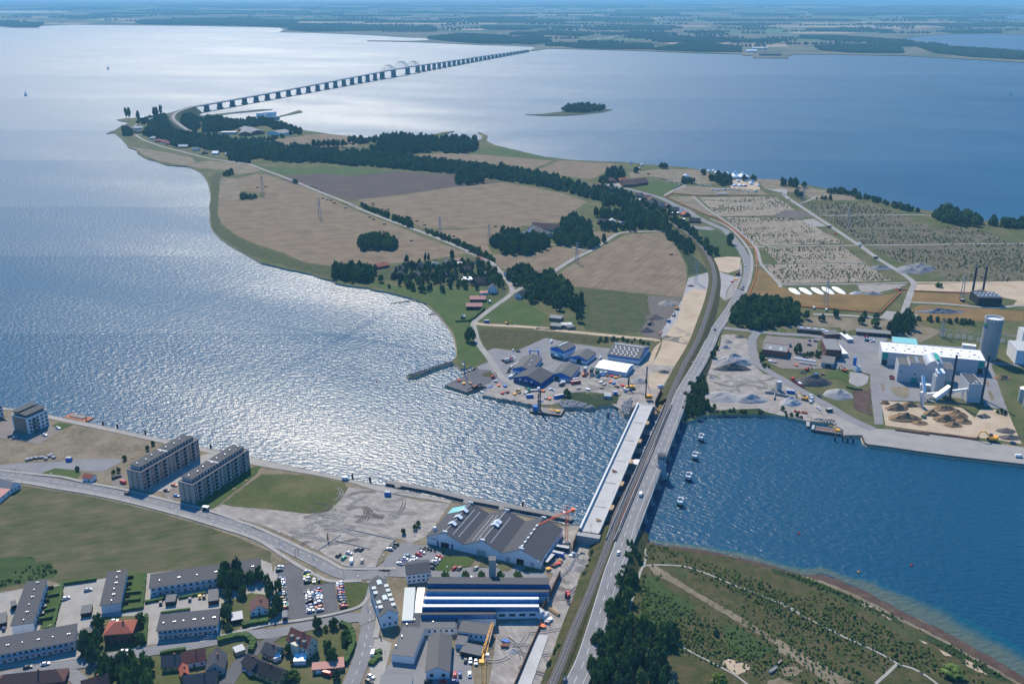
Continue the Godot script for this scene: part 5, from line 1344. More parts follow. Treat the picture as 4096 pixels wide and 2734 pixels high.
		for t in [.25,.6,.9]:
			var p:=s.lerp(e,t)
			var lg:=MB.new()
			lg.bar(W(p.x-.8,0,p.z),p,.35)
			lg.bar(W(p.x+.8,0,p.z),p,.35)
			put("trestle",lg,M["steel"],cvt)
	var hop:=thing("chip_hopper","dark receiving hopper in the middle of the woodchip yard","hopper",G(327.6,-694.4))
	var hm:=MB.new()
	hm.box(W(0,.7,0),W(3.4,1.8,3))
	hm.box(W(0,1.7,-1.2),W(3.8,.4,.5))
	put("bin",hm,M["m13"],hop)
	var so:=thing("storage_silo","tall round concrete silo with open rim and green and blue band","silo",G(440.9,-828.7))
	var sm:=MB.new()
	sm.tube(W(0,-.5,0),W(0,39,0),7.9,7.9,40,false)
	put("shell",sm,M["m2"],so)
	var im:=MB.new()
	for k in 40:
		var w0:=TAU*k/40
		var w1:=TAU*(k+1)/40
		var a:=Vector3(cos(w0),0,sin(w0))
		var b:=Vector3(cos(w1),0,sin(w1))
		var u:=UP
		im.quad(b*7.6+u*37,a*7.6+u*37,a*7.6+u*39,b*7.6+u*39)
		im.quad(a*7.6+u*39,a*7.95+u*39.02,b*7.95+u*39.02,b*7.6+u*39)
		im.tri(u*37.3,b*7.65+u*37,a*7.65+u*37)
	put("roof",im,M["m1"],so)
	for q in [[31.6,2.0,"grass_green"],[29.6,1.6,"blue_wall"]]:
		var bm:=MB.new()
		for k in 6:
			var w0:=PI-.55+.15*k
			var w1:=w0+.15
			bm.quad(W(cos(w1)*7.96,q[0],sin(w1)*-7.96*-1.0),W(cos(w0)*7.96,q[0],sin(w0)*7.96),W(cos(w0)*7.96,q[0]+q[1],sin(w0)*7.96),W(cos(w1)*7.96,q[0]+q[1],sin(w1)*7.96))
		put("painted_band",bm,M[q[2]],so)
	for k in 7:
		var nb:=MB.new()
		nb.box(W(cos(.4+k*.4)*8.0,37.6,sin(.4+k*.4)*8.0),W(.35,2.6,.35))
		put("bracket",nb,M["m1"],so)
	for q in [[G(362.6,-728.6),"dark steel chimney standing in front of the barrel vaulted boiler house",40.0],[G(391.2,-732.4),"dark steel chimney behind the fuel store box",39.0]]:
		var ch:=thing("chimney_stack",q[1],"chimney",q[0])
		var cm:=MB.new()
		cm.tube(W(0,-.3,0),W(0,q[2],0),.95,.8,16)
		put("stack",cm,M["navy"],ch)
		var cr:=MB.new()
		cr.tube(W(0,q[2]-.6,0),W(0,q[2]+.3,0),1.1,1.1,16)
		put("collar",cr,M["m28"],ch)
	bld("turquoise_shed","shed with turquoise sheet roof behind the turbine hall","shed",W(360,9,-846.3),W(380.4,9,-841),17.8,7,"mono",.6,"m0","m5",{})
	bld("transformer_kiosk","white transformer kiosk behind the hall near the silo","kiosk",G(428,-853),G(438.9,-848.6),5,3.4,"flat",0,"m8","m10",{})
	bld("white_process_building","white process building at the picture's edge beside the silo","building",G(458,-812.1),G(472,-809.4),27.1,13,"flat",0,"m8","m17",{})
	bld("white_process_building","taller white block behind the process building at the edge","building",G(477.2,-841.6),G(491.1,-838.7),16,20,"flat",0,"m8","m17",{})
	for q in [[G(423.1,-726.8),0],[G(421,-714.6),1],[G(419.4,-702.8),2]]:
		var gs:=thing("grain_silo",["corrugated steel grain silo with cone roof, hindmost of the row at the edge","corrugated steel grain silo with cone roof, middle of the row at the edge","corrugated steel grain silo with cone roof, front of the row at the edge"][q[1]],"silo",q[0],0,"steel grain silos")
		var gm_:=MB.new()
		for k in 12: gm_.tube(W(0,k*1.0,0),W(0,k+1.0,0),4.5,4.42,24,false)
		put("shell",gm_,M["m32"],gs)
		var gr:=MB.new()
		gr.tube(W(0,12,0),W(0,14,0),4.6,.4,24)
		put("cone_roof",gr,M["metal"],gs)
	o=bld("plant_office","long low brick office with a row of glazed roof lights by the park lawn","office",W(283.7,3,-898.7),W(311.1,3,-890.6),9,3.4,"flat",0,"m11","m18",{"win": [["front",1.8,1.2,14,1.4]]})
	z=o.get_meta("size")
	rooflights(o,[W(-z.x*.35,3.9,-4),W(-z.x*.12,3.9,-4),W(z.x*.12,3.9,-4),W(z.x*.35,3.9,-4)],W(3.6,.8,2.0))
	o=bld("plant_office","brick office wing with single roof light beside the tall shrub","office",G(306,-880),G(321,-881),13,4.0,"flat",0,"m11","m18",{"win": [["front",2.0,1.2,6,1.3]]})
	rooflights(o,[W(-3,4.4,-9)],W(3.6,.8,2.0))
	o=bld("garage_row","row of brick garages with dark openings and grey roof","garage",G(340,-891),G(371,-883),9,3.4,"mono",.3,"m11","m16",{})
	z=o.get_meta("size")
	for k in 8: on_side(o,"garage_door","m6" if k>2 else "m11","front",(k+.5)/8.0,1.4,z.x/8.0-.8,2.6,z.x,z.z)
	o=bld("control_building","three storey brick block with grey roof between lawn and white canopy","building",G(289.2,-824.4),G(302.7,-822.4),31.5,9.0,"flat",0,"m11","m16",{"rim": .3,"win": [["front",2,1.2,4,1.2],["front",5,1.2,4,1.2],["front",7.6,1.0,4,1.2]]})
	bld("white_canopy","white flat canopy roof beside the three storey brick block","canopy",W(305.6,6,-828.9),W(311.3,6,-828.9),34.1,3.4,"flat",0,"m14","m10",{})
	bld("white_canopy","white flat canopy roof over a car next to the brick garages","canopy",W(323.9,6,-868.7),W(329.9,6,-869.3),18.6,3.2,"flat",0,"m14","m10",{})
	o=bld("brick_workshop","brick workshop with flat green-grey roof and four white roof lights","workshop",G(233,-834.3),G(254,-826.3),19.2,5.6,"flat",0,"brick","m16",{"rim": .3})
	z=o.get_meta("size")
	rooflights(o,[W(-z.x*.2,6.0,-3.5),W(z.x*.22,6.0,-3.5),W(-z.x*.2,6.0,-7.5),W(z.x*.22,6.0,-7.5)],W(2.6,.7,1.4),"m10")
	bld("machine_shed","grey ribbed machine shed with open front below the brick block","shed",G(279.4,-805.2),G(289,-801.2),17.1,4.0,"mono",.6,"steel","m18",{"doors": [["front",.6,5.0,3.0,"m6"]]})
	o=bld("black_boiler_plant","black corrugated peak-load plant with rows of small roof lights","power plant",G(503,-985),G(528,-983),22,9,"flat",0,"m23","m9",{})
	z=o.get_meta("size")
	var pts3:=[]
	for k in 6:
		pts3.append(W(-z.x*.42+z.x*.166*k,9.6,-6)); pts3.append(W(-z.x*.42+z.x*.166*k,9.6,-14))
	rooflights(o,pts3,W(2.2,1.2,1.4),"m25")
	bld("black_boiler_plant","grey front block of the peak-load plant beside its stacks","power plant",G(504,-1007),G(509,-997),16,9,"flat",0,"m28","m9",{})
	for q in [[G(517,-1028),"black steel stack at the front block of the peak-load plant",25.0],[G(532,-1035),"black steel stack behind the peak-load plant roof",24.0]]:
		var ch:=thing("chimney_stack",q[1],"chimney",q[0])
		var cm:=MB.new()
		cm.tube(W(0,0,0),W(0,q[2]+6,0),1.2,1.1,14)
		put("stack",cm,M["navy"],ch)
		var cr:=MB.new()
		cr.tube(W(0,q[2]+5.6,0),W(0,q[2]+6.4,0),1.35,1.35,14)
		put("collar",cr,M["m28"],ch)
func village_buildings():
	house("barn-like house with long red roof behind the big shore trees",G(-164,-1129),G(-151,-1139),10,"gable_x","brick","m33",2.8,3.0)
	house("dark brick house between the shore grove and the red roofed long house",G(-178,-1124),G(-170,-1127),9,"gable_x","m11","m12",2.8,3.2)
	house("black gabled house beside the tall pine by the field edge",G(-138,-1117),G(-130,-1122),9,"gable_x","m11","m9",2.8,3.2)
	house("steep brown A-frame house with brick base in the hamlet",G(-119,-1126),G(-109,-1123),10,"gable_z","brick","m9",2.4,6.0)
	house("house with white gable and grey roof behind the A-frame house",G(-102,-1136),G(-90,-1134),9,"gable_z","m8","m16",3.0,3.6)
	house("largest dark gabled house of the hamlet under the tall poplar",G(-84,-1136),G(-72,-1139),12,"gable_z","m11","m9",3.0,5.6)
	house("low house with half white half red roof at the field edge",G(-71,-1159),G(-59,-1162),9,"gable_x","brick","pink_roof",2.6,2.0)
	house("flat pale roofed bungalow in front of the half red roofed house",G(-71,-1144),G(-61,-1146),9,"flat","yellow_wall","m17",2.8,0)
	house("red tiled house at the hedge of the country road",G(-47,-1157),G(-36,-1157),9,"gable_z","m8","m33",3.0,3.6)
	house("dark roofed A-shaped house with white trim near the lawn slope",G(-140,-1091),G(-128,-1089),9,"gable_z","m4","m9",2.4,4.6)
	house("grey roofed brick house with white gable boards in the middle row",G(-121,-1093),G(-110,-1091),10,"gable_z","brick","m9",2.6,4.4)
	house("dark low house hidden among garden trees in the middle row",G(-78,-1093),G(-65,-1098),9,"gable_x","m11","m9",2.6,3.0)
	house("broad black roofed house beside the white sheds",G(-62,-1114),G(-49,-1117),10,"gable_x","m11","m23",2.6,3.4)
	house("white flat roofed workshop in the hamlet beside the black roofed barn",G(-58,-1072),G(-46,-1075),10,"mono","m8","m10",3.0,.5)
	house("large black roofed brick barn house by the round white tank",G(-43,-1060),G(-27,-1062),13,"gable_x","brick","m23",3.0,5.0)
	house("grey bungalow with pale terrace behind the black roofed barn",G(-36,-1100),G(-23,-1100),9,"gable_x","m14","m18",2.6,1.6)
	house("white gabled two storey house at the lawn by the shore road",G(-27,-1030),G(-17,-1030),9,"gable_z","m8","m9",5.2,4.0)
	house("white house with dark roof at the bend above the shore road",G(-4,-1093),G(4,-1100),9,"gable_x","m8","m9",3.0,3.4)
	house("white house with red roof and little front garden near the junction",G(16,-1034),G(24,-1036),8,"gable_z","m8","m33",3.4,3.4)
	house("long white house with dark roof at the road junction",G(3,-1012),G(10,-1008),12,"gable_z","m8","m9",3.2,3.8)
	house("pink roofed shed beside the white gabled two storey house",G(-35,-1022),G(-27,-1024),6,"mono","m8","pink_roof",2.4,.6)
	house("low house with grey-brown roof above the long barn on the shore lawn",G(-46,-998),G(-29,-998),12,"gable_x","m11","pink_roof",2.8,2.4)
	house("long dark barn with dotted grey-pink roof on the shore lawn",G(-49,-971),G(-32,-971),11.5,"gable_x","m23","pink_roof",3.4,2.4)
	house("tiny white garden pavilion on the shore lawn",G(-53,-941),G(-50,-940),4,"gable_z","timber","m10",2.2,1.4,"pavilion")
	house("long dark thatched barn of the farm in the grove",G(27,-1335),G(65,-1322),14,"gable_x","m24","m12",3.6,6.0,"barn")
	house("farm wing with dark roof running down to the yard",G(47,-1284),G(59,-1290),56.0,"gable_z","m24","m9",3.2,4.6,"barn")
	house("farmhouse with pale roof at the field side of the yard",G(11,-1293),G(17,-1290),39.8,"gable_z","m24","m17",3.2,3.6)
	house("low dark stable closing the farmyard",G(17,-1284),G(38,-1290),9,"gable_x","m11","m9",2.6,3.0,"stable")
	house("blue-grey roofed house in the clearing behind the curved field",G(124,-1370),G(137,-1366),12,"gable_x","m4","m9",3.0,4.0)
	house("timber house with bright metal roof in the clearing",G(142,-1373),G(152,-1373),12,"gable_z","timber","m17",3.0,3.0)
	house("pale blue shed beside the metal roofed house in the clearing",G(158,-1371),G(165,-1373),8,"mono","m14","m17",2.4,.4)
	house("red brick building with long dark red roof on the lawn by the main road",G(193,-1654),G(216,-1657),20,"gable_x","brick","m12",4.0,7.0,"brick_hall")
	house("right wing of the red brick building with steep roof",G(216,-1662),G(240,-1677),18,"gable_x","brick","m12",4.0,6.6,"brick_hall")
	house("back wing of the red brick building beside the poplars",G(191,-1693),G(207,-1698),14,"gable_x","brick","m33",3.4,4.0,"brick_hall")
	house("hip roofed red house behind the forecourt circle",G(167,-1693),G(184,-1693),14,"hip","brick","m12",3.6,5.0)
	var n:=0
	var row:=[[G(150,-1647),G(161,-1652),"m12","brick","brown roofed house at the far end of the roadside row"],[G(164,-1618),G(174,-1623),"m9","m14","dark roofed house second from the far end of the roadside row"],[G(178,-1604),G(189,-1604),"m9","m11","dark brick house facing the brick hall over the road"],[G(190,-1577),G(201,-1581),"m16","m8","pale house with grey roof in the roadside row"],[G(203,-1568),G(214,-1563),"m9","m14","grey house with steep dark roof in the roadside row"],[G(214,-1550),G(224,-1545),"m12","brick","brick house with brown roof beside the low white carport"],[G(222,-1528),G(233,-1532),"m12","brick","brown roofed villa at the middle of the roadside row"],[G(217,-1503),G(235,-1507),"m18","m8","low white house with grey roof below the brown villa"],[G(227,-1487),G(242,-1491),"m18","m8","low house with broad grey roof in the lower roadside row"],[G(241,-1482),G(250,-1482),"m12","m11","dark brick house with brown gable before the carports"],[G(246,-1451),G(259,-1455),"m9","m11","black roofed house beside the white carport"],[G(256,-1439),G(263,-1439),"m17","m8","small white house with pale roof next to the red brick house"],[G(258,-1420),G(270,-1424),"m33","brick","red brick house with red roof near the bus stop"],[G(240,-1432),G(255,-1435),"m10","m4","long white topped carport in the roadside row"],[G(260,-1380),G(276,-1377),"m23","m11","long black bungalow nearest the road junction"],[G(249,-1391),G(256,-1391),"m10","m4","white flat topped carport beside the black bungalow"],[G(204,-1532),G(210,-1532),"m10","m8","small white flat shed below the grey house"]]
	for q in row:
		var flat_:=String(q[2])=="m10"
		house(q[4],q[0],q[1],10 if not flat_ else 7,"flat" if flat_ else ("gable_x" if n % 3 else "gable_z"),q[3],q[2],2.8,.0 if flat_ else 3.8)
		n+=1
	var tip:=[[G(-807,-2184),G(-792,-2184),"m33","red roofed cottage, first of the group by the shore lane"],[G(-787,-2168),G(-773,-2164),"m33","red roofed cottage in the middle of the shore lane group"],[G(-768,-2143),G(-754,-2143),"m33","red roofed cottage at the end of the shore lane group"],[G(-834,-2227),G(-822,-2227),"m17","pale roofed cottage above the red roofed group"],[G(-901,-2326),G(-890,-2336),"m9","blue-grey house among bushes at the lane bend"],[G(-929,-2394),G(-913,-2404),"m17","pale house above the lane bend"],[G(-878,-2308),G(-864,-2308),"m16","grey roofed house right of the lane bend"],[G(-995,-2610),G(-979,-2610),"m10","white house on the headland point"],[G(-978,-2599),G(-964,-2599),"m33","red roofed house on the headland point"],[G(-954,-2564),G(-942,-2575),"m17","pale roofed house under the dark poplars on the headland"],[G(-725,-2096),G(-705,-2096),"m17","pale low house beside the shore road and the wood"],[G(-683,-2058),G(-669,-2058),"m16","grey house in the wood edge by the shore road"],[G(-649,-2014),G(-638,-2014),"m9","dark roofed house in the wood edge garden"],[G(-625,-2007),G(-613,-2007),"m10","white topped house in the wood edge garden"],[G(-594,-1993),G(-579,-1993),"m17","pale house at the end of the wood edge row"],[G(-920,-2720),G(-900,-2695),"m10","white building beside the bridge ramp"]]
	n=0
	for q in tip:
		house(q[3],q[0],q[1],12,"gable_x" if n % 3 else "hip","m8" if n % 2 else "brick",q[2],3.2,3.6)
		n+=1
	for q in [[G(-642,-2280),G(-614,-2285),86.9,"brick","first bay of the dark brick depot halls with dotted roofs"],[G(-618,-2298),G(-590,-2317),89.1,"brick","middle bay of the dark brick depot halls with dotted roofs"],[G(-582,-2304),G(-543,-2280),39.8,"m8","white walled depot hall beside the stubble field"]]:
		var d:=bld("depot_hall",q[4],"hall",q[0],q[1],q[2],6,"gable_z",4.5,q[3],"m16",{"group": "depot halls behind the wood"})
		var z: Vector3=d.get_meta("size")
		var pts:=[]
		for s in [-1.0,1.0]:
			for k in 5: pts.append(W(s*z.x*.25,8.6,-z.z*(.15+.17*k)))
		rooflights(d,pts,W(2.4,.3,2.4),"m25")
	bld("depot_hall","low flat grey store beside the depot halls","hall",G(-694,-2308),G(-658,-2308),20,5,"flat",0,"m14","m17",{})
	bld("harbour_house","long white club house with blue-grey roof at the small harbour","house",G(-162,-2235),G(-140,-2232),12,4,"gable_x",3,"m8","m16",{"win": [["front",2,1.2,6,1.4]]})
	for q in [[G(-654,-2627),20.0,17.0,"m10","big white round tank on the dark harbour plinth"],[G(-669,-2594),10.0,17.0,"m10","smaller white tank beside the big round tank"],[G(-694,-2599),10.0,8.0,"brick","low rust red tank on the harbour spit"]]:
		var tk:=thing("storage_tank",q[4],"tank",q[0])
		var tm:=MB.new()
		tm.tube(W(0,0,0),W(0,q[2],0),q[1],q[1],28)
		put("shell",tm,M[q[3]],tk)
		var rm:=MB.new()
		rm.tube(W(0,q[2],0),W(0,q[2]+1.2,0),q[1]*1.01,1.0,28)
		put("roof",rm,M["m17"],tk)
	var pl:=thing("tank_plinth","dark square concrete plinth under the big white tank","plinth",G(-653,-2622))
	var pm_:=MB.new()
	pm_.box(W(0,3,6),W(56,8,40),.3)
	put("plinth",pm_,M["steel"],pl)
func line3(q: Array,sub:=6) -> PackedVector3Array:
	var p:=PackedVector3Array()
	for k in range(0,q.size(),3): p.append(W(q[k],q[k+1],q[k+2]))
	var r:=PackedVector3Array()
	for k in p.size()-1:
		var a:=p[maxi(k-1,0)]
		var d:=p[mini(k+2,p.size()-1)]
		for j in sub: r.append(p[k].cubic_interpolate(p[k+1],a,d,float(j)/sub))
	r.append(p[p.size()-1])
	return r
func band(mb: MB,p: PackedVector3Array,off0: float,off1: float,dy: float,down:=.0,slope:=.0,from:=.0,to:=1.0):
	var s:=[]
	var run:=.0
	for k in p.size():
		var t:=p[mini(k+1,p.size()-1)]-p[maxi(k-1,0)]
		var n:=Vector3(-t.z,0,t.x).normalized()
		var u:=Vector3(0,dy,0)
		if k>0: run+=p[k].distance_to(p[k-1])
		s.append([p[k]+n*off0+u,p[k]+n*off1+u,n,run])
	for k in p.size()-1:
		var f:=float(k)/(p.size()-1)
		if f<from or f>=to: continue
		var a=s[k]
		var b=s[k+1]
		var c0:=mb.v.size()
		mb.quad(a[0],a[1],b[1],b[0])
		if mb.n[c0].y<.0:
			for j in 6: mb.n[c0+j]=UP
		if down!=.0:
			var da:=Vector3(0,-down,0)
			var la: Vector3=a[0]+da-a[2]*slope*down
			var lb: Vector3=b[0]+da-b[2]*slope*down
			var ra: Vector3=a[1]+da+a[2]*slope*down
			var rb: Vector3=b[1]+da+b[2]*slope*down
			mb.quad(a[0],b[0],lb,la)
			mb.quad(b[1],a[1],ra,rb)
			if slope==.0: mb.quad(la,lb,rb,ra)
func bank(called: String,p: PackedVector3Array,off0: float,off1: float,slope: float,m: String,gap0:=1.0,gap1:=1.0):
	var mb:=MB.new()
	for k in p.size()-1:
		if p[k].z<gap0 and p[k+1].z>gap1: continue
		var r:=[]
		for j in [k,k+1]:
			var t:=p[mini(j+1,p.size()-1)]-p[maxi(j-1,0)]
			var n:=Vector3(-t.z,0,t.x).normalized()
			var h:=maxf(p[j].y-.3-2.0,.02)
			var a:=p[j]+n*off0-W(0,.3,0)
			var b:=p[j]+n*off1-W(0,.3,0)
			r.append([a,b,a-n*(h*slope)-W(0,h,0),b+n*(h*slope)-W(0,h,0)])
		mb.quad(r[0][0],r[1][0],r[1][2],r[0][2])
		mb.quad(r[1][1],r[0][1],r[0][3],r[1][3])
		mb.quad(r[0][0],r[0][1],r[1][1],r[1][0])
	struct(called,mb,M[m])
func deck_marks(p: PackedVector3Array,off: float,w: float,on: float,gap: float,dy: float):
	var mb:=MB.new()
	var run:=.0
	for k in p.size()-1:
		var d:=p[k].distance_to(p[k+1])
		var t:=(p[k+1]-p[k])/d
		var n:=Vector3(-t.z,0,t.x).normalized()
		var s:=-fposmod(run,on+gap)
		while s<d:
			var s0:=maxf(s,.0)
			var s1:=minf(s+on,d)
			if s1>s0:
				var u:=p[k]+t*s0+n*off+W(0,dy,0)
				var v:=p[k]+t*s1+n*off+W(0,dy,0)
				mb.quad(u-n*w*.5,u+n*w*.5,v+n*w*.5,v-n*w*.5)
			s+=on+gap
		run+=d
	for j in mb.n.size(): mb.n[j]=UP
	struct("road_marking",mb,M["white_paint"])
func bridges():
	var rd:=line3([24.4,3,-360.5,30.2,3.5,-381.1,36.7,4.2,-397.9,44.2,5.2,-423,51.5,6.6,-449.2,58.2,7.6,-473.3,67,8,-501.7,76.8,8,-536.6,95.4,8,-592.1,122.3,8,-672.6,131.8,8,-703.7,139,8,-728.1,153.6,7,-766.2,168.8,6,-805.1,168.8,6,-805.2,187.3,4,-857.6,202.4,2.8,-901.8,225.9,2.5,-956.2,245.5,2.4,-1004])
	var rl:=line3([14,4,-363,19.5,4,-380.5,23.9,4.5,-393.4,29.1,5,-409.8,34,5.5,-425.4,39.1,6,-440,43.7,6.5,-453.5,48.6,7,-469.8,54.8,7.5,-489.4,60.7,8,-510.4,67.4,8,-536.6,87.1,8,-592.1,115,8,-672.6,123.6,8,-699.4,131.7,7.6,-729,138.7,7.2,-751,147.1,6.8,-776.8,156.1,6.4,-804.2,169.5,6,-840.3,182.3,6,-876.7,199.5,6,-933.2,217,5.5,-994.2,232.1,5.2,-1053.1,241.2,5,-1099,247.9,5,-1153.1,251.2,4.6,-1219.3,249.5,4.3,-1273.6,241.9,4,-1325.8,230.8,4,-1373.6,222.8,4,-1417.1,199.5,4,-1510.1,178.8,4,-1544.4,164.1,4,-1575.7,148,4,-1598.7,133.5,4,-1631,99.1,4,-1686,62,4,-1728.2])
	bank("road_embankment",rd,-5.6,5.8,1.3,"heath",G(70.9,-521.2).z+3,G(134.3,-717.2).z-6)
	bank("railway_embankment",rl,-3.4,3.4,1.5,"heath",G(63.6,-521.2).z+3,G(127.3,-717.2).z-6)
	var mb:=MB.new()
	band(mb,rd,-4.6,4.4,.0)
	struct("main_road",mb,M["asphalt"])
	mb=MB.new()
	band(mb,rd,4.5,6.6,.12,.4)
	struct("cycle_path",mb,M["asphalt"])
	deck_marks(rd,-.1,.15,5.0,6.0,.05)
	deck_marks(rd,4.1,.14,300,.1,.05)
	deck_marks(rd,-4.2,.14,300,.1,.05)
	mb=MB.new()
	band(mb,rl,-2.3,2.3,.0,.35,.6)
	struct("track_ballast",mb,M["ballast"])
	for off in [-.75,.75]:
		mb=MB.new()
		band(mb,rl,off-.05,off+.05,.32,.14)
		struct("rail",mb,M["steel"])
	var mm:=MultiMesh.new()
	mm.transform_format=MultiMesh.TRANSFORM_3D
	mm.mesh=window_mesh(2.5,.16,.28)
	var tf: Array[Transform3D]=[]
	for k in rl.size()-1:
		var d:=rl[k].distance_to(rl[k+1])
		var t:=(rl[k+1]-rl[k])/d
		if rl[k].z<-1300: break
		for j in int(d/.75):
			tf.append(Transform3D(Basis(UP,atan2(t.x,t.z)),rl[k]+t*(j*.75)+W(0,.1,0)))
	mm.instance_count=tf.size()
	for k in tf.size(): mm.set_instance_transform(k,tf[k])
	var sl:=MultiMeshInstance3D.new()
	sl.name="railway_sleepers"
	sl.multimesh=mm
	sl.material_override=M["m27"]
	add_child(sl)
	sl.set_meta("kind","stuff")
	var br:=thing("strait_bridge","old grey bridge carrying road and railway side by side over the strait","bridge")
	var a:=Vector3(69.6,8,-511.3)
	var b:=Vector3(131.8,8,-703.7)
	var ra:=Vector3(62.4,8,-511.3)
	var rb:=Vector3(124.9,8,-703.7)
	var dir:=(b-a).normalized()
	var a0:=a-dir*10
	var b0:=b+dir*4
	var rdir:=(rb-ra).normalized()
	var dk:=MB.new()
	var nrm:=Vector3(-dir.z,0,dir.x)
	var L:=PackedVector3Array([a0,b0])
	band(dk,L,-4.9,7.0,-.35,1.0)
	put("road_deck",dk,M["m2"],br)
	var R:=PackedVector3Array([ra-rdir*8,rb+rdir*4])
	dk=MB.new()
	band(dk,R,-2.9,2.9,-.4,.9)
	put("railway_deck",dk,M["rust"],br)
	for q in [[R,-3.0,.25,1.2,"side_girder","steel"],[R,3.0,.25,1.0,"side_girder","m28"],[L,-5.0,.3,.9,"parapet","m14"],[L,7.05,.15,1.15,"railing","steel"]]:
		var g:=MB.new()
		band(g,q[0],q[1]-q[2]*.5,q[1]+q[2]*.5,q[3],q[3]+1.6)
		put(q[4],g,M[q[5]],br)
	for off in [-1.5,.0,1.5]:
		var g:=MB.new()
		band(g,R,off-.22,off+.22,.03,.2)
		put("walkway_board",g,M["m28"],br)
	var len:=a0.distance_to(b0)
	for k in 9:
		var c:=a0+dir*(18.0+k*(len-30)/8.0)+nrm*-2.0
		if k==4: continue
		var pm:=MB.new()
		pm.box(W(c.x,2.6,c.z),W(19,8.0,2.6),-atan2(nrm.z,nrm.x))
		pm.box(W(c.x,-.4,c.z),W(22,2.0,4.2),-atan2(nrm.z,nrm.x))
		put("pier",pm,M["m2"],br)
	for t in [.06,.2,.36,.52,.68,.84,.95]:
		var c:=a0.lerp(b0,t)+nrm*6.7
		var lm:=MB.new()
		lm.tube(c,c+W(0,7,0),.09,.07,6)
		lm.bar(c+W(0,7,0),c+W(0,7.2,0)-nrm*1.4,.12)
		put("lamp_mast",lm,M["steel"],br)
	var tw:=thing("bridge_tower","grey octagonal bridge keeper's tower on its own pier beside the road deck","tower",W(104.6,0,-600))
	var tm:=MB.new()
	tm.tube(W(0,-1,0),W(0,2.6,0),5.6,5.4,8)
	put("foundation",tm,M["m2"],tw)
	tm=MB.new()
	tm.tube(W(0,2.6,0),W(0,9.5,0),3.6,3.4,8)
	put("lower_shaft",tm,M["m14"],tw)
	tm=MB.new()
	tm.tube(W(0,9.5,0),W(0,17,0),2.8,2.8,8)
	put("shaft",tm,M["steel"],tw)
	tm=MB.new()
	tm.tube(W(0,17,0),W(0,17.4,0),3.0,3.0,8)
	put("roof",tm,M["m9"],tw)
	for k in 8:
		var an: float=TAU*(k+.5)/8
		var wn:=put("window",window_mesh(1.5,1.6,.1),M["glass"],tw)
		wn.position=W(sin(an)*2.62,15.2,cos(an)*2.62)
		wn.rotation.y=an
	var pf:=thing("bascule_platform","round white bascule pier platform between the two bridges","platform",W(89.3,0,-609.8))
	tm=MB.new()
	tm.tube(W(0,-1,0),W(0,6,0),3.6,3.6,10)
	put("pier",tm,M["m14"],pf)
	tm=MB.new()
	tm.tube(W(0,6,0),W(0,6.6,0),4.4,4.4,10)
	put("slab",tm,M["m1"],pf)
	for k in 10:
		var an: float=TAU*k/10
		var pm:=MB.new()
		pm.box(W(cos(an)*4.2,7.2,sin(an)*4.2),W(.1,1.2,.1))
		put("post",pm,M["steel"],pf)
	var nb:=thing("new_bridge","new pale concrete railway bridge under construction with high west parapet","bridge")
	var n0:=(W(41.4,8,-514.3)+W(53.6,8,-512.1))*.5
	var n1:=(W(101.9,8,-706.7)+W(112.4,8,-703.7))*.5
	var nd:=(n1-n0).normalized()
	var nn:=Vector3(-nd.z,0,nd.x)
	var hw:=6.2
	var N_:=PackedVector3Array([n0,n1])
	mb=MB.new()
	band(mb,N_,-hw,hw,.0,1.1)
	put("deck",mb,M["concrete"],nb)
	mb=MB.new()
	band(mb,N_,-hw-.2,-hw+.9,2.0,3.6)
	put("west_parapet",mb,M["m1"],nb)
	mb=MB.new()
	band(mb,N_,hw-.35,hw+.15,.9,2.4)
	put("east_parapet",mb,M["m3"],nb)
	mb=MB.new()
	band(mb,N_,-hw+1.5,hw-1.5,-1.1,1.3)
	put("box_girder",mb,M["m2"],nb)
	for pt in [[W(95.4,8,-673)],[W(84.9,8,-641.6)],[W(74.4,8,-608.9)],[W(64.7,8,-576.4)],[W(55.3,8,-544.5)]]:
		var at: Vector3=n0+nd*(pt[0]-n0).dot(nd)
		var j:=put("joint",window_mesh(7.4,.12,.55),M["m28"],nb)
		j.position=at+W(0,.03,0)
		j.rotation.y=-atan2(nn.z,nn.x)
		var pm:=MB.new()
		pm.box(W(at.x,3.0,at.z),W(6.5,6.6,1.8),-atan2(nn.z,nn.x))
		put("pier",pm,M["m2"],nb)
		pm=MB.new()
		pm.box(W(at.x,.4,at.z)+nn*2.5,W(17,2.2,6.0),-atan2(nn.z,nn.x))
		put("pile_cap",pm,M["m2"],nb)
		pm=MB.new()
		for s in [-1.0,1.0]:
			for q in 3:
				var c: Vector3=at+nn*(hw+1.4)+nd*(s*2.6)
				pm.box(W(c.x,1.5+q*2.4,c.z),W(.15,2.4,.15))
			pm.box(at+nn*(hw+1.4)+W(0,.5+s*.6,0),W(2.2,.12,6),-atan2(nn.z,nn.x))
		put("scaffold",pm,M["timber"],nb)
	for q in [n0-nd*3.0,n1+nd*2.0]:
		var am:=MB.new()
		am.box(W(q.x,3.6,q.z),W(15,8.4,4.5),-atan2(nn.z,nn.x))
		put("abutment",am,M["m2"],nb)
	for q in [[W(70.7,8.3,-592.7),"rust"],[W(54.1,8.3,-527.4),"timber"]]:
		var t:=thing("timber_stack","stack of rusty formwork on the new bridge deck, %s" % ("on its middle span" if q[1]=="rust" else "at its south end"),"stack",q[0])
		for k in 5:
			var pm:=MB.new()
			pm.box(W((k-2)*.5,.25,(k % 3)*.4),W(.35,.5,3.4),k*.2)
			put("beam",pm,M[q[1]],t)
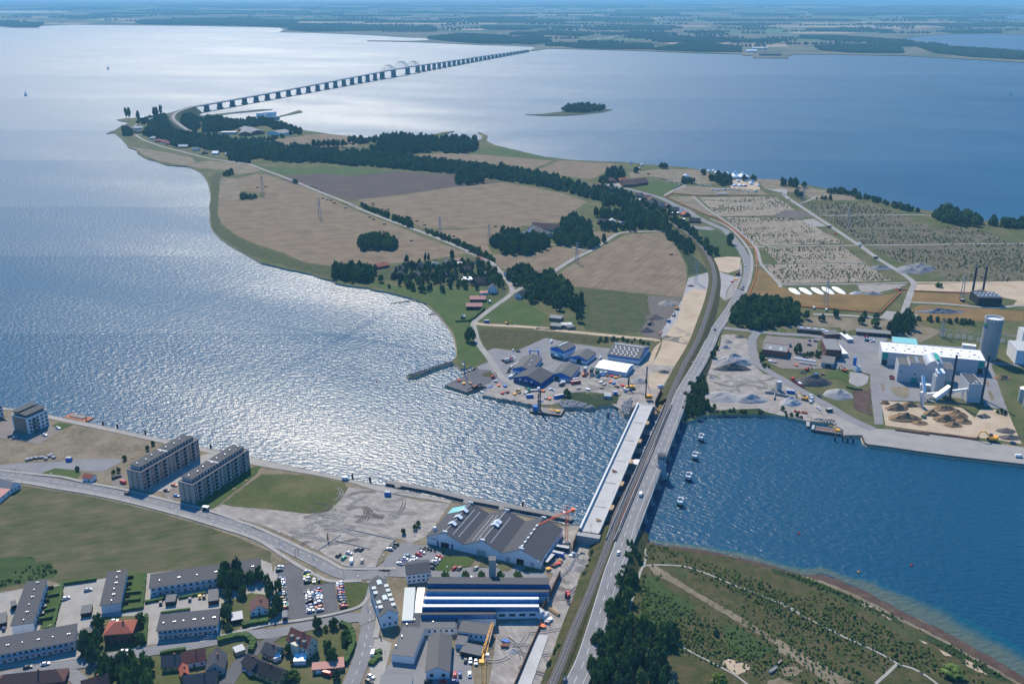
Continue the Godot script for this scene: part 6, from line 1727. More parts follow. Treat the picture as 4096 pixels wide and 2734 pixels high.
	for q in [[[41,2,-516.3,36.9,2,-500.8],6.0,"rusty sheet pile wall west of the new bridge abutment"],[[27.9,2,-474.9,20.9,2,-452.1,15.3,2,-437.2],4.0,"rusty sheet pile wall along the saw-tooth hall"],[[16,2,-431.1,13.4,2,-421.8,8,2,-404.1,1.8,2,-382.9,-1.4,2,-372.7],2.2,"rusty sheet pile wall beside the white trough floor"],[[126,2,-743.2,117.1,2,-717.2],5.5,"sheet pile wall at the north end of the new bridge"]]:
		var pl:=line3(q[0],1)
		var wl:=thing("sheet_pile_wall",q[2],"retaining wall")
		var wm2:=MB.new()
		for k in pl.size()-1:
			var d:=pl[k].distance_to(pl[k+1])
			var cnt:=int(d/.7)
			var t:=(pl[k+1]-pl[k])/d
			var n:=Vector3(-t.z,0,t.x)*.22
			for j in cnt:
				var u:=pl[k]+t*(d*j/cnt)+n*(1 if j % 2 else -1)
				var v:=pl[k]+t*(d*(j+1)/cnt)+n*(-1 if j % 2 else 1)
				wm2.bar(u+W(0,q[1]*.5,0),v+W(0,q[1]*.5,0),.14,q[1])
		put("sheet_piles",wm2,M["rust"],wl)
	struct("trough_floor",flat(v2([13.7,-420.9,19.2,-419.8,9.8,-382.9,7.5,-372.7,-.3,-371.2,3,-382.9]),2.5),M["concrete"])
	var sb:=thing("arch_bridge","long many-piered sound bridge with three steel arches in its middle","bridge")
	var s0:=Vector3(-893.7,0,-2740.1)
	var s1:=Vector3(89.3,0,-5683.3)
	var sd:=(s1-s0).normalized()
	var sn:=Vector3(-sd.z,0,sd.x)
	var sl_:=s0.distance_to(s1)
	var total:=48
	var arc0:=(W(-540.2,0,-3899.5)-s0).dot(sd)
	var st:=PackedFloat32Array()
	for k in 20: st.append(arc0*k/19.0)
	st.append(arc0+104); st.append(arc0+241); st.append(arc0+345)
	for k in 26: st.append(arc0+345+(sl_-arc0-345)*(k+1)/26.0)
	var prof:=PackedVector3Array()
	for k in 60:
		var t:=sl_*k/59.0
		var h:=20.0+9.0*exp(-pow((t-arc0-170)/700.0,2.0))-6.0*smoothstep(sl_-900,sl_,t)
		prof.append(s0+sd*t+W(0,h,0))
	var hd:=func(t: float) -> float: return 20.0+9.0*exp(-pow((t-arc0-170)/700.0,2.0))-6.0*smoothstep(sl_-900,sl_,t)
	for k in st.size():
		var h: float=hd.call(st[k])
		var c:=s0+sd*st[k]
		var w:=1.25 if k>=19 and k<=22 else 1.0
		var pm:=MB.new()
		pm.box(W(c.x,(h-4)*.5,c.z),W(14*w,h-4,6.5*w),-atan2(sn.z,sn.x))
		pm.box(W(c.x,1.5,c.z),W(18*w,5,10*w),-atan2(sn.z,sn.x))
		put("pier",pm,M["m29"],sb)
	var dm:=MB.new()
	band(dm,prof,-6.0,6.0,.0,3.6)
	put("deck_girder",dm,M["steel"],sb)
	dm=MB.new()
	band(dm,prof,-5.0,1.0,.15)
	put("roadway",dm,M["asphalt"],sb)
	for q in [[arc0,arc0+104,20.0],[arc0+104,arc0+241,26.0],[arc0+241,arc0+345,20.0]]:
		for s in [-5.5,5.5]:
			var am:=MB.new()
			var prev:=O3
			for k in 17:
				var t: float=lerpf(q[0],q[1],k/16.0)
				var y: float=hd.call(t)+q[2]*4.0*(k/16.0)*(1.0-k/16.0)
				var p: Vector3=s0+sd*t+sn*s+W(0,y,0)
				if k>0: am.bar(prev,p,1.5,1.8)
				prev=p
				if k>0 and k<16 and k % 2==0:
					am.bar(W(p.x,hd.call(t),p.z),p,.5)
			put("arch",am,M["steel"],sb)
		var xm:=MB.new()
		for k in range(3,14,2):
			var t: float=lerpf(q[0],q[1],k/16.0)
			var y: float=hd.call(t)+q[2]*4.0*(k/16.0)*(1.0-k/16.0)
			xm.bar(s0+sd*t+sn*-5.5+W(0,y,0),s0+sd*t+sn*5.5+W(0,y,0),.8)
		put("cross_brace",xm,M["steel"],sb)
	var e0:=s0+W(0,20,0)
	var ramp:=PackedVector3Array()
	ramp.append_array(line3([-756.2,4,-2315.3,-794.3,8,-2362.6,-842.7,12,-2446.6,-875.5,15,-2514.9,-897.3,17,-2596.8,-900.8,18.5,-2666.2]))
	ramp.append(e0)
	bank("bridge_ramp",ramp,-7.5,7.5,1.2,"brush")
	mb=MB.new()
	band(mb,ramp,-2.0,6.0,.1)
	struct("ramp_road",mb,M["m26"])
	mb=MB.new()
	band(mb,ramp,-7.0,-2.6,.1)
	struct("ramp_track",mb,M["ballast"])
var protos:={}
const GREENS:=[[.09,.135,.035],[.065,.11,.035],[.12,.17,.04],[.05,.09,.04],[.15,.19,.03],[.11,.15,.11]]
func crown_mesh(seed_: int,shape: String,clumps: int,leaves: int) -> ArrayMesh:
	var r:=RandomNumberGenerator.new()
	r.seed=seed_
	var mb:=MB.new()
	mb.coloured=true
	var cen:=[]
	for k in clumps:
		var y:=r.randf_range(.12,.95)
		var w:=.0
		match shape:
			"round": w=sqrt(maxf(.02,1.0-pow((y-.38)/.62,2.0)))
			"column": w=.35+.65*sin(PI*clampf(y,.05,.95))
			"cone": w=(1.0-y)*.95+.05
			"bush": w=sqrt(maxf(.05,1.0-pow((y-.25)/.8,2.0)))
		var a:=r.randf()*TAU
		var d:=w*sqrt(r.randf_range(.2,1.0))*.78
		cen.append([W(cos(a)*d,y,sin(a)*d),r.randf_range(.2,.36)*(.6+.4*w)])
	for c in cen:
		var g:=r.randf_range(.6,1.45)
		mb.tint=Color(g,g*r.randf_range(.94,1.06),g*.95)
		var pts:=[]
		for ring in [[-.75,.6],[.1,1.0],[.75,.55]]:
			var row:=[]
			for k in 6:
				var an: float=TAU*(k+.5*ring[0])/6.0
				var q: float=c[1]*ring[1]*r.randf_range(.75,1.25)
				row.append(c[0]+W(cos(an)*q,ring[0]*c[1]*.8*r.randf_range(.85,1.15),sin(an)*q))
			pts.append(row)
		var top: Vector3=c[0]+W(0,c[1],0)
		for k in 6:
			var j:=(k+1) % 6
			for i in 2: mb.quad(pts[i][j],pts[i][k],pts[i+1][k],pts[i+1][j])
			mb.tri(pts[2][j],pts[2][k],top)
	for k in leaves:
		var c=cen[r.randi() % cen.size()]
		var dv:=Vector3(r.randf_range(-1,1),r.randf_range(-.7,1),r.randf_range(-1,1)).normalized()
		var p: Vector3=c[0]+dv*c[1]*r.randf_range(.85,1.3)
		var s:=r.randf_range(.05,.11)
		var u:=dv.cross(W(r.randf()-.5,r.randf()-.5,r.randf()-.5)).normalized()*s
		var w2:=u.cross(dv).normalized()*s*.8+dv*s*r.randf_range(-.4,.4)
		var g:=r.randf_range(.7,1.5)
		mb.tint=Color(g,g,g*.9)
		mb.quad(p-u-w2,p+u-w2,p+u+w2,p-u+w2)
	return mb.mesh()
func tree_protos():
	var tm:=MB.new()
	tm.tube(W(0,-.05,0),W(0,.45,0),.075,.04,7,false)
	tm.bar(W(0,.25,0),W(.25,.55,.1),.035)
	tm.bar(W(0,.28,0),W(-.22,.58,-.12),.035)
	tm.bar(W(0,.3,0),W(.05,.62,-.24),.03)
	protos.trunk=tm.mesh()
	pm("bark",.06,.05,.04,.95)
	for k in GREENS.size():
		var m:=pm("leaf_%d" % k,GREENS[k][0],GREENS[k][1],GREENS[k][2],.9,.2)
		m.vertex_color_use_as_albedo=true
		m.backlight_enabled=true
		m.backlight=Color(.45,.6,.2)
	for k in 4: protos["round_%d" % k]=crown_mesh(100+k,"round",24,260)
	for k in 2: protos["bush_%d" % k]=crown_mesh(120+k,"bush",16,200)
	protos.column_0=crown_mesh(130,"column",24,240)
	protos.tuft=crown_mesh(150,"bush",4,24)
	protos.cone_0=crown_mesh(140,"cone",26,240)
func tree(kind: String,green: int,at: Vector3,h: float,w: float,label: String,group:="",called:="tree") -> Node3D:
	var o:=thing(called,label,"bush" if kind.begins_with("bush") else "tree",W(at.x,2.1,at.z),rng.randf()*TAU,group)
	var lift:=.0 if kind.begins_with("bush") else h*.14
	if lift>.0:
		var t:=put("trunk",protos.trunk,M["bark"],o)
		t.scale=W(h*.5,h,h*.5)
	var c:=put("crown",protos[kind],M["leaf_%d" % green],o)
	c.position.y=lift
	c.scale=W(w,h-lift,w)
	return o
func fill(a: Array,gap: float) -> PackedVector2Array:
	var p:=v2(a)
	var lo:=p[0]
	var hi:=p[0]
	for q in p:
		lo=lo.min(q)
		hi=hi.max(q)
	var r:=PackedVector2Array()
	var j:=0
	var y:=lo.y
	while y<hi.y+gap:
		var x:=lo.x+(gap*.5 if j % 2 else .0)
		while x<hi.x+gap:
			var q:=Vector2(x,y)+Vector2(rr(-.4,.4),rr(-.4,.4))*gap
			if Geometry2D.is_point_in_polygon(q,p): r.append(q)
			x+=gap
		y+=gap*.87
		j+=1
	return r
func tufts(called: String,a: Array,gap: float,s: float,green: int,cut: float,deg:=.0):
	var nz:=noise(int(absf(a[0])),.012,3)
	var o:=Vector2.RIGHT.rotated(deg_to_rad(deg))
	var tf:=[]
	for p in fill(a,gap):
		if nz.get_noise_2d(p.dot(o)*.5,p.dot(o.orthogonal())*2.0)+rr(-.3,.3)>cut:
			var q:=s*rr(.5,1.5)
			tf.append(Transform3D(Basis(UP,rng.randf()*TAU).scaled(W(q*1.3,q,q*1.3)),W(p.x,2.05,p.y)))
	var mm:=MultiMesh.new()
	mm.transform_format=MultiMesh.TRANSFORM_3D
	mm.mesh=protos.tuft
	mm.instance_count=tf.size()
	for k in tf.size(): mm.set_instance_transform(k,tf[k])
	var r:=MultiMeshInstance3D.new()
	r.name=numbered(called)
	r.multimesh=mm
	r.material_override=M["leaf_%d" % green]
	add_child(r)
	r.set_meta("kind","stuff")
var single:=0
func wood(label: String,group: String,a: Array,gap: float,h: float,w: float,kinds: Array,greens: Array,singles: int,called:="woodland",category:="tree",y0:=1.9):
	singles=int(singles*.5)
	if singles==0 and h>8: h*=.78
	var p:=Array(fill(a,gap))
	p.sort_custom(func(u,v): return u.y>v.y)
	var masses:={}
	for k in p.size():
		var kind: String=kinds[rng.randi() % kinds.size()]
		var g: int=greens[rng.randi() % greens.size()]
		var s:=rr(.72,1.25)
		var at:=Vector3(p[k].x,2,p[k].y)
		if k<singles:
			tree(kind,g,at,h*s,w*.86*s*rr(.85,1.15),label,group,"bush" if kind.begins_with("bush") else "tree")
			single+=1
		else:
			var key:="%s|%d" % [kind,g]
			if not masses.has(key): masses[key]=[]
			var ww:=w*.86*s*rr(.85,1.15)
			masses[key].append(Transform3D(Basis(UP,rng.randf()*TAU).scaled(W(ww,h*s*rr(.8,1.1),ww)),at+W(0,.4,0)))
	for key in masses:
		var mm:=MultiMesh.new()
		mm.transform_format=MultiMesh.TRANSFORM_3D
		mm.mesh=protos[key.get_slice("|",0)]
		mm.instance_count=masses[key].size()
		for k in masses[key].size(): mm.set_instance_transform(k,masses[key][k])
		var o:=MultiMeshInstance3D.new()
		o.name=numbered(called)
		o.multimesh=mm
		o.material_override=M["leaf_%s" % key.get_slice("|",1)]
		add_child(o)
		o.set_meta("kind","stuff")
func hedge(label: String,a: Array,w: float,h: float,green:=1):
	var p:=v2(a)
	var o:=thing("hedge",label,"hedge",O3)
	var mb:=MB.new()
	mb.coloured=true
	for k in p.size()-1:
		var d:=p[k].distance_to(p[k+1])
		var cnt:=maxi(1,int(d/.9))
		for j in cnt:
			var q:=p[k].lerp(p[k+1],(j+.5)/cnt)
			var g:=rr(.75,1.25)
			mb.tint=Color(g,g,g)
			mb.box(W(q.x+rr(-.1,.1),2.0+h*.5,q.y),W(1.3,h*rr(.85,1.12),w*rr(.85,1.15)),-atan2(p[k+1].y-p[k].y,p[k+1].x-p[k].x)+rr(-.15,.15))
	put("foliage",mb,M["leaf_%d" % green],o)
func trees():
	tree_protos()
	var RD:=["round_0","round_1","round_2","round_3"]
	var BU:=["bush_0","bush_1"]
	var MIX:=RD+BU
	for q in [[[308,-1566,435,-1572,441,-1503,439,-1459,404,-1428,313,-1424],.12],[[321,-1417,416,-1409,433,-1391,449,-1260,325,-1242],.05],[[333,-1234,436,-1239,441,-1237,441,-1161,327,-1153,333,-1155],.02],[[315,-1145,317,-1145,440,-1155,447,-1079,312,-1067],-.1]]: tufts("plot_weeds",q[0],4.5,1.3,1,q[1],-2.8)
	for q in [[469,-1516,577,-1520,587,-1440,469,-1428],[468,-1419,592,-1427,608,-1342,472,-1333],[471,-1328,607,-1336,641,-1363,671,-1310,670,-1260,470,-1253],[478,-1244,688,-1253,740,-1255,648,-1083,507,-1073,515,-1116,481,-1181]]: tufts("plot_weeds",q,5.5,1.5,1,-.12,-3.7)
	tufts("heath_scrub",[82.8,-508.9,105.8,-502.8,133.4,-492.7,155.9,-478.9,177.8,-467.4,200.1,-442.7,224.5,-415.5,244.6,-386.7,256.8,-369,208.1,-331.3,81.4,-409.3,68.5,-441.7,76.9,-484],2.2,.9,2,.12,41.7)
	tufts("heath_scrub",[82.8,-508.9,105.8,-502.8,133.4,-492.7,155.9,-478.9,177.8,-467.4,200.1,-442.7,224.5,-415.5,244.6,-386.7,256.8,-369,208.1,-331.3,81.4,-409.3,68.5,-441.7,76.9,-484],3.0,1.1,0,.2,41.7)
	tufts("dune_scrub",[152,-484,162,-478.4,180.2,-463.1,196.2,-448.7,208.7,-436.8,220.3,-421.8,231.6,-405.8,246.2,-384.3,235,-389.1,217.5,-416.3,202.9,-433.9,185.3,-452.2,163.2,-471.2],1.8,1.0,0,-.15)
	tufts("reeds",[-312,-492.1,-287.7,-494.4,-271.1,-485.1,-265.8,-478.9,-275.9,-470.7,-291.5,-464.2],1.8,1.2,2,-.2)
	wood("dark tree of the thicket between the road and the sandy footpath","thicket beside the road",[45.8,-420,52.4,-423.2,64.9,-425.9,76.7,-423.6,85.7,-418.1,87.9,-411,80.2,-408.4,72.9,-396.5,76,-388.3,79.4,-378.9,36.5,-378.9,41.2,-398.2,44,-411.9],5.6,8.0,3.9,MIX,[0,1,1,3],70)
	wood("tree of the narrow strip along the cycle path, north end","roadside strip",[69,-505.2,74.9,-504.6,75.6,-490.9,70.9,-481.7,65.9,-482.9,65.7,-489.8],4.6,6.5,3.0,RD,[0,1,4],20)
	wood("tree of the narrow strip along the cycle path, middle","roadside strip middle",[61,-472.8,66.7,-478.9,72,-469.6,70.9,-463.1,67.5,-455.8,62.6,-441.7,60,-451.7,58.1,-462.1],4.8,7.0,3.2,RD,[0,1,2],25)
	wood("tree of the narrow strip along the cycle path, south end","roadside strip south",[53.7,-445.7,59.9,-450.7,62.8,-435.9,64.3,-426.4,57.1,-424.1,49.8,-425.9,51.3,-435.9],4.8,7.5,3.4,RD,[0,1,2],25)
	wood("silver green willow bush at the lower edge of the heath","willows",[72.4,-385.9,80.7,-387.5,84.9,-380.4,71.2,-377.3],4.5,5,3.4,BU,[5],8)
	wood("dark bush at the corner of the footpath","footpath bushes",[78.8,-426.4,87.7,-427.3,88,-421.8,80.2,-420],3.6,4.5,2.6,BU,[1,3],8)
	tree("bush_0",4,G(101.2,-383.6),5,4.6,"big yellow green bush beside the small dark shed on the heath","","bush")
	tree("bush_1",1,G(107.7,-421.3),3,2.0,"single dark bush alone on the heath near the mown track","","bush")
	tree("bush_0",1,G(76.2,-425.9),3,1.8,"small dark bush by the bend of the footpath","","bush")
	tree("bush_1",2,G(217.7,-389.1),3.5,7.5,"wide low rose bush between path and dunes","","bush")
	wood("tall dark tree in front of the longest row house","row house trees",[-169.2,-472.8,-164.8,-475,-157.8,-475,-150.6,-462.1,-155.7,-455.8,-163.6,-462.1],6,9.5,4.2,RD,[1,3],10)
	wood("garden tree between row house and car park","car park edge trees",[-144.6,-471.1,-140.3,-474.4,-135,-467.8,-128.7,-451.1,-135.5,-454.1,-140.5,-464.6,-151,-464.6,-152.8,-468.9],6,7.5,3.4,RD,[0,1,2,3],18)
	wood("dark tree at the corner of the car park shed","corner trees",[-133.5,-448,-128.2,-449.1,-124.1,-433.3,-129.6,-434.3],5.5,8,3.6,RD,[1,3],6)
	wood("garden tree at the street corner below the red hipped villa","villa garden trees",[-224.9,-418.1,-216.1,-419,-209.9,-409.3,-211.6,-404.9,-200.1,-389.9,-209.2,-396.5,-220.3,-405.8],6,9,4.0,RD,[1,0,3],12)
	wood("tree of the dense garden at the lower edge","lower garden trees",[-207.5,-394.9,-200.5,-402.4,-186.7,-402.4,-177.8,-388.3,-175.6,-378.9,-197.8,-378.9],6.2,8.5,4.0,RD,[0,1,2,3],26)
	tree("round_1",1,G(-220,-426.4),8,3.6,"dark round tree beside the red hipped villa")
	tree("round_2",0,G(-199.3,-431.1),6,3.4,"leafy tree right of the red hipped villa")
	tree("round_0",1,G(-193.9,-414.6),5,3.6,"bushy tree in the front garden of the red hipped villa")
	tree("round_3",3,G(-158.3,-451.7),8,3.2,"dark tree beside the long carport")
	tree("round_0",0,G(-150.6,-454.8),6,2.6,"small tree behind the brown tiled bungalow")
	tree("round_2",1,G(-153.6,-433.9),9,3.8,"large dark tree over the pale carport")
	tree("bush_0",1,G(-150.1,-424.5),3.2,2.8,"round clipped bush at the street beside the pale carport","","bush")
	tree("round_1",1,G(-103.5,-426.4),7,2.8,"dark pine-like tree at the villa's street corner")
	tree("round_0",3,G(-94.9,-427.3),5,2.8,"dark round tree at the top of the oval hedge")
	tree("bush_1",4,G(-99.1,-424.5),3,1.8,"yellowish bush beside the dark pine-like tree","","bush")
	tree("round_3",2,G(-86.4,-414.6),7,3.4,"loose olive green tree inside the oval hedge")
	tree("round_1",1,G(-95.1,-409.3),5,2.8,"young tree on the villa lawn")
	tree("round_2",1,G(-90.8,-399),8,3.6,"weeping tree beside the pink roofed garage")
	tree("round_0",1,G(-114.6,-405.8),5,2.2,"tree in the narrow yard behind the cream villa")
	tree("bush_0",2,G(-107.6,-385.9),5,3.6,"large bush at the lower edge behind the black farmhouse","","bush")
	tree("cone_0",1,G(-110.8,-397.3),4,1.5,"small cone shaped conifer in the villa's yard")
	tree("round_3",3,G(-86.8,-386.7),5,2.2,"dark tree beside the red van")
	hedge("thick curved hedge round the villa's lawn",[-91.7,-429.2,-87.4,-427.3,-84.2,-421.8,-82.3,-413.7,-82.8,-405.8,-84.2,-397.3],2.6,2.4)
	hedge("long clipped hedge below the brown tiled bungalow",[-143.8,-427.7,-139.1,-430,-131.1,-431.9],3.0,2.2)
	hedge("wide hedge of the garden inside the lane bend",[-153,-414.6,-145.5,-418.1,-139.4,-419,-134.1,-413.7,-134,-406.7],3.2,2.6)
	hedge("hedge between two gravel courts of the row houses",[-257.5,-467.4,-252.1,-453.7,-248.3,-439.7,-243.8,-424.5],1.6,1.8)
	hedge("hedge along the mown field behind the gravel court",[-255.8,-466.3,-247.4,-468.5,-239.5,-470.7],1.6,1.8)
	hedge("hedge beside the garden path of the middle row house",[-213.2,-476.1,-208.8,-462.1,-203.3,-443.7,-213.2,-441.2],1.6,1.8)
	hedge("hedge in front of the longest row house",[-203.3,-448.7,-194.7,-451.7,-195.1,-454.8],1.6,1.6)
	hedge("low hedge between the parking bays and the longest row house",[-185.9,-452.7,-178.8,-455.3,-172.4,-457.4],1.4,1.4)
	hedge("hedge behind the street row house",[-191.3,-439.2,-183.3,-441.2,-176.7,-442.7],1.2,1.2)
	hedge("hedge right of the red hipped villa",[-198.2,-436.8,-194.1,-424.5,-190.7,-413.7],1.6,2.0)
	hedge("hedge in front of the red roofed terrace",[-179.8,-404.9,-173.3,-407.1,-168,-408.2],1.6,1.8)
	for k in 4: hedge(["first garden hedge beside the row house at the reed bed","second garden hedge beside the row house at the reed bed","third garden hedge beside the row house at the reed bed","lowest garden hedge beside the row house at the reed bed"][k],[[-259.9,-454.8,-254.1,-456.8],[-255.3,-440.7,-250,-443.7],[-254.9,-433.5,-248.7,-435.4],[-249.2,-425,-245.2,-426.4]][k],1.6,1.6)
	for k in 3: hedge(["upper garden hedge beside the middle row house","second garden hedge beside the middle row house","lower garden hedge beside the middle row house"][k],[[-216.9,-457.4,-208.9,-458.9],[-214.8,-450.2,-206.9,-451.7],[-213.4,-441.7,-203.9,-443.7]][k],1.6,1.6)
	hedge("dark shrubs on the forecourt island",[-70.9,-396.5,-69.3,-400.7,-67,-402.8],3.0,1.8)
	hedge("small shrub bed beside the white van",[-70.9,-404.9,-68.9,-406.2,-67,-407.1],2.2,1.6)
	for k in 5: tree("round_%d" % (k % 4),2,[G(-38.4,-470.5),G(-26.8,-470.9),G(-17.4,-470.9),G(-6.7,-470.9),G(3.2,-470.9)][k],5.4,2.6,["light green street tree first from the factory office","small light green street tree second from the factory office","light green street tree left of the concrete stair tower","light green street tree right of the concrete stair tower","light green street tree last before the works fence"][k],"street trees in the factory street")
	for k in 5: tree("bush_%d" % (k % 2),1,[G(-52.9,-503.3),G(-50.9,-502.5),G(-49,-501.6),G(-46.9,-500.8),G(-41.3,-498.7)][k],1.5,1.0,["clipped round shrub first from the car row at the warehouse","clipped round shrub second from the car row","clipped round shrub third from the car row","clipped round shrub fourth from the car row","double clipped shrub near the warehouse lawn"][k],"clipped shrubs before the warehouse","bush")
	for q in [[G(-269.5,-637),"young tree in the dry meadow, upper one near the apartment block"],[G(-268.2,-645.1),"young tree in the dry meadow close to the promenade"],[G(-280.4,-621.2),"young tree in the dry meadow beside the picnic table"],[G(-307.3,-604.4),"slender young tree on the verge behind the small white house"],[G(-279.5,-598.7),"dark round shrub at the parking bay of the first apartment block"],[G(-277.5,-602.7),"second shrub at the parking bay of the first apartment block"],[G(-68,-520.7),"young tree at the gravel yard fence, lower"],[G(-61,-525.9),"young tree at the gravel yard fence, middle"],[G(-59.5,-529.8),"young tree at the gravel yard fence, upper"]]:
		tree("round_%d" % (single % 4),1,q[0],3.6,1.7,q[1])
		single+=1
	tree("round_2",1,G(-113.4,-512),5.5,.5,"bare leafless tree at the gravel yard wall")
	wood("shrub on the railway bank by the sheet pile wall","railway bank shrubs",[46.1,-496.1,54,-511.9,54.8,-505.7,50.1,-489,44.4,-473.3,41.9,-473.3,44.5,-483.3],3.4,2.6,1.8,BU,[0,1,4],14)
	wood("shrub on the lower railway bank","lower railway shrubs",[24.7,-416.3,26.4,-415.5,21.3,-401.5,17.5,-389.9,17.1,-393.2],3.4,2.6,1.8,BU,[0,1],8)
	wood("tree of the round copse standing alone in the big stubble field","field copse",[-201,-1218,-207,-1262,-200,-1286,-184,-1289,-163,-1274,-152,-1244,-154,-1222,-169,-1218,-186,-1220],7,9.5,5.0,RD,[0,1,1,3,2],30)
	wood("big dark tree of the shore grove","shore grove",[-212,-1089,-215,-1122,-200,-1127,-183,-1122,-165,-1107,-161,-1077,-176,-1072,-196,-1073],7.5,11,5.6,RD,[1,3,0],40)
	wood("garden tree in the hamlet by the bay","hamlet trees",[-143,-1084,-140,-1141,-114,-1151,-87,-1151,-53,-1172,-28,-1146,-14,-1098,-14,-1057,-56,-1057,-94,-1064,-119,-1057],10,6.4,3.8,MIX,[0,1,3,1,2],26)
	wood("tree along the lawn edge below the hamlet","lawn edge trees",[-157,-1053,-132,-1066,-86,-1045,-51,-1057,-48,-1045,-91,-1024,-133,-1049],12,6.5,3.2,MIX,[1,3,0],8)
	wood("hedge tree along the country road, village end","roadside hedge",[-126,-1331,-115,-1325,-81,-1271,-56,-1235,-34,-1202,-20,-1159,-25,-1157,-43,-1191,-58,-1220,-80,-1255,-104,-1291,-123,-1318],6,5,3.2,MIX,[0,1,2],10)
	wood("hedge tree along the country road, field end","far roadside hedge",[-246,-1506,-219,-1474,-177,-1412,-148,-1376,-137,-1342,-144,-1342,-176,-1398,-220,-1458],7,7,4.0,MIX,[1,0],4)
	wood("tree beside the junction above the shore road","junction trees",[-10,-1107,6,-1131,16,-1136,28,-1093,26,-1066,15,-1057,-2,-1066,-6,-1089],8,8,4.4,RD,[1,3,0],12)
	wood("tree of the wood above the stepped flat roofed house","slope wood",[15,-1091,23,-1110,32,-1086,43,-1105,58,-1082,68,-1055,65,-1013,60,-986,52,-960,41,-982,36,-997,21,-993,14,-1013],7.5,8.5,4.8,RD,[0,1,2,3,1],40)
	wood("tree at the asphalt drive of the stepped house","drive trees",[61,-990,76,-993,75,-945,69,-928,64,-952],7,10,3.6,RD,[1,3],6)
	tree("round_1",1,G(-41,-873),13,6.0,"broad dark lone tree on the shore lawn beside the road bend")
	tree("round_2",0,G(-153,-1075),8,4.4,"light green tree at the end of the shore grove")
	tree("column_0",3,G(-126,-1103),11,2.8,"dark pointed tree in the middle of the hamlet")
	tree("round_3",3,G(-132,-1159),9,3.6,"round dark tree at the field edge of the hamlet")
	tree("cone_0",3,G(-109,-1167),11,2.8,"tall pine beside another pine at the field edge")
	tree("cone_0",3,G(-105,-1169),10,2.6,"second tall pine at the field edge")
	tree("round_0",1,G(-76,-1177),11,3.2,"tall loose poplar at the field edge above the dark gabled house")
	tree("column_0",3,G(-188,-1139),8,2.4,"slim dark tree behind the shore grove")
	tree("round_2",1,G(-14,-1084),6,3.6,"round tree beside the road at the black barn house")
	tree("column_0",1,G(-10,-1051),7,2.0,"slim tree right of the white two storey house")
	tree("round_0",1,G(-40,-1045),7,2.8,"slim tree on the lawn before the black barn house")
	tree("round_3",1,G(-99,-1034),8,2.8,"upright tree on the lawn slope below the hamlet")
	tree("round_1",1,G(-79,-1038),7,3.2,"round tree beside the upturned boats on the lawn")
	hedge("hedge along the shore road below the long barn",[-45,-931,-39,-943,-30,-973],2.4,2.2)
	hedge("hedge along the shore lawn beside the pavilion",[-58,-931,-45,-933],2.0,1.6)
	tree("round_1",1,G(46.4,-738.2),6,3.6,"round dark shrub tree beside the blue shed on the bank")
	wood("shrub on the bank of the boatyard's back fence","yard back shrubs",[78,-872,89,-878,119,-875,135,-866,133,-858,107,-869,97,-872,86,-863],5.5,3,2.4,BU,[1,0],14)
	wood("tree of the copse in the ploughed field","ploughed copse",[-105,-1686,-95,-1707,-80,-1728,-75,-1761,-55,-1756,-52,-1686,-83,-1674],11,13,6,RD,[1,3,0],6)
	wood("tree of the farm grove","farm grove",[-33,-1256,-17,-1281,-13,-1312,10,-1309,11,-1274,32,-1281,47,-1287,51,-1256,42,-1227,16,-1194,-12,-1199],8,10,5.4,RD,[1,3,1,0],30)
	wood("tree of the wood beside the farm","farm wood",[54,-1259,64,-1321,73,-1375,89,-1419,114,-1361,115,-1334,104,-1315,114,-1265,125,-1265,104,-1229,75,-1238],8,9.5,5.2,RD,[1,3,1,0],20)
	wood("tree along the railway cutting above the curved field","railway trees",[166,-1348,171,-1404,163,-1375,121,-1419,186,-1465,211,-1441,225,-1375,227,-1328,215,-1321,190,-1341],9,10,5,RD,[1,3,0],12)
	wood("shrub on the bank left of the railway","railway west shrubs",[218,-1321,231,-1308,242,-1247,239,-1207,225,-1201,221,-1241,214,-1283],7,6,4,MIX,[1,3],10)
	wood("tree on the bank right of the railway","railway east trees",[232,-1400,249,-1368,259,-1315,262,-1229,264,-1196,253,-1185,253,-1235,247,-1302,238,-1351],7.5,8,4.2,MIX,[1,3,0],10)
	tree("round_0",1,G(293,-1253),14,5.4,"tall tree standing alone beside the main road bend")
	wood("tree in the gardens of the roadside houses","roadside gardens",[154,-1662,178,-1623,192,-1586,203,-1550,218,-1503,236,-1455,253,-1406,237,-1413,219,-1451,206,-1482,186,-1532,148,-1595],13,9,4.6,MIX,[1,3,0],6)
	wood("tree between the railway and the clearing","clearing trees",[143,-1541,179,-1541,198,-1482,214,-1435,225,-1377,217,-1336,199,-1377,187,-1420,173,-1491,139,-1495],11,10,5.2,RD,[1,3,0],6)
	wood("tree in front of the clearing houses","clearing front trees",[129,-1377,142,-1363,158,-1349,182,-1356,177,-1323,155,-1323,125,-1329],10,9,4.6,RD,[1,3],6)
	wood("woodland","long belt",[-341,-2028,-292,-2007,-219,-1958,-149,-1915,-60,-1861,-7,-1828,23,-1784,63,-1750,90,-1697,133,-1627,157,-1585,151,-1527,128,-1553,95,-1608,41,-1671,-17,-1718,-57,-1750,-98,-1772,-162,-1807,-227,-1840,-279,-1867,-316,-1873],10.5,13,6.4,RD,[1,3,1,0],0)
	wood("woodland","tip wood",[-921,-2487,-943,-2658,-901,-2553,-853,-2424,-804,-2341,-732,-2262,-681,-2262,-632,-2176,-585,-2184,-532,-2127,-441,-2080,-326,-2011,-304,-1867,-384,-1905,-449,-1905,-528,-1958,-521,-1905,-561,-1918,-596,-2028,-651,-2073,-710,-2111,-736,-2111,-788,-2201,-839,-2262,-869,-2289],11.5,13,6.8,RD,[1,3,1],0)
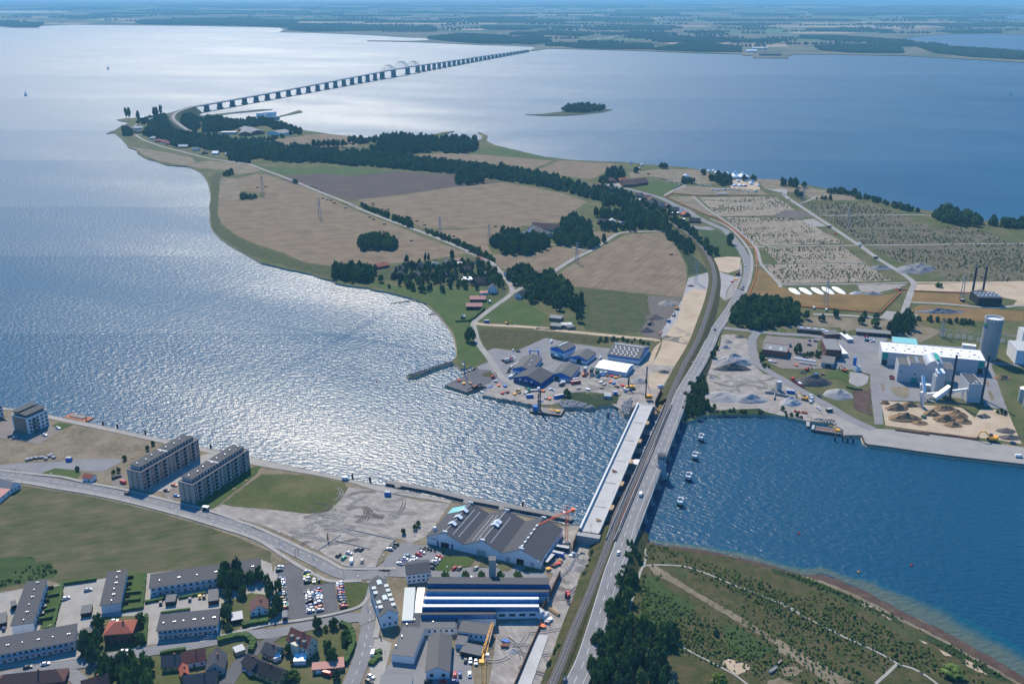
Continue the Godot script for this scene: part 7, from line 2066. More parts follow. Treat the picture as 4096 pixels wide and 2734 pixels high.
	wood("woodland","ramp wood",[-900,-2658,-877,-2683,-823,-2575,-786,-2445,-757,-2317,-809,-2414,-850,-2498],12,13,6.8,RD,[1,3],0)
	wood("woodland","harbour wood",[-817,-2575,-799,-2622,-754,-2564,-704,-2519,-656,-2575,-614,-2519,-529,-2384,-498,-2311,-528,-2304,-629,-2466,-683,-2408,-688,-2361,-744,-2341],12,14,6.8,RD,[1,3,1],0)
	wood("woodland","hall front trees",[-602,-2201,-598,-2235,-576,-2227,-552,-2253,-533,-2280,-524,-2262,-561,-2184],13,9,5.5,RD,[1,3],0)
	wood("woodland","harbour grove",[-311,-2058,-284,-2119,-296,-2235,-263,-2262,-222,-2227,-172,-2201,-159,-2119,-158,-2201,-120,-2198,-78,-2193,-72,-2080,-100,-2028,-134,-2021,-159,-2050,-224,-2011,-256,-1988,-298,-2021],12,17,7,RD,[1,3,1],0)
	wood("woodland","harbour hedge",[-387,-2135,-347,-2151,-352,-2184,-371,-2201,-341,-2235,-299,-2244,-292,-2184,-358,-2135,-363,-2168],12,10,5,RD,[1,3],0)
	wood("woodland","west headland",[-972,-2424,-951,-2424,-890,-2289,-898,-2271,-918,-2289],12,7,5,RD,[1,3],0)
	wood("woodland","headland trees",[-984,-2599,-975,-2646,-964,-2683,-946,-2665,-930,-2519,-931,-2476,-968,-2509],13,9,5.2,MIX,[1,3],0)
	for k in 9: tree("round_%d" % (k % 4),3,[G(-433,-2111),G(-421,-2107),G(-410,-2107),G(-401,-2111),G(-391,-2116),G(-380,-2111),G(-369,-2111),G(-364,-2168),G(-355,-2176)][k],15,6.5,["avenue tree nearest the depot halls","second avenue tree from the depot halls","third avenue tree from the depot halls","fourth avenue tree from the depot halls","fifth avenue tree from the depot halls","sixth avenue tree from the depot halls","seventh avenue tree from the depot halls","eighth avenue tree from the depot halls","last avenue tree before the harbour hedge"][k],"avenue along the harbour lane")
	for q in [[G(-1041,-2634),"first of a pair of dark trees on the western spit"],[G(-1033,-2634),"second of a pair of dark trees on the western spit"],[G(-983,-2564),"tall dark cypress like tree on the western headland"],[G(-969,-2646),"dark poplar on the headland, first of three"],[G(-964,-2651),"dark poplar on the headland, middle of three"],[G(-970,-2700),"dark poplar on the headland, last of three"]]:
		tree("column_0",3,q[0],24,5.5,q[1])
	wood("tree of the dry meadow bush group","meadow bush",[-535,-1772,-525,-1795,-515,-1761,-528,-1756],10,9,5.5,BU,[3,1],3)
	wood("bush of the hollow in the stubble field corner","hollow bushes",[-448,-1562,-444,-1580,-426,-1571,-416,-1549,-441,-1546],9,5,5,BU,[1,3],4)
	tree("bush_0",1,G(-384,-1691),7,6,"round bush beside the country road between the fields","","bush")
	wood("tree of the wood on the knoll at the north coast","knoll wood",[634,-1425,659,-1459,682,-1459,677,-1417,693,-1392,675,-1353,647,-1360,634,-1381],10,11,7,RD,[1,3,0],14)
	wood("tree of the coastal strip wood","coastal wood",[688,-1363,731,-1340,763,-1297,781,-1330,747,-1370,701,-1388],10,10,6.5,RD,[1,3,0],12)
	wood("woodland","coast belt",[532,-1605,555,-1586,576,-1542,593,-1491,615,-1459,631,-1436,638,-1451,621,-1475,600,-1512,584,-1564,562,-1607,540,-1619],10,9,5.6,MIX,[1,3],0)
	wood("tree of the coast grove beyond the car park","coast grove",[463,-1683,483,-1699,501,-1668,513,-1648,497,-1638,474,-1658],11,11,5.5,RD,[1,3],8)
	wood("conifer of the clipped plantation block","plantation",[497,-1550,527,-1555,524,-1543,494,-1540],7,6,3.6,["cone_0"],[3],8)
	wood("tree among the festival tents","festival trees",[352,-1724,364,-1735,380,-1746,391,-1724,387,-1672,368,-1662,359,-1682],12,11,5.5,RD,[1,3],8)
	wood("tree beside the festival parking","parking trees",[303,-1703,323,-1708,324,-1687,303,-1682],10,8,5,RD,[1,3],4)
	wood("poplar behind the red brick hall","brick hall poplars",[173,-1746,183,-1768,202,-1774,199,-1724,186,-1703,172,-1714],12,17,6.5,RD,[1,3],6)
	wood("woodland","brick hall bushes",[160,-1735,173,-1746,170,-1693,155,-1682],12,9,6,BU,[1,3],0)
	for q in [[G(287,-1844),"dark tree on the festival meadow, first of the seaside pair"],[G(294,-1840),"dark tree on the festival meadow, second of the seaside pair"],[G(355,-1774),"round bush behind the small white tents"],[G(379,-1757),"dark tree between the small white tents"],[G(434,-1714),"dark tree right of the big white tent"],[G(233,-1796),"round bush on the meadow below the seaside tents"],[G(474,-1581),"small round bush in the dry coastal meadow"],[G(475,-1559),"second small bush in the dry coastal meadow"],[G(418,-1714),"low tree behind the big tent"]]:
		tree("round_%d" % (single % 4),3,q[0],10,6,q[1])
		single+=1
	wood("tree of the dense wood at the works junction","junction wood",[225,-925,237,-971,255,-1002,277,-1006,296,-987,303,-966,291,-925,297,-923,273,-916,278,-939,264,-906,242,-906,227,-920],7,9,5.0,RD,[0,1,3,1,2],60)
	for q in [[G(305,-939),9,4.2,"dark tree right of the dense wood by the park road"],[G(319,-934),7,4.0,"round light tree alone on the park lawn"],[G(337,-946),8.5,3.6,"dark upright pine alone on the park lawn"],[G(357,-925),8,4.0,"loose tree on the park lawn beside a rounder one"],[G(367,-915),8.5,5.2,"broad green tree on the park lawn"],[G(378,-942),6,3.8,"smaller tree behind the broad green one"],[G(368,-948),6,2.6,"slim dark tree at the orange fence"],[G(267.9,-840),9,4.4,"tree in the office parking court"],[G(326,-885),6,2.2,"tall clipped shrub column beside the brick office"],[G(186.4,-828.6),7,3.4,"dark shrub tree on the road bank by the gravel works"],[G(194,-850),4,2.0,"small bush on the road bank by the gravel works"]]:
		tree("round_%d" % (single % 4),[0,1,2,3][single % 4],q[0],q[1],q[2],q[3])
		single+=1
	wood("dark tree of the group behind the garages","garage trees",[372,-889,386,-918,399,-939,410,-942,408,-922,397,-895,382,-885],7.5,11,4.6,RD,[1,3],10)
	wood("shrub in the hedge behind the brick office court","court shrubs",[269.8,-828.6,282.4,-837.1,290.4,-840,287,-828.6,275.8,-828.6],4.5,4,2.2,MIX,[1,0],6)
	wood("shrub beside the brick workshop","workshop shrubs",[231.4,-837.1,236.2,-840,229,-814.7,232.5,-801.2,227.3,-795.9,226.7,-817.4],4.5,3,2.0,BU,[1,0],8)
	wood("tree at the bridge end beside the gravel works","bridge end trees",[136.9,-702.1,143.5,-728.3,150,-739.7,150.6,-753.9,158.4,-766,166.9,-761.1,165.6,-744.4,157.9,-732.9,161.2,-721.6,159.6,-706.4,150.5,-697.9,142.5,-691.7],5.6,6.5,3.2,MIX,[0,1,1,3],30)
	wood("shrub on the road bank above the gravel works","road bank shrubs",[162.6,-768.4,169.2,-783.5,171.6,-781,167.8,-766],4,4,2.4,BU,[1,0],6)
	wood("shore shrub below the gravel heaps","shore shrubs",[159.6,-704.2,163,-717.2,166.6,-717.2,164.8,-708.5,180.7,-708.5,202.2,-706.4,203.8,-702.1,183.9,-703.2],4.5,2.4,2.0,BU,[1,0],16)
	wood("shrub at the small jetty","jetty shrubs",[215.5,-699.5,219.2,-710.2,222.4,-705.9,231.5,-697.4,233.1,-691.2,225.9,-693.3],4.5,3,2.0,BU,[1,0],8)
	wood("shrub along the substation fence","substation shrubs",[419,-937,429,-941,443,-934,464,-934,473,-925,469,-918,451,-925,427,-927],6,4,3,BU,[1,3],12)
	wood("low bush at the woodchip yard corner","yard corner bushes",[388.9,-704.9,397.1,-709.2,398.1,-698.6,393.6,-696.5],4,2.4,2.0,BU,[1,3],5)
	tree("bush_0",1,G(491,-1054),5,5.0,"lone round bush between the rubble and the black plant","","bush")
	hedge("clipped hedge at the settling pond",[287,-757,292.4,-752.2,298,-751],2.0,1.6)
	wood("woodland","islet wood",[133,-2769,153,-2862,200,-2901,244,-2890,274,-2862,248,-2780,184,-2749],14,13,8,MIX,[1,3],0)
const ORD:=["first","second","third","fourth","fifth","sixth","seventh","eighth","ninth","tenth","eleventh","twelfth","thirteenth","fourteenth","fifteenth","sixteenth"]
const PAINT:={"white": [.75,.75,.74],"silver": [.42,.43,.44],"black": [.012,.012,.014],"blue": [.015,.05,.20],"bright blue": [.02,.22,.50],"pale blue": [.16,.27,.36],"red": [.42,.015,.02],"grey": [.12,.12,.13],"dark blue": [.01,.02,.06],"green": [.02,.30,.16],"lime": [.45,.58,.04],"orange": [.62,.13,.02],"beige": [.40,.36,.28],"bronze": [.22,.15,.12],"yellow": [.65,.40,.04]}
var car_protos:={}
func hull(mb: MB,prof: Array,w: float,taper:=1.0):
	var n:=prof.size()
	var top:=-9.0
	for p in prof: top=maxf(top,p[1])
	var pt:=[]
	for s in [-.5,.5]:
		var r:=[]
		for p in prof: r.append(W(p[0],p[1],s*w*lerpf(1.0,taper,p[1]/top)))
		pt.append(r)
	for k in n:
		var j:=(k+1) % n
		mb.quad(pt[1][k],pt[0][k],pt[0][j],pt[1][j])
	for k in range(1,n-1):
		mb.tri(pt[1][0],pt[1][k],pt[1][k+1])
		mb.tri(pt[0][0],pt[0][k+1],pt[0][k])
func wheels(o: Node3D,xs: Array,r: float,w: float):
	for x in xs:
		for s in [-1.0,1.0]:
			var mb:=MB.new()
			mb.tube(W(x,r,s*w-.12),W(x,r,s*w+.12),r,r,10)
			put("wheel",mb,M["rubber"],o)
func car(at: Vector3,deg: float,colour: String,label: String,group:="",kind:="car",y:=2.32) -> Node3D:
	var key:=kind+colour
	if not car_protos.has(key):
		var o:=Node3D.new()
		o.name=kind
		var c: Array=PAINT[colour]
		if not M.has("paint_"+colour):
			var m:=pm("paint_"+colour,c[0],c[1],c[2],.35)
			m.clearcoat_enabled=true
			m.clearcoat=.6
			m.clearcoat_roughness=.08
		var b:=MB.new()
		var g:=MB.new()
		var t:=MB.new()
		match kind:
			"car":
				hull(b,[[-2.15,.28],[2.1,.28],[2.2,.6],[2.1,.82],[1.1,.98],[-1.9,1.0],[-2.2,.85],[-2.25,.5]],1.78,.94)
				hull(g,[[1.05,.95],[.35,1.42],[-1.35,1.44],[-2.0,.97]],1.6,.82)
				t.box(W(-.45,1.46,0),W(1.65,.06,1.25))
				wheels(o,[1.35,-1.35],.32,.78)
				for s in [-1.0,1.0]:
					var h:=put("headlight",window_mesh(.12,.16,.36),M["white_metal"],o)
					h.position=W(2.16,.68,s*.6)
			"van":
				hull(b,[[-2.5,.35],[2.5,.35],[2.6,.9],[2.3,1.15],[1.6,2.05],[-2.5,2.1]],1.95,.94)
				hull(g,[[2.2,1.22],[1.66,1.95],[.7,1.95],[.7,1.22]],1.97,.95)
				t.box(W(-.6,2.12,0),W(3.6,.05,1.6))
				wheels(o,[1.6,-1.6],.36,.86)
			"pickup":
				hull(b,[[-2.6,.4],[2.4,.4],[2.5,.8],[1.4,1.05],[-2.6,1.0]],1.85,.96)
				hull(g,[[1.4,1.0],[.8,1.7],[-.4,1.7],[-.5,1.0]],1.7,.88)
				t.box(W(.2,1.72,0),W(1.1,.06,1.4))
				wheels(o,[1.5,-1.6],.4,.82)
			"truck":
				hull(b,[[1.9,.6],[3.9,.6],[3.9,2.9],[2.2,3.0],[1.9,2.8]],2.4,.98)
				g.box(W(3.92,2.2,0),W(.1,.9,2.1))
				t.box(W(-1.2,.95,0),W(5.8,.4,2.4))
				wheels(o,[2.9,-1.8,-3.0],.5,1.05)
			"caravan":
				hull(b,[[-2.6,.5],[2.4,.5],[2.7,1.4],[2.4,2.5],[-2.5,2.55],[-2.7,1.4]],2.3,.97)
				g.box(W(0,1.75,0),W(3.2,.7,2.34))
				t.box(W(0,2.58,0),W(1.0,.12,.8))
				wheels(o,[.0],.34,1.0)
		put("body",b,M["paint_"+colour],o)
		put("window_glass",g,M["glass"],o)
		put("roof" if kind!="truck" else "load_bed",t,M["paint_"+colour] if kind!="truck" else M["steel"],o)
		car_protos[key]=o
	var src: Node3D=car_protos[key]
	var r: Node3D=src.duplicate()
	r.name=numbered({"car": "parked_car"}.get(kind,kind))
	add_child(r)
	r.position=W(at.x,y,at.z)
	r.rotation.y=-deg_to_rad(deg)
	tag(r,label,kind,group)
	return r
func car_row(q: Array,deg: float,cols: Array,where: String,from: String,kind:="car",y:=2.32):
	for k in cols.size():
		car(W(q[k*2],0,q[k*2+1]),deg+rr(-2,2)+(180 if rng.randf()<.5 else 0),cols[k],"%s %s, %s from %s %s" % [cols[k],kind,ORD[k],from,where],"cars "+where,kind,y)
func vehicles():
	var ax:=-21.9
	car_row([-136.5,-483.3,-136.1,-480.1,-133.1,-471.6,-132.2,-469.3,-131.8,-466.8,-131.2,-464.4,-130.2,-462,-129.6,-459.7,-129.1,-457.2,-128.4,-455,-127.7,-452.5,-126.8,-449.7,-126,-447.2,-125.3,-445.2,-125.1,-443.5],ax,["white","black","blue","white","white","pale blue","grey","black","white","dark blue","black","black","white","green","red"],"in the long row beside the garden trees","the top")
	car_row([-119.7,-478.5,-118.4,-473.8,-118.1,-471.4,-117.3,-468.4],ax,["silver","lime","white","black"],"in the short row by the grass wedge","the top")
	car_row([-113.7,-469.6,-111,-469.9],-101.0,["silver","black"],"in the two bays under the grass wedge","the wall")
	car_row([-115.4,-458.8,-113.9,-457.2,-113.7,-455.1,-113.2,-452.5,-112.6,-449.6,-111.5,-445.3,-110.5,-442.9,-110.1,-440.6],ax,["black","white","white","silver","black","blue","silver","white"],"in the left half of the middle double row","the top")
	car_row([-109.9,-460.6,-109.3,-458.4,-109.3,-456.1,-108,-453.9,-107.7,-451.8,-107.3,-448.5,-105.9,-444.2,-105.1,-441.6],ax,["blue","red","bright blue","white","white","white","orange","silver"],"in the right half of the middle double row","the top")
	car_row([-98.3,-467,-97.9,-464.6,-97.2,-462.2,-96.7,-459.7,-96.2,-457.2,-96,-454.9,-95.1,-452.3,-94.2,-450,-93.5,-447.3,-92.6,-444.9],ax,["white","pale blue","red","blue","red","dark blue","blue","black","black","red"],"in the row beside the corner lawn","the top")
	car(G(-104.2,-495.8),-60.4,"black","black car, leftmost on the gravel car park")
	car(G(-100.5,-492.8),-62.1,"green","green car on the gravel car park")
	car(G(-98.1,-498.2),23.7,"white","white car beside the low wall of the gravel car park")
	car(G(-95.4,-489.5),-94.5,"white","white van parked upright on the gravel car park","","van")
	car(G(-89.1,-490),-91.3,"beige","beige car on the gravel car park")
	car(G(-94.3,-502.5),-64.1,"bronze","bronze car by the inner wall of the gravel car park")
	car(G(-91.5,-502.3),-61.2,"black","black car by the inner wall of the gravel car park")
	car_row([-71.3,-507.9,-72.7,-505.4,-74.1,-502.8],15.8,["black","black","white"],"at the end of the gravel car park wall","the top")
	var ay:=23.3
	car_row([-63.1,-495.1,-63.8,-492,-65.2,-489.4,-66.4,-487.1],ay,["pale blue","white","blue","white"],"in the western row behind the factory office","the top")
	car_row([-58.3,-492.8,-58.8,-490,-60.2,-487.7,-61.6,-485.7],ay,["white","white","white","silver"],"in the second row behind the factory office","the top")
	car_row([-54,-502,-54.4,-499.2,-56.1,-496.5],ay,["black","white","red"],"near the clipped shrubs","the top")
	car_row([-43.6,-494.1,-44.6,-491.4,-45.8,-488.8,-46.6,-486.5,-47.5,-482.7],ay,["red","white","white","black","dark blue"],"beside the warehouse lawn","the top")
	car(G(-33.8,-482),-57.8,"red","red car in the bay below the warehouse lawn")
	car(G(-30.8,-482),-58.7,"bronze","bronze car in the bay below the warehouse lawn")
	car(G(-21.2,-482),-60.7,"beige","beige car in the hatched bay below the warehouse")
	car(G(-28.9,-471.9),49.5,"bright blue","blue car under the street tree by the saw-tooth hall")
	car(G(-23.2,-471.6),54.6,"white","white car between street trees by the saw-tooth hall")
	car_row([-23.5,-399.7,-21,-399.3,-18.2,-398.3],-92.6,["black","white","white"],"under the dark canopy in the factory court","the hedge")
	car_row([-28.3,-388.6,-25.8,-389,-21,-389],-91.7,["red","blue","white"],"in the lower bays of the factory court","the slate hall")
	car_row([-41,-383.6,-33.8,-383.7,-28.2,-383.9],-5.7,["black","red","blue"],"at the bottom edge of the factory court","the left")
	car(G(-69.8,-387.4),31.7,"white","white car at the forecourt loop by the bottom edge")
	car(G(-70.1,-383.9),26.5,"black","black car at the forecourt loop by the bottom edge")
	car(G(-91.5,-389),19.3,"red","red van on the yard below the pink garages","","van")
	car(G(-71.2,-404.9),-90.4,"white","white van at the shrub beds of the forecourt","","van")
	var c11:=[[G(-248.9,-452.5),-34.6,"white","white car alone on the gravel court beside the reed bed row house"],[G(-239.9,-460.4),-21.6,"silver","silver estate car beside the trailer on the gravel court"],[G(-224.9,-429),-107.8,"blue","blue car beside the dark shed behind the red villa"],[G(-200.4,-436.6),-107.4,"white","white car at the hedge corner of the paved court"],[G(-194.5,-448.1),-106.7,"black","black car left of the glass fronted carport"],[G(-179.4,-451.5),-104.7,"dark blue","dark car at the low hedge of the longest row house"],[G(-174.7,-454),-104.9,"yellow","yellow car at the low hedge of the longest row house"],[G(-172.3,-454),-104.7,"black","black car next to the yellow car"],[G(-269.9,-425.3),-109.8,"dark blue","dark car at the carport by the picture's edge"],[G(-234.8,-396.8),-18.2,"white","white estate car parked at the street corner"],[G(-242.5,-394.4),-20.4,"black","black sedan parked behind the white estate car"],[G(-199.2,-406.7),-17.1,"white","white hatchback in the street below the red villa"],[G(-159,-418),-28.7,"silver","silver car in the street below the row house with outside stair"],[G(-132.7,-393.5),-70.4,"white","white car parked along the dark lane"],[G(-213.8,-431.8),-5.3,"white","white car hidden behind the red villa roof"]]
	for q in c11: car(q[0],q[1],q[2],q[3])
	var c10:=[[G(-381.8,-659.7),-50.8,"dark blue","dark blue car in front of the quay apartment building"],[G(-377.3,-657.2),-53.9,"pale blue","blue car in front of the quay apartment building"],[G(-356.9,-662),21.8,"white","white car by the fence of the dry meadow"],[G(-352.2,-674.4),26.4,"white","white car beside the quay lawn"],[G(-401.7,-690.1),7.6,"black","black car between the two quay apartment buildings"],[G(-276.7,-593.6),-46.9,"black","black car, first in the bay of the first apartment block"],[G(-274.6,-595.1),-44.6,"black","black car, second in the bay of the first apartment block"],[G(-234.5,-575.4),14.6,"black","black car between the two long apartment blocks"],[G(-225.2,-567.9),17.8,"bright blue","light blue car at the corner of the second apartment block"],[G(-231.7,-582.6),10.5,"orange","orange car between the two long apartment blocks"],[G(-259.3,-570.6),20.8,"black","black car driving through the shadow of the first apartment block"]]
	for q in c10: car(q[0],q[1],q[2],q[3])
	car(G(-267.9,-586.3),26.7,"red","red van in the bay of the first apartment block","","van")
	car(G(-115.6,-591.6),7.9,"white","white van with trailer on the quay promenade","","van",2.4)
	car(W(63,7.8,-489.4),-73.9,"white","white car coming over the bridge ramp","","car",8.0)
	car(W(25.8,4,-382.6),-76.9,"dark blue","dark car at the bottom of the main road","","car",4.1)
	car(W(85.1,8,-559.3),-72.6,"white","white van on the road deck of the bridge","","van",8.1)
	car(G(288,-1142),-75.3,"white","white car on the main road bend beside the sand bank","","car",2.5)
	car(G(265,-1051),-71.1,"dark blue","dark blue car on the main road beside the golden field","","car",2.5)
	car(W(202.8,3,-902.8),-67.2,"dark blue","dark car waiting at the works junction","","car",3.0)
	car(G(36.4,-496.4),-41.1,"white","white pickup on the works road by the blue containers","","pickup")
	var cb:=-34.8
	car_row([-8.4,-818.9,-6.1,-821.1,-3.5,-822.5,-.9,-824.2,1.6,-826.2],59.7,["dark blue","white","white","red","white"],"in the back row of the boatyard car park","the left")
	car_row([-5.7,-814,-3.2,-815.4,-.7,-817.3,1.9,-819.2],59.7,["black","dark blue","black","silver"],"in the front row of the boatyard car park","the left")
	car_row([4.5,-811.5,.9,-805.3,-2.3,-797.9,-3.3,-791.1,1.2,-783.8],cb,["white","white","black","black","white"],"along the wall of the blue boat hall","the back")
	car(G(-.9,-778.2),cb,"white","white van beside the dark blue chandlery","","van")
	car(G(1.1,-845.9),-82.9,"white","white car alone at the edge of the boatyard apron")
	car(G(5.9,-843),5.4,"grey","grey car alone at the edge of the boatyard apron")
	car_row([45,-768.7,43.8,-764.5,42.7,-760.2],-26.8,["white","white","black"],"beside the red steel boxes","the hall","van")
	car(G(33.7,-750.6),22.6,"white","white pickup on the works yard road","","pickup")
	car(G(19.7,-748.9),-6.7,"white","white tipper truck by the shore storage yard","","truck")
	car(G(12.7,-745.1),-58.0,"green","green tank truck by the shore storage yard","","truck")
	car(G(98,-749.4),146.7,"white","white concrete truck near the bridge head","","truck")
	car(G(-25,-995),-84.3,"black","black car on the drive of the long barn")
	car(G(-24,-996),-87.0,"white","white van on the drive of the long barn","","van")
	car_row([347,-882,346,-877,344,-872],16.5,["red","white","dark blue"],"in the front of the brick garages","the garages","car",2.4)
	car_row([350,-875,349,-870],14.3,["white","white"],"at the garages, right pair","the garages","car",2.4)
	car(G(330,-879),9.6,"white","white car under the white canopy by the garages","","car",2.4)
	car(G(333.9,-779.5),21.1,"black","black car at the wall of the boiler house","","car",2.4)
	car(G(332.5,-775),23.6,"red","red car at the wall of the boiler house","","car",2.4)
	car(G(257.1,-736.1),64.6,"dark blue","dark blue car on the works road by the grey heap","","car",2.5)
	car(G(249,-711.3),68.5,"white","white car by the dark containers at the shore","","car",2.4)
	car(G(266,-858),-72.7,"dark blue","dark blue van in the office court","","van",2.4)
	car(G(289,-873),-71.0,"blue","blue car in the upper bays of the office court","","car",2.4)
	car(G(285,-860),21.0,"dark blue","dark blue car in the middle of the office court","","car",2.4)
	car(G(294,-871),7.2,"grey","grey car at the lawn of the office court","","car",2.4)
	car(G(323,-974),-72.5,"white","white van left of the other at the orange fence","","van")
	car(G(334,-967),-71.1,"white","white van by itself at the orange fence under the pine","","van")
	car(G(375.9,-648.2),19.5,"blue","dark blue car at the back of the long quay","","car",2.4)
	car(G(368.8,-625.6),12.3,"white","white van at the front of the long quay","","van",2.4)
	car(G(247.2,-726.3),-67.9,"white","white truck beside the yellow loader","","truck",2.4)
	car(G(462,-1237),98.4,"dark blue","dark car beside the pale trailer on the sandy track")
	car(G(454,-1582),53.9,"silver","silver car at the track gate by the coast car park")
	car(G(451,-1543),90.0,"black","black car on the sandy track near the coast")
	car_row([342,-1626,346,-1626,350,-1621,355,-1626,361,-1626,365,-1629,370,-1629,376,-1629,383,-1625,387,-1619,393,-1617,400,-1612],-77.5,["white","white","white","white","white","silver","white","white","white","yellow","white","white"],"in the camping row below the big tent","the left","caravan",2.2)
	car_row([347,-1586,353,-1587,358,-1586],-24.5,["white","white","white"],"at the orange fence of the festival","the left","caravan",2.2)
	car_row([324,-1674,327,-1673,329,-1672,332,-1671,335,-1670,337,-1669,340,-1667,343,-1666,345,-1664,348,-1663],-78.1,["black","white","silver","white","black","white","white","silver","white","white"],"along the festival lane","the left")
	car_row([280,-1640,283,-1645,285,-1650,287,-1655,290,-1660,292,-1665,294,-1670,296,-1674],-60.2,["blue","silver","bright blue","silver","blue","white","blue","pale blue"],"in the slanting row at the festival corner","the lower end")
	car_row([276,-1698,280,-1696,284,-1694,288,-1692,291,-1690],-79.6,["white","silver","black","white","grey"],"on the lawn edge below the festival meadow","the left")
	car_row([270,-1724,273,-1726,276,-1727,278,-1721],-79.6,["dark blue","black","dark blue","bright blue"],"in the cluster on the festival meadow","the left")
	car(G(254,-1777),31.2,"red","red trailer van on the festival meadow","","van")
func mound(label: String,at: Vector3,rx: float,rz: float,h: float,m: String,turn:=.0,called:="gravel_heap",cat:="heap",bump:=.16):
	var o:=thing(called,label,cat,W(at.x,2.15,at.z),turn)
	var nz:=noise(int(absf(at.x*7+at.z)),.9,3)
	var mb:=MB.new()
	var rows:=[]
	for j in 8:
		var row:=[]
		for k in 22:
			var a:=TAU*k/22
			var f:=j/7.0
			var e:=1.0+bump*1.2*nz.get_noise_2d(cos(a)*1.3,sin(a)*1.3)
			var y:=h*pow(1.0-f,.9)*(1.0+bump*2.0*nz.get_noise_2d(cos(a)*f*2.0+9,sin(a)*f*2.0))
			row.append(W(cos(a)*rx*f*e,y-.1,sin(a)*rz*f*e))
		rows.append(row)
	for j in 7:
		for k in 22:
			var i:=(k+1) % 22
			mb.quad(rows[j][i],rows[j][k],rows[j+1][k],rows[j+1][i])
	put("heap",mb,M[m],o)
func stones(called: String,a: Array,gap: float,s: float,m: String):
	var p:=fill(a,gap)
	var mb:=MB.new()
	mb.tube(W(0,-.5,0),W(0,.1,0),.45,.62,6)
	mb.tube(W(0,.1,0),W(.08,.5,0),.62,.3,6)
	var mm:=MultiMesh.new()
	mm.transform_format=MultiMesh.TRANSFORM_3D
	mm.mesh=mb.mesh()
	mm.instance_count=p.size()
	for k in p.size():
		var q:=s*rr(.6,1.5)
		mm.set_instance_transform(k,Transform3D(Basis.from_euler(W(rng.randf()-.5,rng.randf()*TAU,rng.randf()-.5)).scaled(W(q*1.3,q,q)),W(p[k].x,2.1+rng.randf()*s*.4,p[k].y)))
	var o:=MultiMeshInstance3D.new()
	o.name=numbered(called)
	o.multimesh=mm
	o.material_override=M[m]
	add_child(o)
	o.set_meta("kind","stuff")
func container(label: String,at: Vector3,deg: float,m: String,l:=6.1,h:=2.6,called:="container",roof:="m17") -> Node3D:
	var o:=thing(called,label,"container",W(at.x,2.3,at.z),-deg_to_rad(deg))
	var mb:=MB.new()
	mb.box(W(0,h*.5,0),W(l,h,2.44))
	for k in int(l/.6):
		for s in [-1.0,1.0]: mb.box(W(-l*.5+.3+k*.6,h*.5,s*1.24),W(.22,h-.3,.08))
	put("box",mb,M[m],o)
	mb=MB.new()
	mb.box(W(0,h+.03,0),W(l-.2,.06,2.3))
	put("roof",mb,M[roof],o)
	for s in [-.6,.6]:
		var d:=put("door",window_mesh(.06,h-.3,1.1),M[m],o)
		d.position=W(l*.5+.03,h*.5,s)
	return o
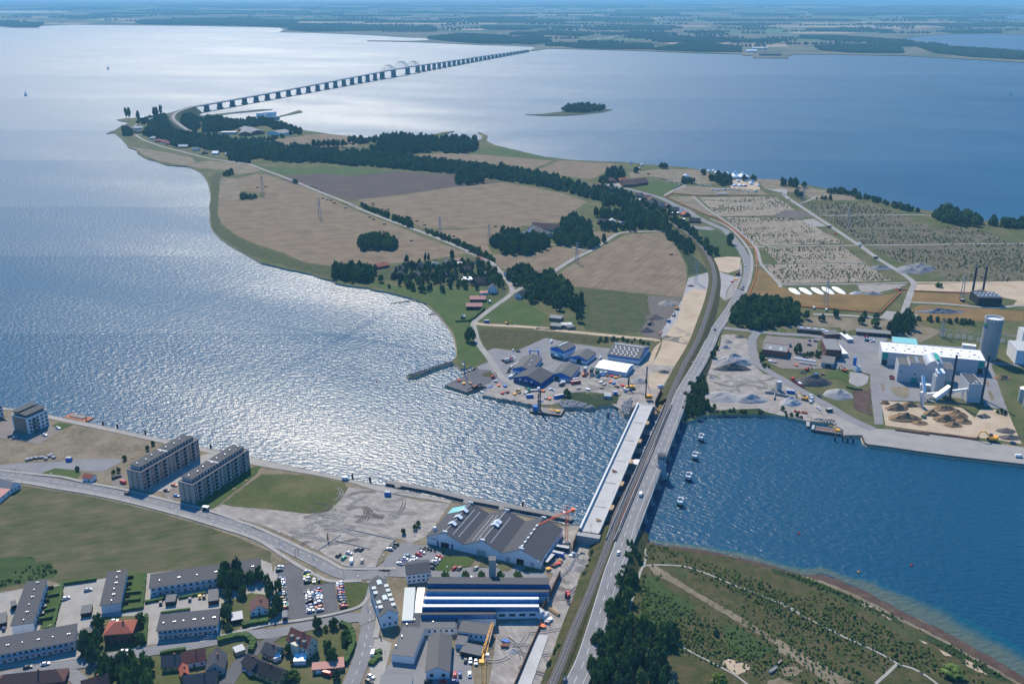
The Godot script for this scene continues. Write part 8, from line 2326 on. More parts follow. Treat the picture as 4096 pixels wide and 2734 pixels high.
func street_things():
	var lp:=thing("street_lamp","","street lamp",O3,0,"white globe lamps along the town streets")
	var mb:=MB.new()
	mb.tube(O3,W(0,5,0),.08,.06,6)
	put("post",mb,M["steel"],lp)
	mb=MB.new()
	mb.tube(W(0,5,0),W(0,5.35,0),.2,.5,8)
	mb.tube(W(0,5.35,0),W(0,5.6,0),.5,.15,8)
	put("lamp_head",mb,M["white_metal"],lp)
	var q:=[-348.9,-600.3,-338.9,-589.1,-319.3,-591.2,-309.1,-577.5,-279.9,-568.2,-251.9,-557.4,-226.1,-556.9,-215.5,-539.9,-196.9,-543.4,-187.9,-527.3,-188.1,-527.2,-169.5,-529.7,-162.3,-513,-144,-514.1,-138.6,-496.9,-119.8,-496.2,-115,-478.2,-98.7,-478.6,-87.7,-466.8,-76,-488.8,-62,-523.3,-37.6,-476.4,-8.8,-478.6,15.4,-482,-71.9,-404.1,-80,-445.2]
	var w:=["at the far end of the road before the dry meadow","opposite the blue gabled workshop","by the grassy verge","above the mown field's first corner","below the small white house","opposite the first apartment block","between the two apartment blocks","opposite the second apartment block","at the bus shelter","where the mown field bends","opposite the gravel yard entrance","at the gravel yard entrance","on the curve beside the mown field","on the gravel yard's edge","on the curve near the longest row house","beside the gravel car park wall","beside the grass wedge of the car park","at the bend before the crossing","at the corner lawn","in the grass corner of the gravel car park","at the wooden deck by the gravel yard fence","below the warehouse lawn","between the two warehouse lawns","at the far corner of the warehouse","in front of the forecourt shrubs","at the zebra crossing by the factory wing"]
	for k in q.size()/2:
		var at:=Vector3(q[k*2],2.3,q[k*2+1])
		var l: String="white street lamp "+w[k]
		if k==0:
			lp.position=at
			lp.set_meta("label",l)
		else: dup(lp,at,0,l)
	for y in [[G(-289,-1416),30,"grey lattice pylon in the middle of the big stubble field"],[G(-416,-1585),32,"grey lattice pylon near the bush hollow"],[G(-101,-1315),24,"slender pylon beside the hedge of the country road"],[G(-31,-1268),24,"slender pylon before the farm grove"],[G(81,-1159),26,"lattice pylon at the lane of the curved field"],[G(214,-1070),26,"lattice pylon on the pale gravel bank by the railway"],[G(480,-1340),30,"lattice pylon in the overgrown plots by the sandy track"],[G(339,-985),30,"lattice pylon in the golden field below the white humps"],[G(495,-1006),28,"lattice pylon beside the black peak-load plant"],[G(465,-1512),30,"lattice pylon at the fork of the sandy track"],[G(422,-885),18,"portal mast behind the garage trees"]]:
		var o:=thing("pylon",y[2],"pylon",y[0],rng.randf())
		var h: float=y[1]
		mb=MB.new()
		var b:=h*.075
		for s in [[-1,-1],[1,-1],[1,1],[-1,1]]:
			mb.bar(W(s[0]*b,0,s[1]*b),W(s[0]*.35,h,s[1]*.35),.28)
		for k in 7:
			var f:=k/7.0
			var g:=(k+1)/7.0
			var c0: float=lerpf(b,.35,f)
			var c1: float=lerpf(b,.35,g)
			for s in [-1.0,1.0]:
				mb.bar(W(-c0,f*h,s*c0),W(c1,g*h,s*c1),.13)
				mb.bar(W(s*c0,f*h,-c0),W(s*c1,g*h,c1),.13)
		put("mast",mb,M["steel"],o)
		for f in [.72,.84,.96]:
			var am:=MB.new()
			am.bar(W(-h*.14,f*h,0),W(h*.14,f*h,0),.3)
			put("cross_arm",am,M["steel"],o)
	for k in 4:
		var o:=thing("mooring_dolphin","round concrete dolphin with half raised rim, %s from the far shore" % ORD[k],"dolphin",[W(143.6,0,-657.5),W(133.4,0,-626.7),W(123.3,0,-595.1),W(111.7,0,-559.9)][k],0,"concrete dolphins beside the old bridge")
		mb=MB.new()
		mb.tube(W(0,-1,0),W(0,1.6,0),2.4,2.3,14)
		put("base",mb,M["m19"],o)
		mb=MB.new()
		mb.tube(W(0,1.6,0),W(0,3.6,0),2.2,2.2,14)
		put("body",mb,M["m1"],o)
		mb=MB.new()
		for j in 7:
			var a:=-.4+PI*j/7.0
			mb.box(W(cos(a)*1.8,4.4,-sin(a)*1.8),W(.8,1.8,1.0),a+PI/2)
		put("raised_rim",mb,M["m1"],o)
	var ps:=[[W(-321.5,0,-684.4),"black mooring post, nearest the orange raft"],[W(-308.1,0,-678.8),"black mooring post, second from the orange raft"],[W(-282.2,0,-667.7),"black mooring post off the dry meadow"],[W(-224.8,0,-643.7),"black mooring post off the apartment blocks"],[W(-111.8,0,-597.3),"black mooring post by the promenade van"],[W(-98.7,0,-592.2),"black mooring post at the start of the timber pier"],[W(7.1,0,-557.7),"black mooring post outside the warehouse pier"],[W(77,0,-700.4),"black mooring post before the new bridge head"],[W(245.3,0,-657.1),"timber pile before the moored barge, first"],[W(251.2,0,-657.1),"timber pile before the moored barge, second"],[W(253.9,0,-654.2),"timber pile before the moored barge, third"],[W(257.7,0,-653.3),"timber pile before the moored barge, fourth"]]
	for y in ps:
		var o:=thing("mooring_post",y[1],"mooring post",y[0])
		mb=MB.new()
		mb.tube(W(0,-1,0),W(0,3.8,0),.75,.7,8)
		put("pile",mb,M["m19"],o)
		mb=MB.new()
		mb.tube(W(0,3.8,0),W(0,4.1,0),.8,.8,8)
		put("cap",mb,M["m28"],o)
	for y in [[W(-118.2,0,-774.2),"red","red buoy alone in the glittering bay"],[W(80.9,0,-702.1),"red","red buoy beside the black post before the new bridge"],[W(180.8,0,-524.3),"red","red buoy in the dark channel nearest the bridge"],[W(237.5,0,-488.5),"red","red buoy farther out in the dark channel"],[W(203.7,0,-481.7),"yellow","yellow buoy off the dune shore"],[W(8.6,0,-557.2),"red","red buoy by the post outside the warehouse pier"]]:
		var o:=thing("buoy",y[2],"buoy",y[0])
		mb=MB.new()
		mb.tube(W(0,-.4,0),W(0,.5,0),.75,.8,10)
		mb.tube(W(0,.5,0),W(0,1.1,0),.8,.25,10)
		put("float",mb,M[y[1]],o)
	for y in [[[-438.4,2,-721,-414.7,2,-714.9,-371.5,2,-699.9,-326.7,2,-682.2,-259.6,2,-653.1,-216.8,2,-635.7,-185.7,2,-623.2,-94.1,2,-583.8,-66.8,2,-573.1,-46.4,2,-564.8,-27.1,2,-557,-6.9,2,-549.2,10.1,2,-542.3,21.3,2,-538.2,34.2,2,-531.5,42.2,2,-530.9],"dark quay edge of the town promenade"],[[267.3,2,-662.5,265.2,2,-649.5,266.7,2,-646.7,279.9,2,-642.7,301,2,-634.6,322,2,-627.5,343.1,2,-621.5,367,2,-614.7,391.1,2,-608.1],"dark fendered wall of the long gravel quay"],[[-30.1,2,-799.4,-57.5,2,-761.9,-38.5,2,-746.3,-25,2,-760.2],"dark wall round the boatyard landing stage"]]:
		var o:=thing("quay_wall",y[1],"quay wall")
		mb=MB.new()
		band(mb,line3(y[0],1),-.45,.45,.32,2.6)
		put("wall",mb,M["m19"],o)
	var pier:=thing("timber_pier","long weathered timber pier running parallel to the town quay","pier")
	mb=MB.new()
	var pl:=line3([-86.9,1.6,-589.5,-57.8,1.6,-579.5,-29.7,1.6,-566,-5.5,1.6,-557.3,21.6,1.6,-547.4,39.2,1.6,-539.9],1)
	band(mb,pl,-2.4,2.4,.3,.7)
	for y in [[W(-80.2,1.6,-587.2),W(-77.6,1.6,-580.5)],[W(-30,1.6,-566),W(-30.8,1.6,-559.2)],[W(-6.6,1.6,-557.3),W(-6.9,1.6,-550.9)]]: mb.bar(y[0]+W(0,.15,0),y[1]+W(0,.3,0),3.6,.5)
	put("deck",mb,M["m27"],pier)
	mb=MB.new()
	for k in pl.size()-1:
		var n:=int(pl[k].distance_to(pl[k+1])/5.0)
		for j in n:
			var c:=pl[k].lerp(pl[k+1],float(j)/n)
			mb.box(W(c.x,0,c.z),W(.5,3.2,4.6),0)
	put("piles",mb,M["m19"],pier)
	for y in [[[-132.2,.8,-997.8,-105.3,1.2,-1010],1.6,"thin bathing jetty with platform on the bay"],[[-88.2,.8,-959.6,-73.3,1.2,-963.9],1.8,"second bathing jetty on the bay"],[[231.4,1.6,-679.9,235.8,2,-695.4],2.6,"short concrete jetty below the gravel works"],[[-45.2,1.5,-792,-32.3,1.8,-805.8],1.6,"floating jetty in the boat basin"]]:
		var o:=thing("jetty",y[2],"jetty")
		var l:=line3(y[0],1)
		mb=MB.new()
		band(mb,l,-y[1]*.5,y[1]*.5,.1,.35)
		put("deck",mb,M["m27" if y[1]<2 else "m2"],o)
		mb=MB.new()
		for j in 7:
			var c:=l[0].lerp(l[1],j/6.0)
			mb.box(W(c.x,0,c.z),W(.25,2.4,y[1]))
		put("piles",mb,M["m19"],o)
	for y in [[[-117.5,-502.3,-106.9,-519.7],"low stone wall at the west side of the gravel car park"],[[-103.9,-526.5,-88.6,-520.7,-72.6,-514.1],"low stone wall at the north side of the gravel car park"],[[-109.2,-512.9,-98.3,-508.8,-86.2,-503.3],"inner low wall of the gravel car park"],[[-72.5,-513.9,-77.4,-502],"low stone wall at the east side of the gravel car park"],[[-98.4,-484.7,-90.5,-483.5,-80.4,-483.3,-80.1,-494.7],"low stone wall at the street corner of the gravel car park"]]:
		var o:=thing("stone_wall",y[1],"wall")
		var p:=v2(y[0])
		mb=MB.new()
		for k in p.size()-1:
			var n:=int(p[k].distance_to(p[k+1])/1.2)
			for j in n:
				var c:=p[k].lerp(p[k+1],(j+.5)/n)
				mb.box(W(c.x,2.4,c.y),W(1.12,rr(.45,.7),.7),-(p[k+1]-p[k]).angle()+rr(-.08,.08))
		put("stones",mb,M["stone"],o)
	for y in [[[253,-1568,270,-1597,304,-1578,345,-1577,412,-1581],"orange mesh fence along the festival meadow"],[[253,-1566,276,-1491,292,-1439,307,-1406,315,-1349,319,-1272,320,-1225,307,-1160,289,-1092,264,-1019],"orange mesh fence following the main road bend"],[[311,-980,338,-972,364,-964,380,-959,388,-957,438,-1031,436,-1044,448,-1041],"orange mesh fence round the golden field"],[[455,-1037,485,-1033,518,-1029],"orange mesh fence leading to the black plant"]]:
		var o:=thing("mesh_fence",y[1],"fence")
		var p:=v2(y[0])
		mb=MB.new()
		for k in p.size()-1:
			mb.bar(W(p[k].x,2.9,p[k].y),W(p[k+1].x,2.9,p[k+1].y),.35,1.1)
		put("mesh",mb,M["orange"],o)
		mb=MB.new()
		for k in p.size(): mb.box(W(p[k].x,2.9,p[k].y),W(.25,1.9,.25))
		put("posts",mb,M["timber"],o)
	var hb:=MB.new()
	hb.box(W(0,.9,0),W(4.6,1.8,2.4))
	hb.box(W(0,.9,0),W(.06,1.84,2.44))
	var hm:=hb.mesh()
	var hq:=[-441,-1648,-428,-1654,-311,-1555,-301,-1546,-294,-1540,-285,-1519,-261,-1481,-350,-1661,-341,-1649,-325,-1622,-223,-1517,-220,-1502,-202,-1471,-193,-1471,-158,-1417,-152,-1411,-141,-1390,-127,-1363,-214,-1416,-206,-1401,-186,-1370,-81,-1296,-137,-1271,-24,-1355,85,-1788,47,-1218,205,-1198,47,-1218]
	var hl:=["beside the pylon by the hollow","second one by the hollow pylon","at the road bend of the big field, first","at the road bend of the big field, second","at the road bend of the big field, third","at the road bend of the big field, fourth","farther along the road edge","on the ploughed field edge, first","on the ploughed field edge, second","on the ploughed field edge, third","at the corner of the far stubble field","under the first at the far stubble corner","small one on the headland","beside the small one on the headland","on the hedge side, first of a pair","on the hedge side, second of a pair","on the hedge side alone","at the lower hedge end, doubled","across the road in the big field, first","across the road in the big field, second","across the road in the big field, third","small yellow one in the farm field","long one beside the field copse","on the track by the farm field","alone in the north coast field","below the farm grove","alone in the curved field","alone at the wood edge below the farm"]
	for k in hq.size()/2:
		var o:=put("straw_bale",hm,M["hay"])
		o.position=W(hq[k*2],2.1,hq[k*2+1])
		o.rotation.y=rr(-.4,.4)
		tag(o,"straw bale stack "+hl[k],"straw bale","straw bales on the stubble fields")
func parts(o: Node3D,list: Array):
	for e in list:
		var mb:=MB.new()
		for b in e.slice(2):
			if b.size()==8: mb.bar(W(b[0],b[1],b[2]),W(b[3],b[4],b[5]),b[6])
			else: mb.box(W(b[0],b[1],b[2]),W(b[3],b[4],b[5]),b[6] if b.size()>6 else .0)
		put(e[0],mb,M[e[1]],o)
func excavator(label: String,at: Vector3,deg: float,m: String,s:=1.0,called:="excavator"):
	var o:=thing(called,label,"excavator",W(at.x,2.3,at.z),-deg_to_rad(deg))
	parts(o,[["track","rubber",[0,.45,1.1,3.8,.9,.6]],["track","rubber",[0,.45,-1.1,3.8,.9,.6]],["body",m,[-.5,1.5,0,3.2,1.1,2.6],[-1.7,1.7,0,.8,1.3,2.5]],["cab","glass",[.6,2.3,.7,1.4,1.5,1.0]],["boom",m,[1.0,1.8,-.3,3.6,4.4,-.3,.5,0],[3.6,4.4,-.3,5.4,4.0,-.3,.45,0]],["arm",m,[5.4,4.0,-.3,6.0,1.4,-.3,.35,0]],["bucket","m28",[5.9,.9,-.3,.9,1.0,1.0]]])
	o.scale=Vector3.ONE*s
func boat(label: String,at: Vector3,deg: float,L: float,m: String,cabin: String,y:=.0,called:="boat"):
	var o:=thing(called,label,"boat",W(at.x,y,at.z),-deg_to_rad(deg))
	var w:=L*.3
	var mb:=MB.new()
	var top:=PackedVector2Array([Vector2(-.5,.38),Vector2(.1,.5),Vector2(.36,.3),Vector2(.5,0),Vector2(.36,-.3),Vector2(.1,-.5),Vector2(-.5,-.38)])
	var h:=L*.15
	for k in top.size():
		var a:=top[k]
		var b:=top[(k+1) % top.size()]
		var p:=Vector3(a.x*L,h*(1.0+maxf(a.x,0)*.5),a.y*w)
		var q:=Vector3(b.x*L,h*(1.0+maxf(b.x,0)*.5),b.y*w)
		var p2:=Vector3(a.x*L*.85,-.3,a.y*w*.6)
		var q2:=Vector3(b.x*L*.85,-.3,b.y*w*.6)
		mb.quad(p2,q2,q,p)
		mb.tri(W(0,-.3,0),p2,q2)
	put("hull",mb,M[m],o)
	mb=MB.new()
	for k in range(1,top.size()-1): mb.up3(top[0]*Vector2(L,w)*.9,top[k]*Vector2(L,w)*.9,top[k+1]*Vector2(L,w)*.9,h*.8)
	put("deck",mb,M["m27" if cabin=="" else "white_metal"],o)
	if cabin!="":
		parts(o,[["cabin",cabin,[-.05*L,h*1.25,0,L*.32,h*.9,w*.6]],["windscreen","glass",[.13*L,h*1.3,0,L*.06,h*.7,w*.55]]])
	else: parts(o,[["thwart","timber",[0,h*.9,0,.3,.08,w*.9],[-L*.25,h*.9,0,.3,.08,w*.8]]])
	return o
func crane(label: String,foot: Vector3,jib0: Vector3,jib1: Vector3,m: String,w: float):
	var o:=thing("tower_crane",label,"crane",W(foot.x,2.1,foot.z))
	var H:=jib0.y-2.1
	var mb:=MB.new()
	for s in [[-1,-1],[1,-1],[1,1],[-1,1]]: mb.bar(W(s[0]*w,0,s[1]*w),W(s[0]*w,H,s[1]*w),.22)
	var n:=int(H/(w*2.2))
	for k in n:
		for s in [-1.0,1.0]:
			mb.bar(W(-w*s,H*k/n,w*s),W(w*s,H*(k+1)/n,w*s),.12)
			mb.bar(W(w*s,H*k/n,-w*s),W(w*s,H*(k+1)/n,w*s),.12)
	put("mast",mb,M[m],o)
	var a:=jib0-o.position
	var b:=jib1-o.position
	var t:=(b-a).normalized()
	var u:=t.cross(UP).normalized()
	mb=MB.new()
	mb.bar(a+u*w,b+u*w*.6,.2)
	mb.bar(a-u*w,b-u*w*.6,.2)
	mb.bar(a+W(0,1.6,0),b+W(0,.8,0),.22)
	var L:=a.distance_to(b)
	for k in int(L/1.8):
		var p:=a+t*(k*1.8)
		var q:=a+t*minf(L,k*1.8+1.8)
		mb.bar(p+u*w*.8,q+W(0,1.2,0),.1)
		mb.bar(p-u*w*.8,q+W(0,1.2,0),.1)
	put("jib",mb,M[m],o)
	mb=MB.new()
	mb.bar(a,a+W(0,5,0),.4)
	mb.bar(a+W(0,5,0),a.lerp(b,.8),.08)
	mb.bar(a+W(0,5,0),a-t*7,.08)
	mb.bar(a,a-t*7,.7)
	mb.box(a-t*6.5,W(2.4,2,2.4))
	put("counter_jib",mb,M[m],o)
	mb=MB.new()
	mb.box(a+u*1.6+W(0,-1,0),W(1.6,2,1.6))
	put("cab",mb,M["white_metal"],o)
	mb=MB.new()
	mb.box(W(0,.4,0),W(5,.9,5))
	put("base",mb,M["m2"],o)
var body_mesh: ArrayMesh
func person(label: String,at: Vector3,m: String,y:=2.3):
	if body_mesh==null:
		var bones:=[[0,1.0,0,0,1.38,0,.15,.17],[0,1.42,0,0,1.56,.02,.06,.06],[0,1.62,.02,0,1.68,.02,.10,.10],[.1,.98,0,.12,.52,.06,.10,.07],[.12,.52,.06,.13,.08,-.02,.07,.05],[-.1,.98,0,-.12,.52,-.02,.10,.07],[-.12,.52,-.02,-.13,.08,-.14,.07,.05],[.13,.04,-.02,.14,.04,.14,.05,.04],[-.13,.04,-.14,-.14,.04,.02,.05,.04],[.2,1.38,0,.27,1.08,-.02,.065,.05],[.27,1.08,-.02,.26,.82,.1,.05,.035],[-.2,1.38,0,-.27,1.08,-.02,.065,.05],[-.27,1.08,-.02,-.26,.82,.1,.05,.035]]
		var c:=.045
		var nx:=17
		var ny:=42
		var nz:=13
		var f:=PackedFloat32Array()
		f.resize(nx*ny*nz)
		for k in nz:
			for j in ny:
				for i in nx:
					var p:=Vector3((i-8)*c,(j-1)*c,(k-6)*c)
					var d:=9.0
					for b in bones:
						var a:=Vector3(b[0],b[1],b[2])
						var e:=Vector3(b[3],b[4],b[5])-a
						var t:=clampf((p-a).dot(e)/e.length_squared(),0,1)
						var q: float=(p-a-e*t).length()-lerpf(b[6],b[7],t)
						var h:=clampf(.5+.5*(d-q)/.04,0,1)
						d=lerpf(d,q,h)-.04*h*(1-h)
					f[(k*ny+j)*nx+i]=d
		var at_:={}
		var mb:=MB.new()
		for k in nz-1:
			for j in ny-1:
				for i in nx-1:
					var s:=O3
					var cnt:=0
					var v:=[]
					for q in 8: v.append(f[((k+(q >> 2))*ny+j+((q >> 1) & 1))*nx+i+(q & 1)])
					for e in [[0,1],[2,3],[4,5],[6,7],[0,2],[1,3],[4,6],[5,7],[0,4],[1,5],[2,6],[3,7]]:
						if (v[e[0]]<0)!=(v[e[1]]<0):
							var t: float=v[e[0]]/(v[e[0]]-v[e[1]])
							s+=W(e[0] & 1,(e[0] >> 1) & 1,e[0] >> 2).lerp(W(e[1] & 1,(e[1] >> 1) & 1,e[1] >> 2),t)
							cnt+=1
					if cnt: at_[Vector3i(i,j,k)]=(W(i-8,j-1,k-6)+s/cnt)*c
		for g in at_:
			var o0: float=f[(g.z*ny+g.y)*nx+g.x]
			for ax in 3:
				var d:=Vector3i(int(ax==0),int(ax==1),int(ax==2))
				var w: Vector3i=g+d
				if w.x>=nx or w.y>=ny or w.z>=nz: continue
				var o1: float=f[(w.z*ny+w.y)*nx+w.x]
				if (o0<0)==(o1<0): continue
				var u:=Vector3i(d.z,d.x,d.y)
				var r:=Vector3i(d.y,d.z,d.x)
				if at_.has(g-u) and at_.has(g-r) and at_.has(g-u-r):
					if o0<0: mb.quad(at_[g],at_[g-u],at_[g-u-r],at_[g-r])
					else: mb.quad(at_[g],at_[g-r],at_[g-u-r],at_[g-u])
		body_mesh=mb.mesh()
	var o:=thing("person",label,"person",W(at.x,y,at.z),rng.randf()*TAU)
	put("body",body_mesh,M[m],o)
	var hm:=MB.new()
	hm.tube(W(0,1.69,.02),W(0,1.8,.01),.125,.05,8)
	put("helmet",hm,M["white_metal"],o)
func works_things():
	crane("yellow tower crane with long jib over the factory court at the lower edge",W(-13.2,27,-373.9),W(-13.2,27,-373.9),W(-9.6,27,-397.2),"yellow",1.1)
	crane("orange tower crane with pale jib between the warehouse and the new bridge",G(33.5,-511.6),W(33.1,24,-508.9),W(15.5,28,-487.7),"orange",.8)
	for q in [[G(113.4,-729.4),28.0,"black piling rig with tall leader at the head of the new bridge",4.0],[G(102.1,-753.4),12.0,"slim dark drill rig beside the white concrete truck",2.4]]:
		var o:=thing("piling_rig",q[2],"piling rig",W(q[0].x,q[3],q[0].z))
		parts(o,[["track","rubber",[0,.5,1.4,5,1,.8],[0,.5,-1.4,5,1,.8]],["body","yellow",[.3,1.9,0,5,1.8,3]],["leader","m19",[-2.6,q[1]*.5,0,.9,q[1],.9]],["hammer","m28",[-3.2,q[1]*.55,0,.9,4,.9]],["stay","m28",[1.5,2.5,0,-2.4,q[1]*.6,0,.3,0]]])
	for q in [[W(28.6,0,-710.4),16.5,"black work barge with two tall spuds and a blue crane off the works shore",26.2,13.0],[W(247.8,0,-671.5),22.1,"grey hopper barge with rusty hold moored at the gravel quay",30.6,9.0]]:
		var o:=thing("barge",q[2],"barge",q[0],-deg_to_rad(q[1]))
		var L: float=q[3]
		var w: float=q[4]
		if w>10: parts(o,[["hull","m19",[0,.4,0,L,2.4,w]],["deck","m27",[0,1.66,0,L-.8,.1,w-.8]],["spud","m19",[-L*.2,9,3,1,22,1]],["spud","m19",[-L*.32,6,-3,.9,16,.9]],["crane","bright_blue",[-L*.36,3.4,2,4,3.4,3.4],[-L*.3,5,2,-L*.12,10,0,.6,0]],["excavator","yellow",[L*.36,2.6,2,3,1.6,2.4],[L*.3,3,2,L*.12,5,1,.5,0]],["timber_mats","timber",[L*.18,1.9,-1,L*.3,.4,4]]])
		else: parts(o,[["hull","m19",[0,.3,0,L,2.6,w]],["hold","rust",[-L*.1,1.65,0,L*.6,.14,w*.6]],["coaming","m1",[-L*.1,1.8,w*.33,L*.62,.6,.3],[-L*.1,1.8,-w*.33,L*.62,.6,.3]],["excavator","yellow",[L*.12,2.6,0,3.2,1.8,2.6],[L*.1,3,0,-L*.06,6,0,.6,0],[-L*.06,6,0,-L*.14,2.6,0,.5,0]],["fore_deck","steel",[-L*.47,1.9,0,L*.06,1.0,w*.9]]])
	boat("black and rust work boat alongside the boatyard landing stage",W(-31.3,0,-756.5),-51.9,17,"m19","rust")
	boat("white and blue service boat at the shore storage yard",W(-18.3,0,-758.1),-60.4,11,"white_metal","bright_blue")
	boat("white motor boat in the boat basin",W(-43.9,0,-811.7),36.7,8,"white_metal","m8")
	boat("large white and black motor yacht standing ashore before the tall boat shed",G(40.8,-825.9),-141.1,13,"m19","m8",2.8)
	boat("small white sailing boat hull standing behind the tall boat shed",G(38,-870),-81.2,8,"white_metal","m8",2.6)
	boat("bright blue boat under cover between the boat sheds",G(52.6,-820),26.8,6,"bright_blue","",2.4)
	boat("white boat before the grey gabled shed",G(62.6,-816.2),25.3,9,"white_metal","m8",2.5)
	boat("white sailing boat ashore by the white roofed hall",G(81.7,-825.9),-64.5,7,"white_metal","m8",2.5)
	boat("white wooden boat with blue inside lying on the heath grass",G(130.4,-392.6),-39.2,6.6,"white_metal","",2.3)
	boat("dark weathered rowing boat beside the white boat on the heath",G(135.4,-398.8),-48.4,5,"m28","",2.3)
	for q in [[W(-1595.2,0,-3225.5),"distant sailing yacht with white hull on the far left water"],[W(-1780.8,0,-4375.1),"tiny sailing boat far out before the far shore"],[W(1648.3,0,-3253.8),"distant white sailing yacht at the right with a short wake"]]:
		var o: Node3D=boat(q[1],q[0],20,14,"white_metal","m8",0,"sailing_boat")
		var mb:=MB.new()
		mb.bar(W(1,1,0),W(1,19,0),.35)
		mb.tri(W(.6,3,.1),W(-5.5,3,.1),W(.8,18,.1))
		mb.tri(W(1.2,3,.1),W(1.2,16,.1),W(6,2.6,.1))
		put("sail",mb,M["white_metal"],o)
	var rf:=thing("swimming_raft","rust orange floating platform with grey inner deck at the quay","raft",W(-346.6,0,-698.2),-deg_to_rad(23.6))
	parts(rf,[["float","rust",[0,.3,0,24,1.0,9]],["deck","orange_deck",[0,.86,0,23,.12,8]],["inner_deck","m27",[-1,1.2,-.6,14,.7,4.6]],["post","m19",[11.4,2,3,.6,4.4,.6]]])
	for q in [[G(20.6,-833),"blue boat lift gantry behind the boat hall",8.0]]:
		var o:=thing("boat_lift",q[1],"gantry",q[0],-deg_to_rad(8.0))
		parts(o,[["leg","bright_blue",[-4,3,3,.6,6,.6]],["leg","bright_blue",[4,3,3,.6,6,.6]],["leg","bright_blue",[-4,3,-3,.6,6,.6]],["leg","bright_blue",[4,3,-3,.6,6,.6]],["beam","bright_blue",[0,6,3,9,.8,.7],[-4,6,0,.7,.7,6],[4,6,0,.7,.7,6]]])
	var pc:=thing("jib_crane","slim blue pillar crane on the boatyard landing stage","crane",G(-41.9,-784.3))
	parts(pc,[["pillar","bright_blue",[0,6,0,.6,12,.6]],["arm","bright_blue",[0,12,0,-2.6,12.4,0,.5,0]]])
	excavator("tall yellow material handler on the long quay",G(362.1,-652.6),-166.5,"yellow",1.7)
	excavator("red excavator on the track bed beside the sheet pile wall",G(30.9,-454.7),93.1,"red",1.0)
	excavator("red loader in front of the office containers",G(63.7,-781.8),12.6,"orange",.9)
	excavator("red telescopic lift on the landing stage road",G(-16.5,-778),-59.6,"red",.9)
	excavator("yellow excavator on the spoil heap beside the sand strip",G(176,-971),-68.5,"yellow",1.1)
	excavator("white and dark roller at the edge of the spoil heap",G(169,-949),-64.5,"m1",.9)
	excavator("black loader on the dark spoil heap",G(140,-921),-49.6,"m28",1.0)
	excavator("brown drilling machine on the bank beside the main road",G(270,-1102),-57.4,"rust",1.3)
	excavator("yellow wheel loader beside the white gravel heap",G(243,-730.1),-138.3,"yellow",1.2)
	excavator("small red excavator behind the dark asphalt heap",G(264,-795.4),-26.0,"red",.9)
	excavator("orange excavator at the settling pond",G(296.7,-793.3),-119.5,"orange",1.0)
	excavator("yellow dumper on the haul road by the lawn",G(-5,-923),7.0,"yellow",.9)
	for q in [[G(30.8,-502),19.6,"navy",8.0,"dark blue container by the warehouse end wall, upper"],[G(27.7,-495.8),22.3,"bright_blue",7.0,"blue container by the warehouse end wall, lower"],[G(22.3,-489.6),-61.1,"m13",10.0,"long dark cabin along the warehouse end wall"],[G(14.7,-735.4),-8.9,"bright_blue",6.1,"blue container at the shore of the storage yard"],[G(39.2,-734.7),-26.2,"blue_wall",9.0,"dark blue shed with life rafts on its roof"],[G(80.1,-737),10.1,"m8",6.1,"white cabin with blue roof on the grass bank"],[G(87,-741.6),3.9,"bright_blue",3.4,"small blue container right of the white cabin"],[G(78.4,-785.6),-50.1,"m8",4.0,"small white cabin at the white roofed hall"],[G(83.1,-786.9),-51.9,"m8",4.0,"second small white cabin at the white roofed hall"],[G(5.4,-747),17.3,"yellow",3.4,"yellow skip on the shore storage yard"],[G(55,-765.5),-20.9,"red",9.0,"red steel box segment beside the blue boat hall"],[G(54.3,-770.5),-18.4,"red",8.0,"second red steel box segment behind the first"],[G(126.9,-755.8),-18.3,"m8",4.6,"white cabin on the sand pad by the new bridge head"],[G(235.4,-744.3),14.2,"bright_blue",7.0,"blue container at the concrete bays of the gravel works"],[G(249.3,-734.6),-22.2,"m8",4.0,"white tank body behind the yellow loader"],[G(-26,-928),4.1,"bright_blue",5.0,"blue container on the lawn at the haul road"],[G(161,-930),-27.0,"bright_blue",3.4,"small blue container beside the sand strip"],[G(-320.1,-620.3),5.9,"bright_blue",4.0,"blue container with ladder frame on the asphalt apron"],[G(-83.7,-569.7),8.1,"bright_blue",4.0,"blue container at the promenade edge of the gravel yard"],[G(256,-706.3),-11.7,"m13",5.0,"dark container at the quay road by the shore"],[G(18,-435.4),-54.2,"m8",4.0,"white cabin at the sheet pile corner"],[G(465,-1247),92.4,"m8",7.0,"pale trailer box on the sandy track"],[G(457,-1351),-17.4,"m13",5.0,"green container beside the sandy track"],[G(463,-1180),8.2,"m28",5.0,"dark container beside the bend of the sandy track"],[G(439,-1040),-12.6,"m13",4.0,"green cabin inside the corner of the orange fence"],[G(493,-999),-13.8,"m23",4.0,"black hut at the foot of the pylon by the black plant"]]:
		container(q[4],q[0],q[1],q[2],q[3])
	for k in 3:
		var o: Node3D=container(["lower and upper office container, grey, left of the row of three","stacked office containers, middle of the row of three","stacked dark green office containers, right of the row of three"][k],[G(65.2,-790),G(70.6,-786.9),G(75.2,-783.8)][k],-73.4,"m8",6.1)
		parts(o,[["upper_box",["steel","m13","m13"][k],[0,4.0,0,6.1,2.6,2.44]],["balcony","timber",[-3.8,2.7,0,1.6,.15,3.4]],["window","glass",[-3.07,4.2,0,.06,1.0,1.4]]])
	lettering(container("pale blue lettered container in front of the white cabin on the bank",G(79.8,-733.1),10.0,"m17",6.1),"Uggerly",W(-2.2,1.0,1.32),1.0,"blue_wall")
	for k in 4: container("red skip, %s of four in the row above the small jetty" % ORD[k],[G(228.7,-706.3),G(231,-704.8),G(234,-703.8),G(236.2,-703.1)][k],23.0,"orange",2.2,1.2,"skip","rust")
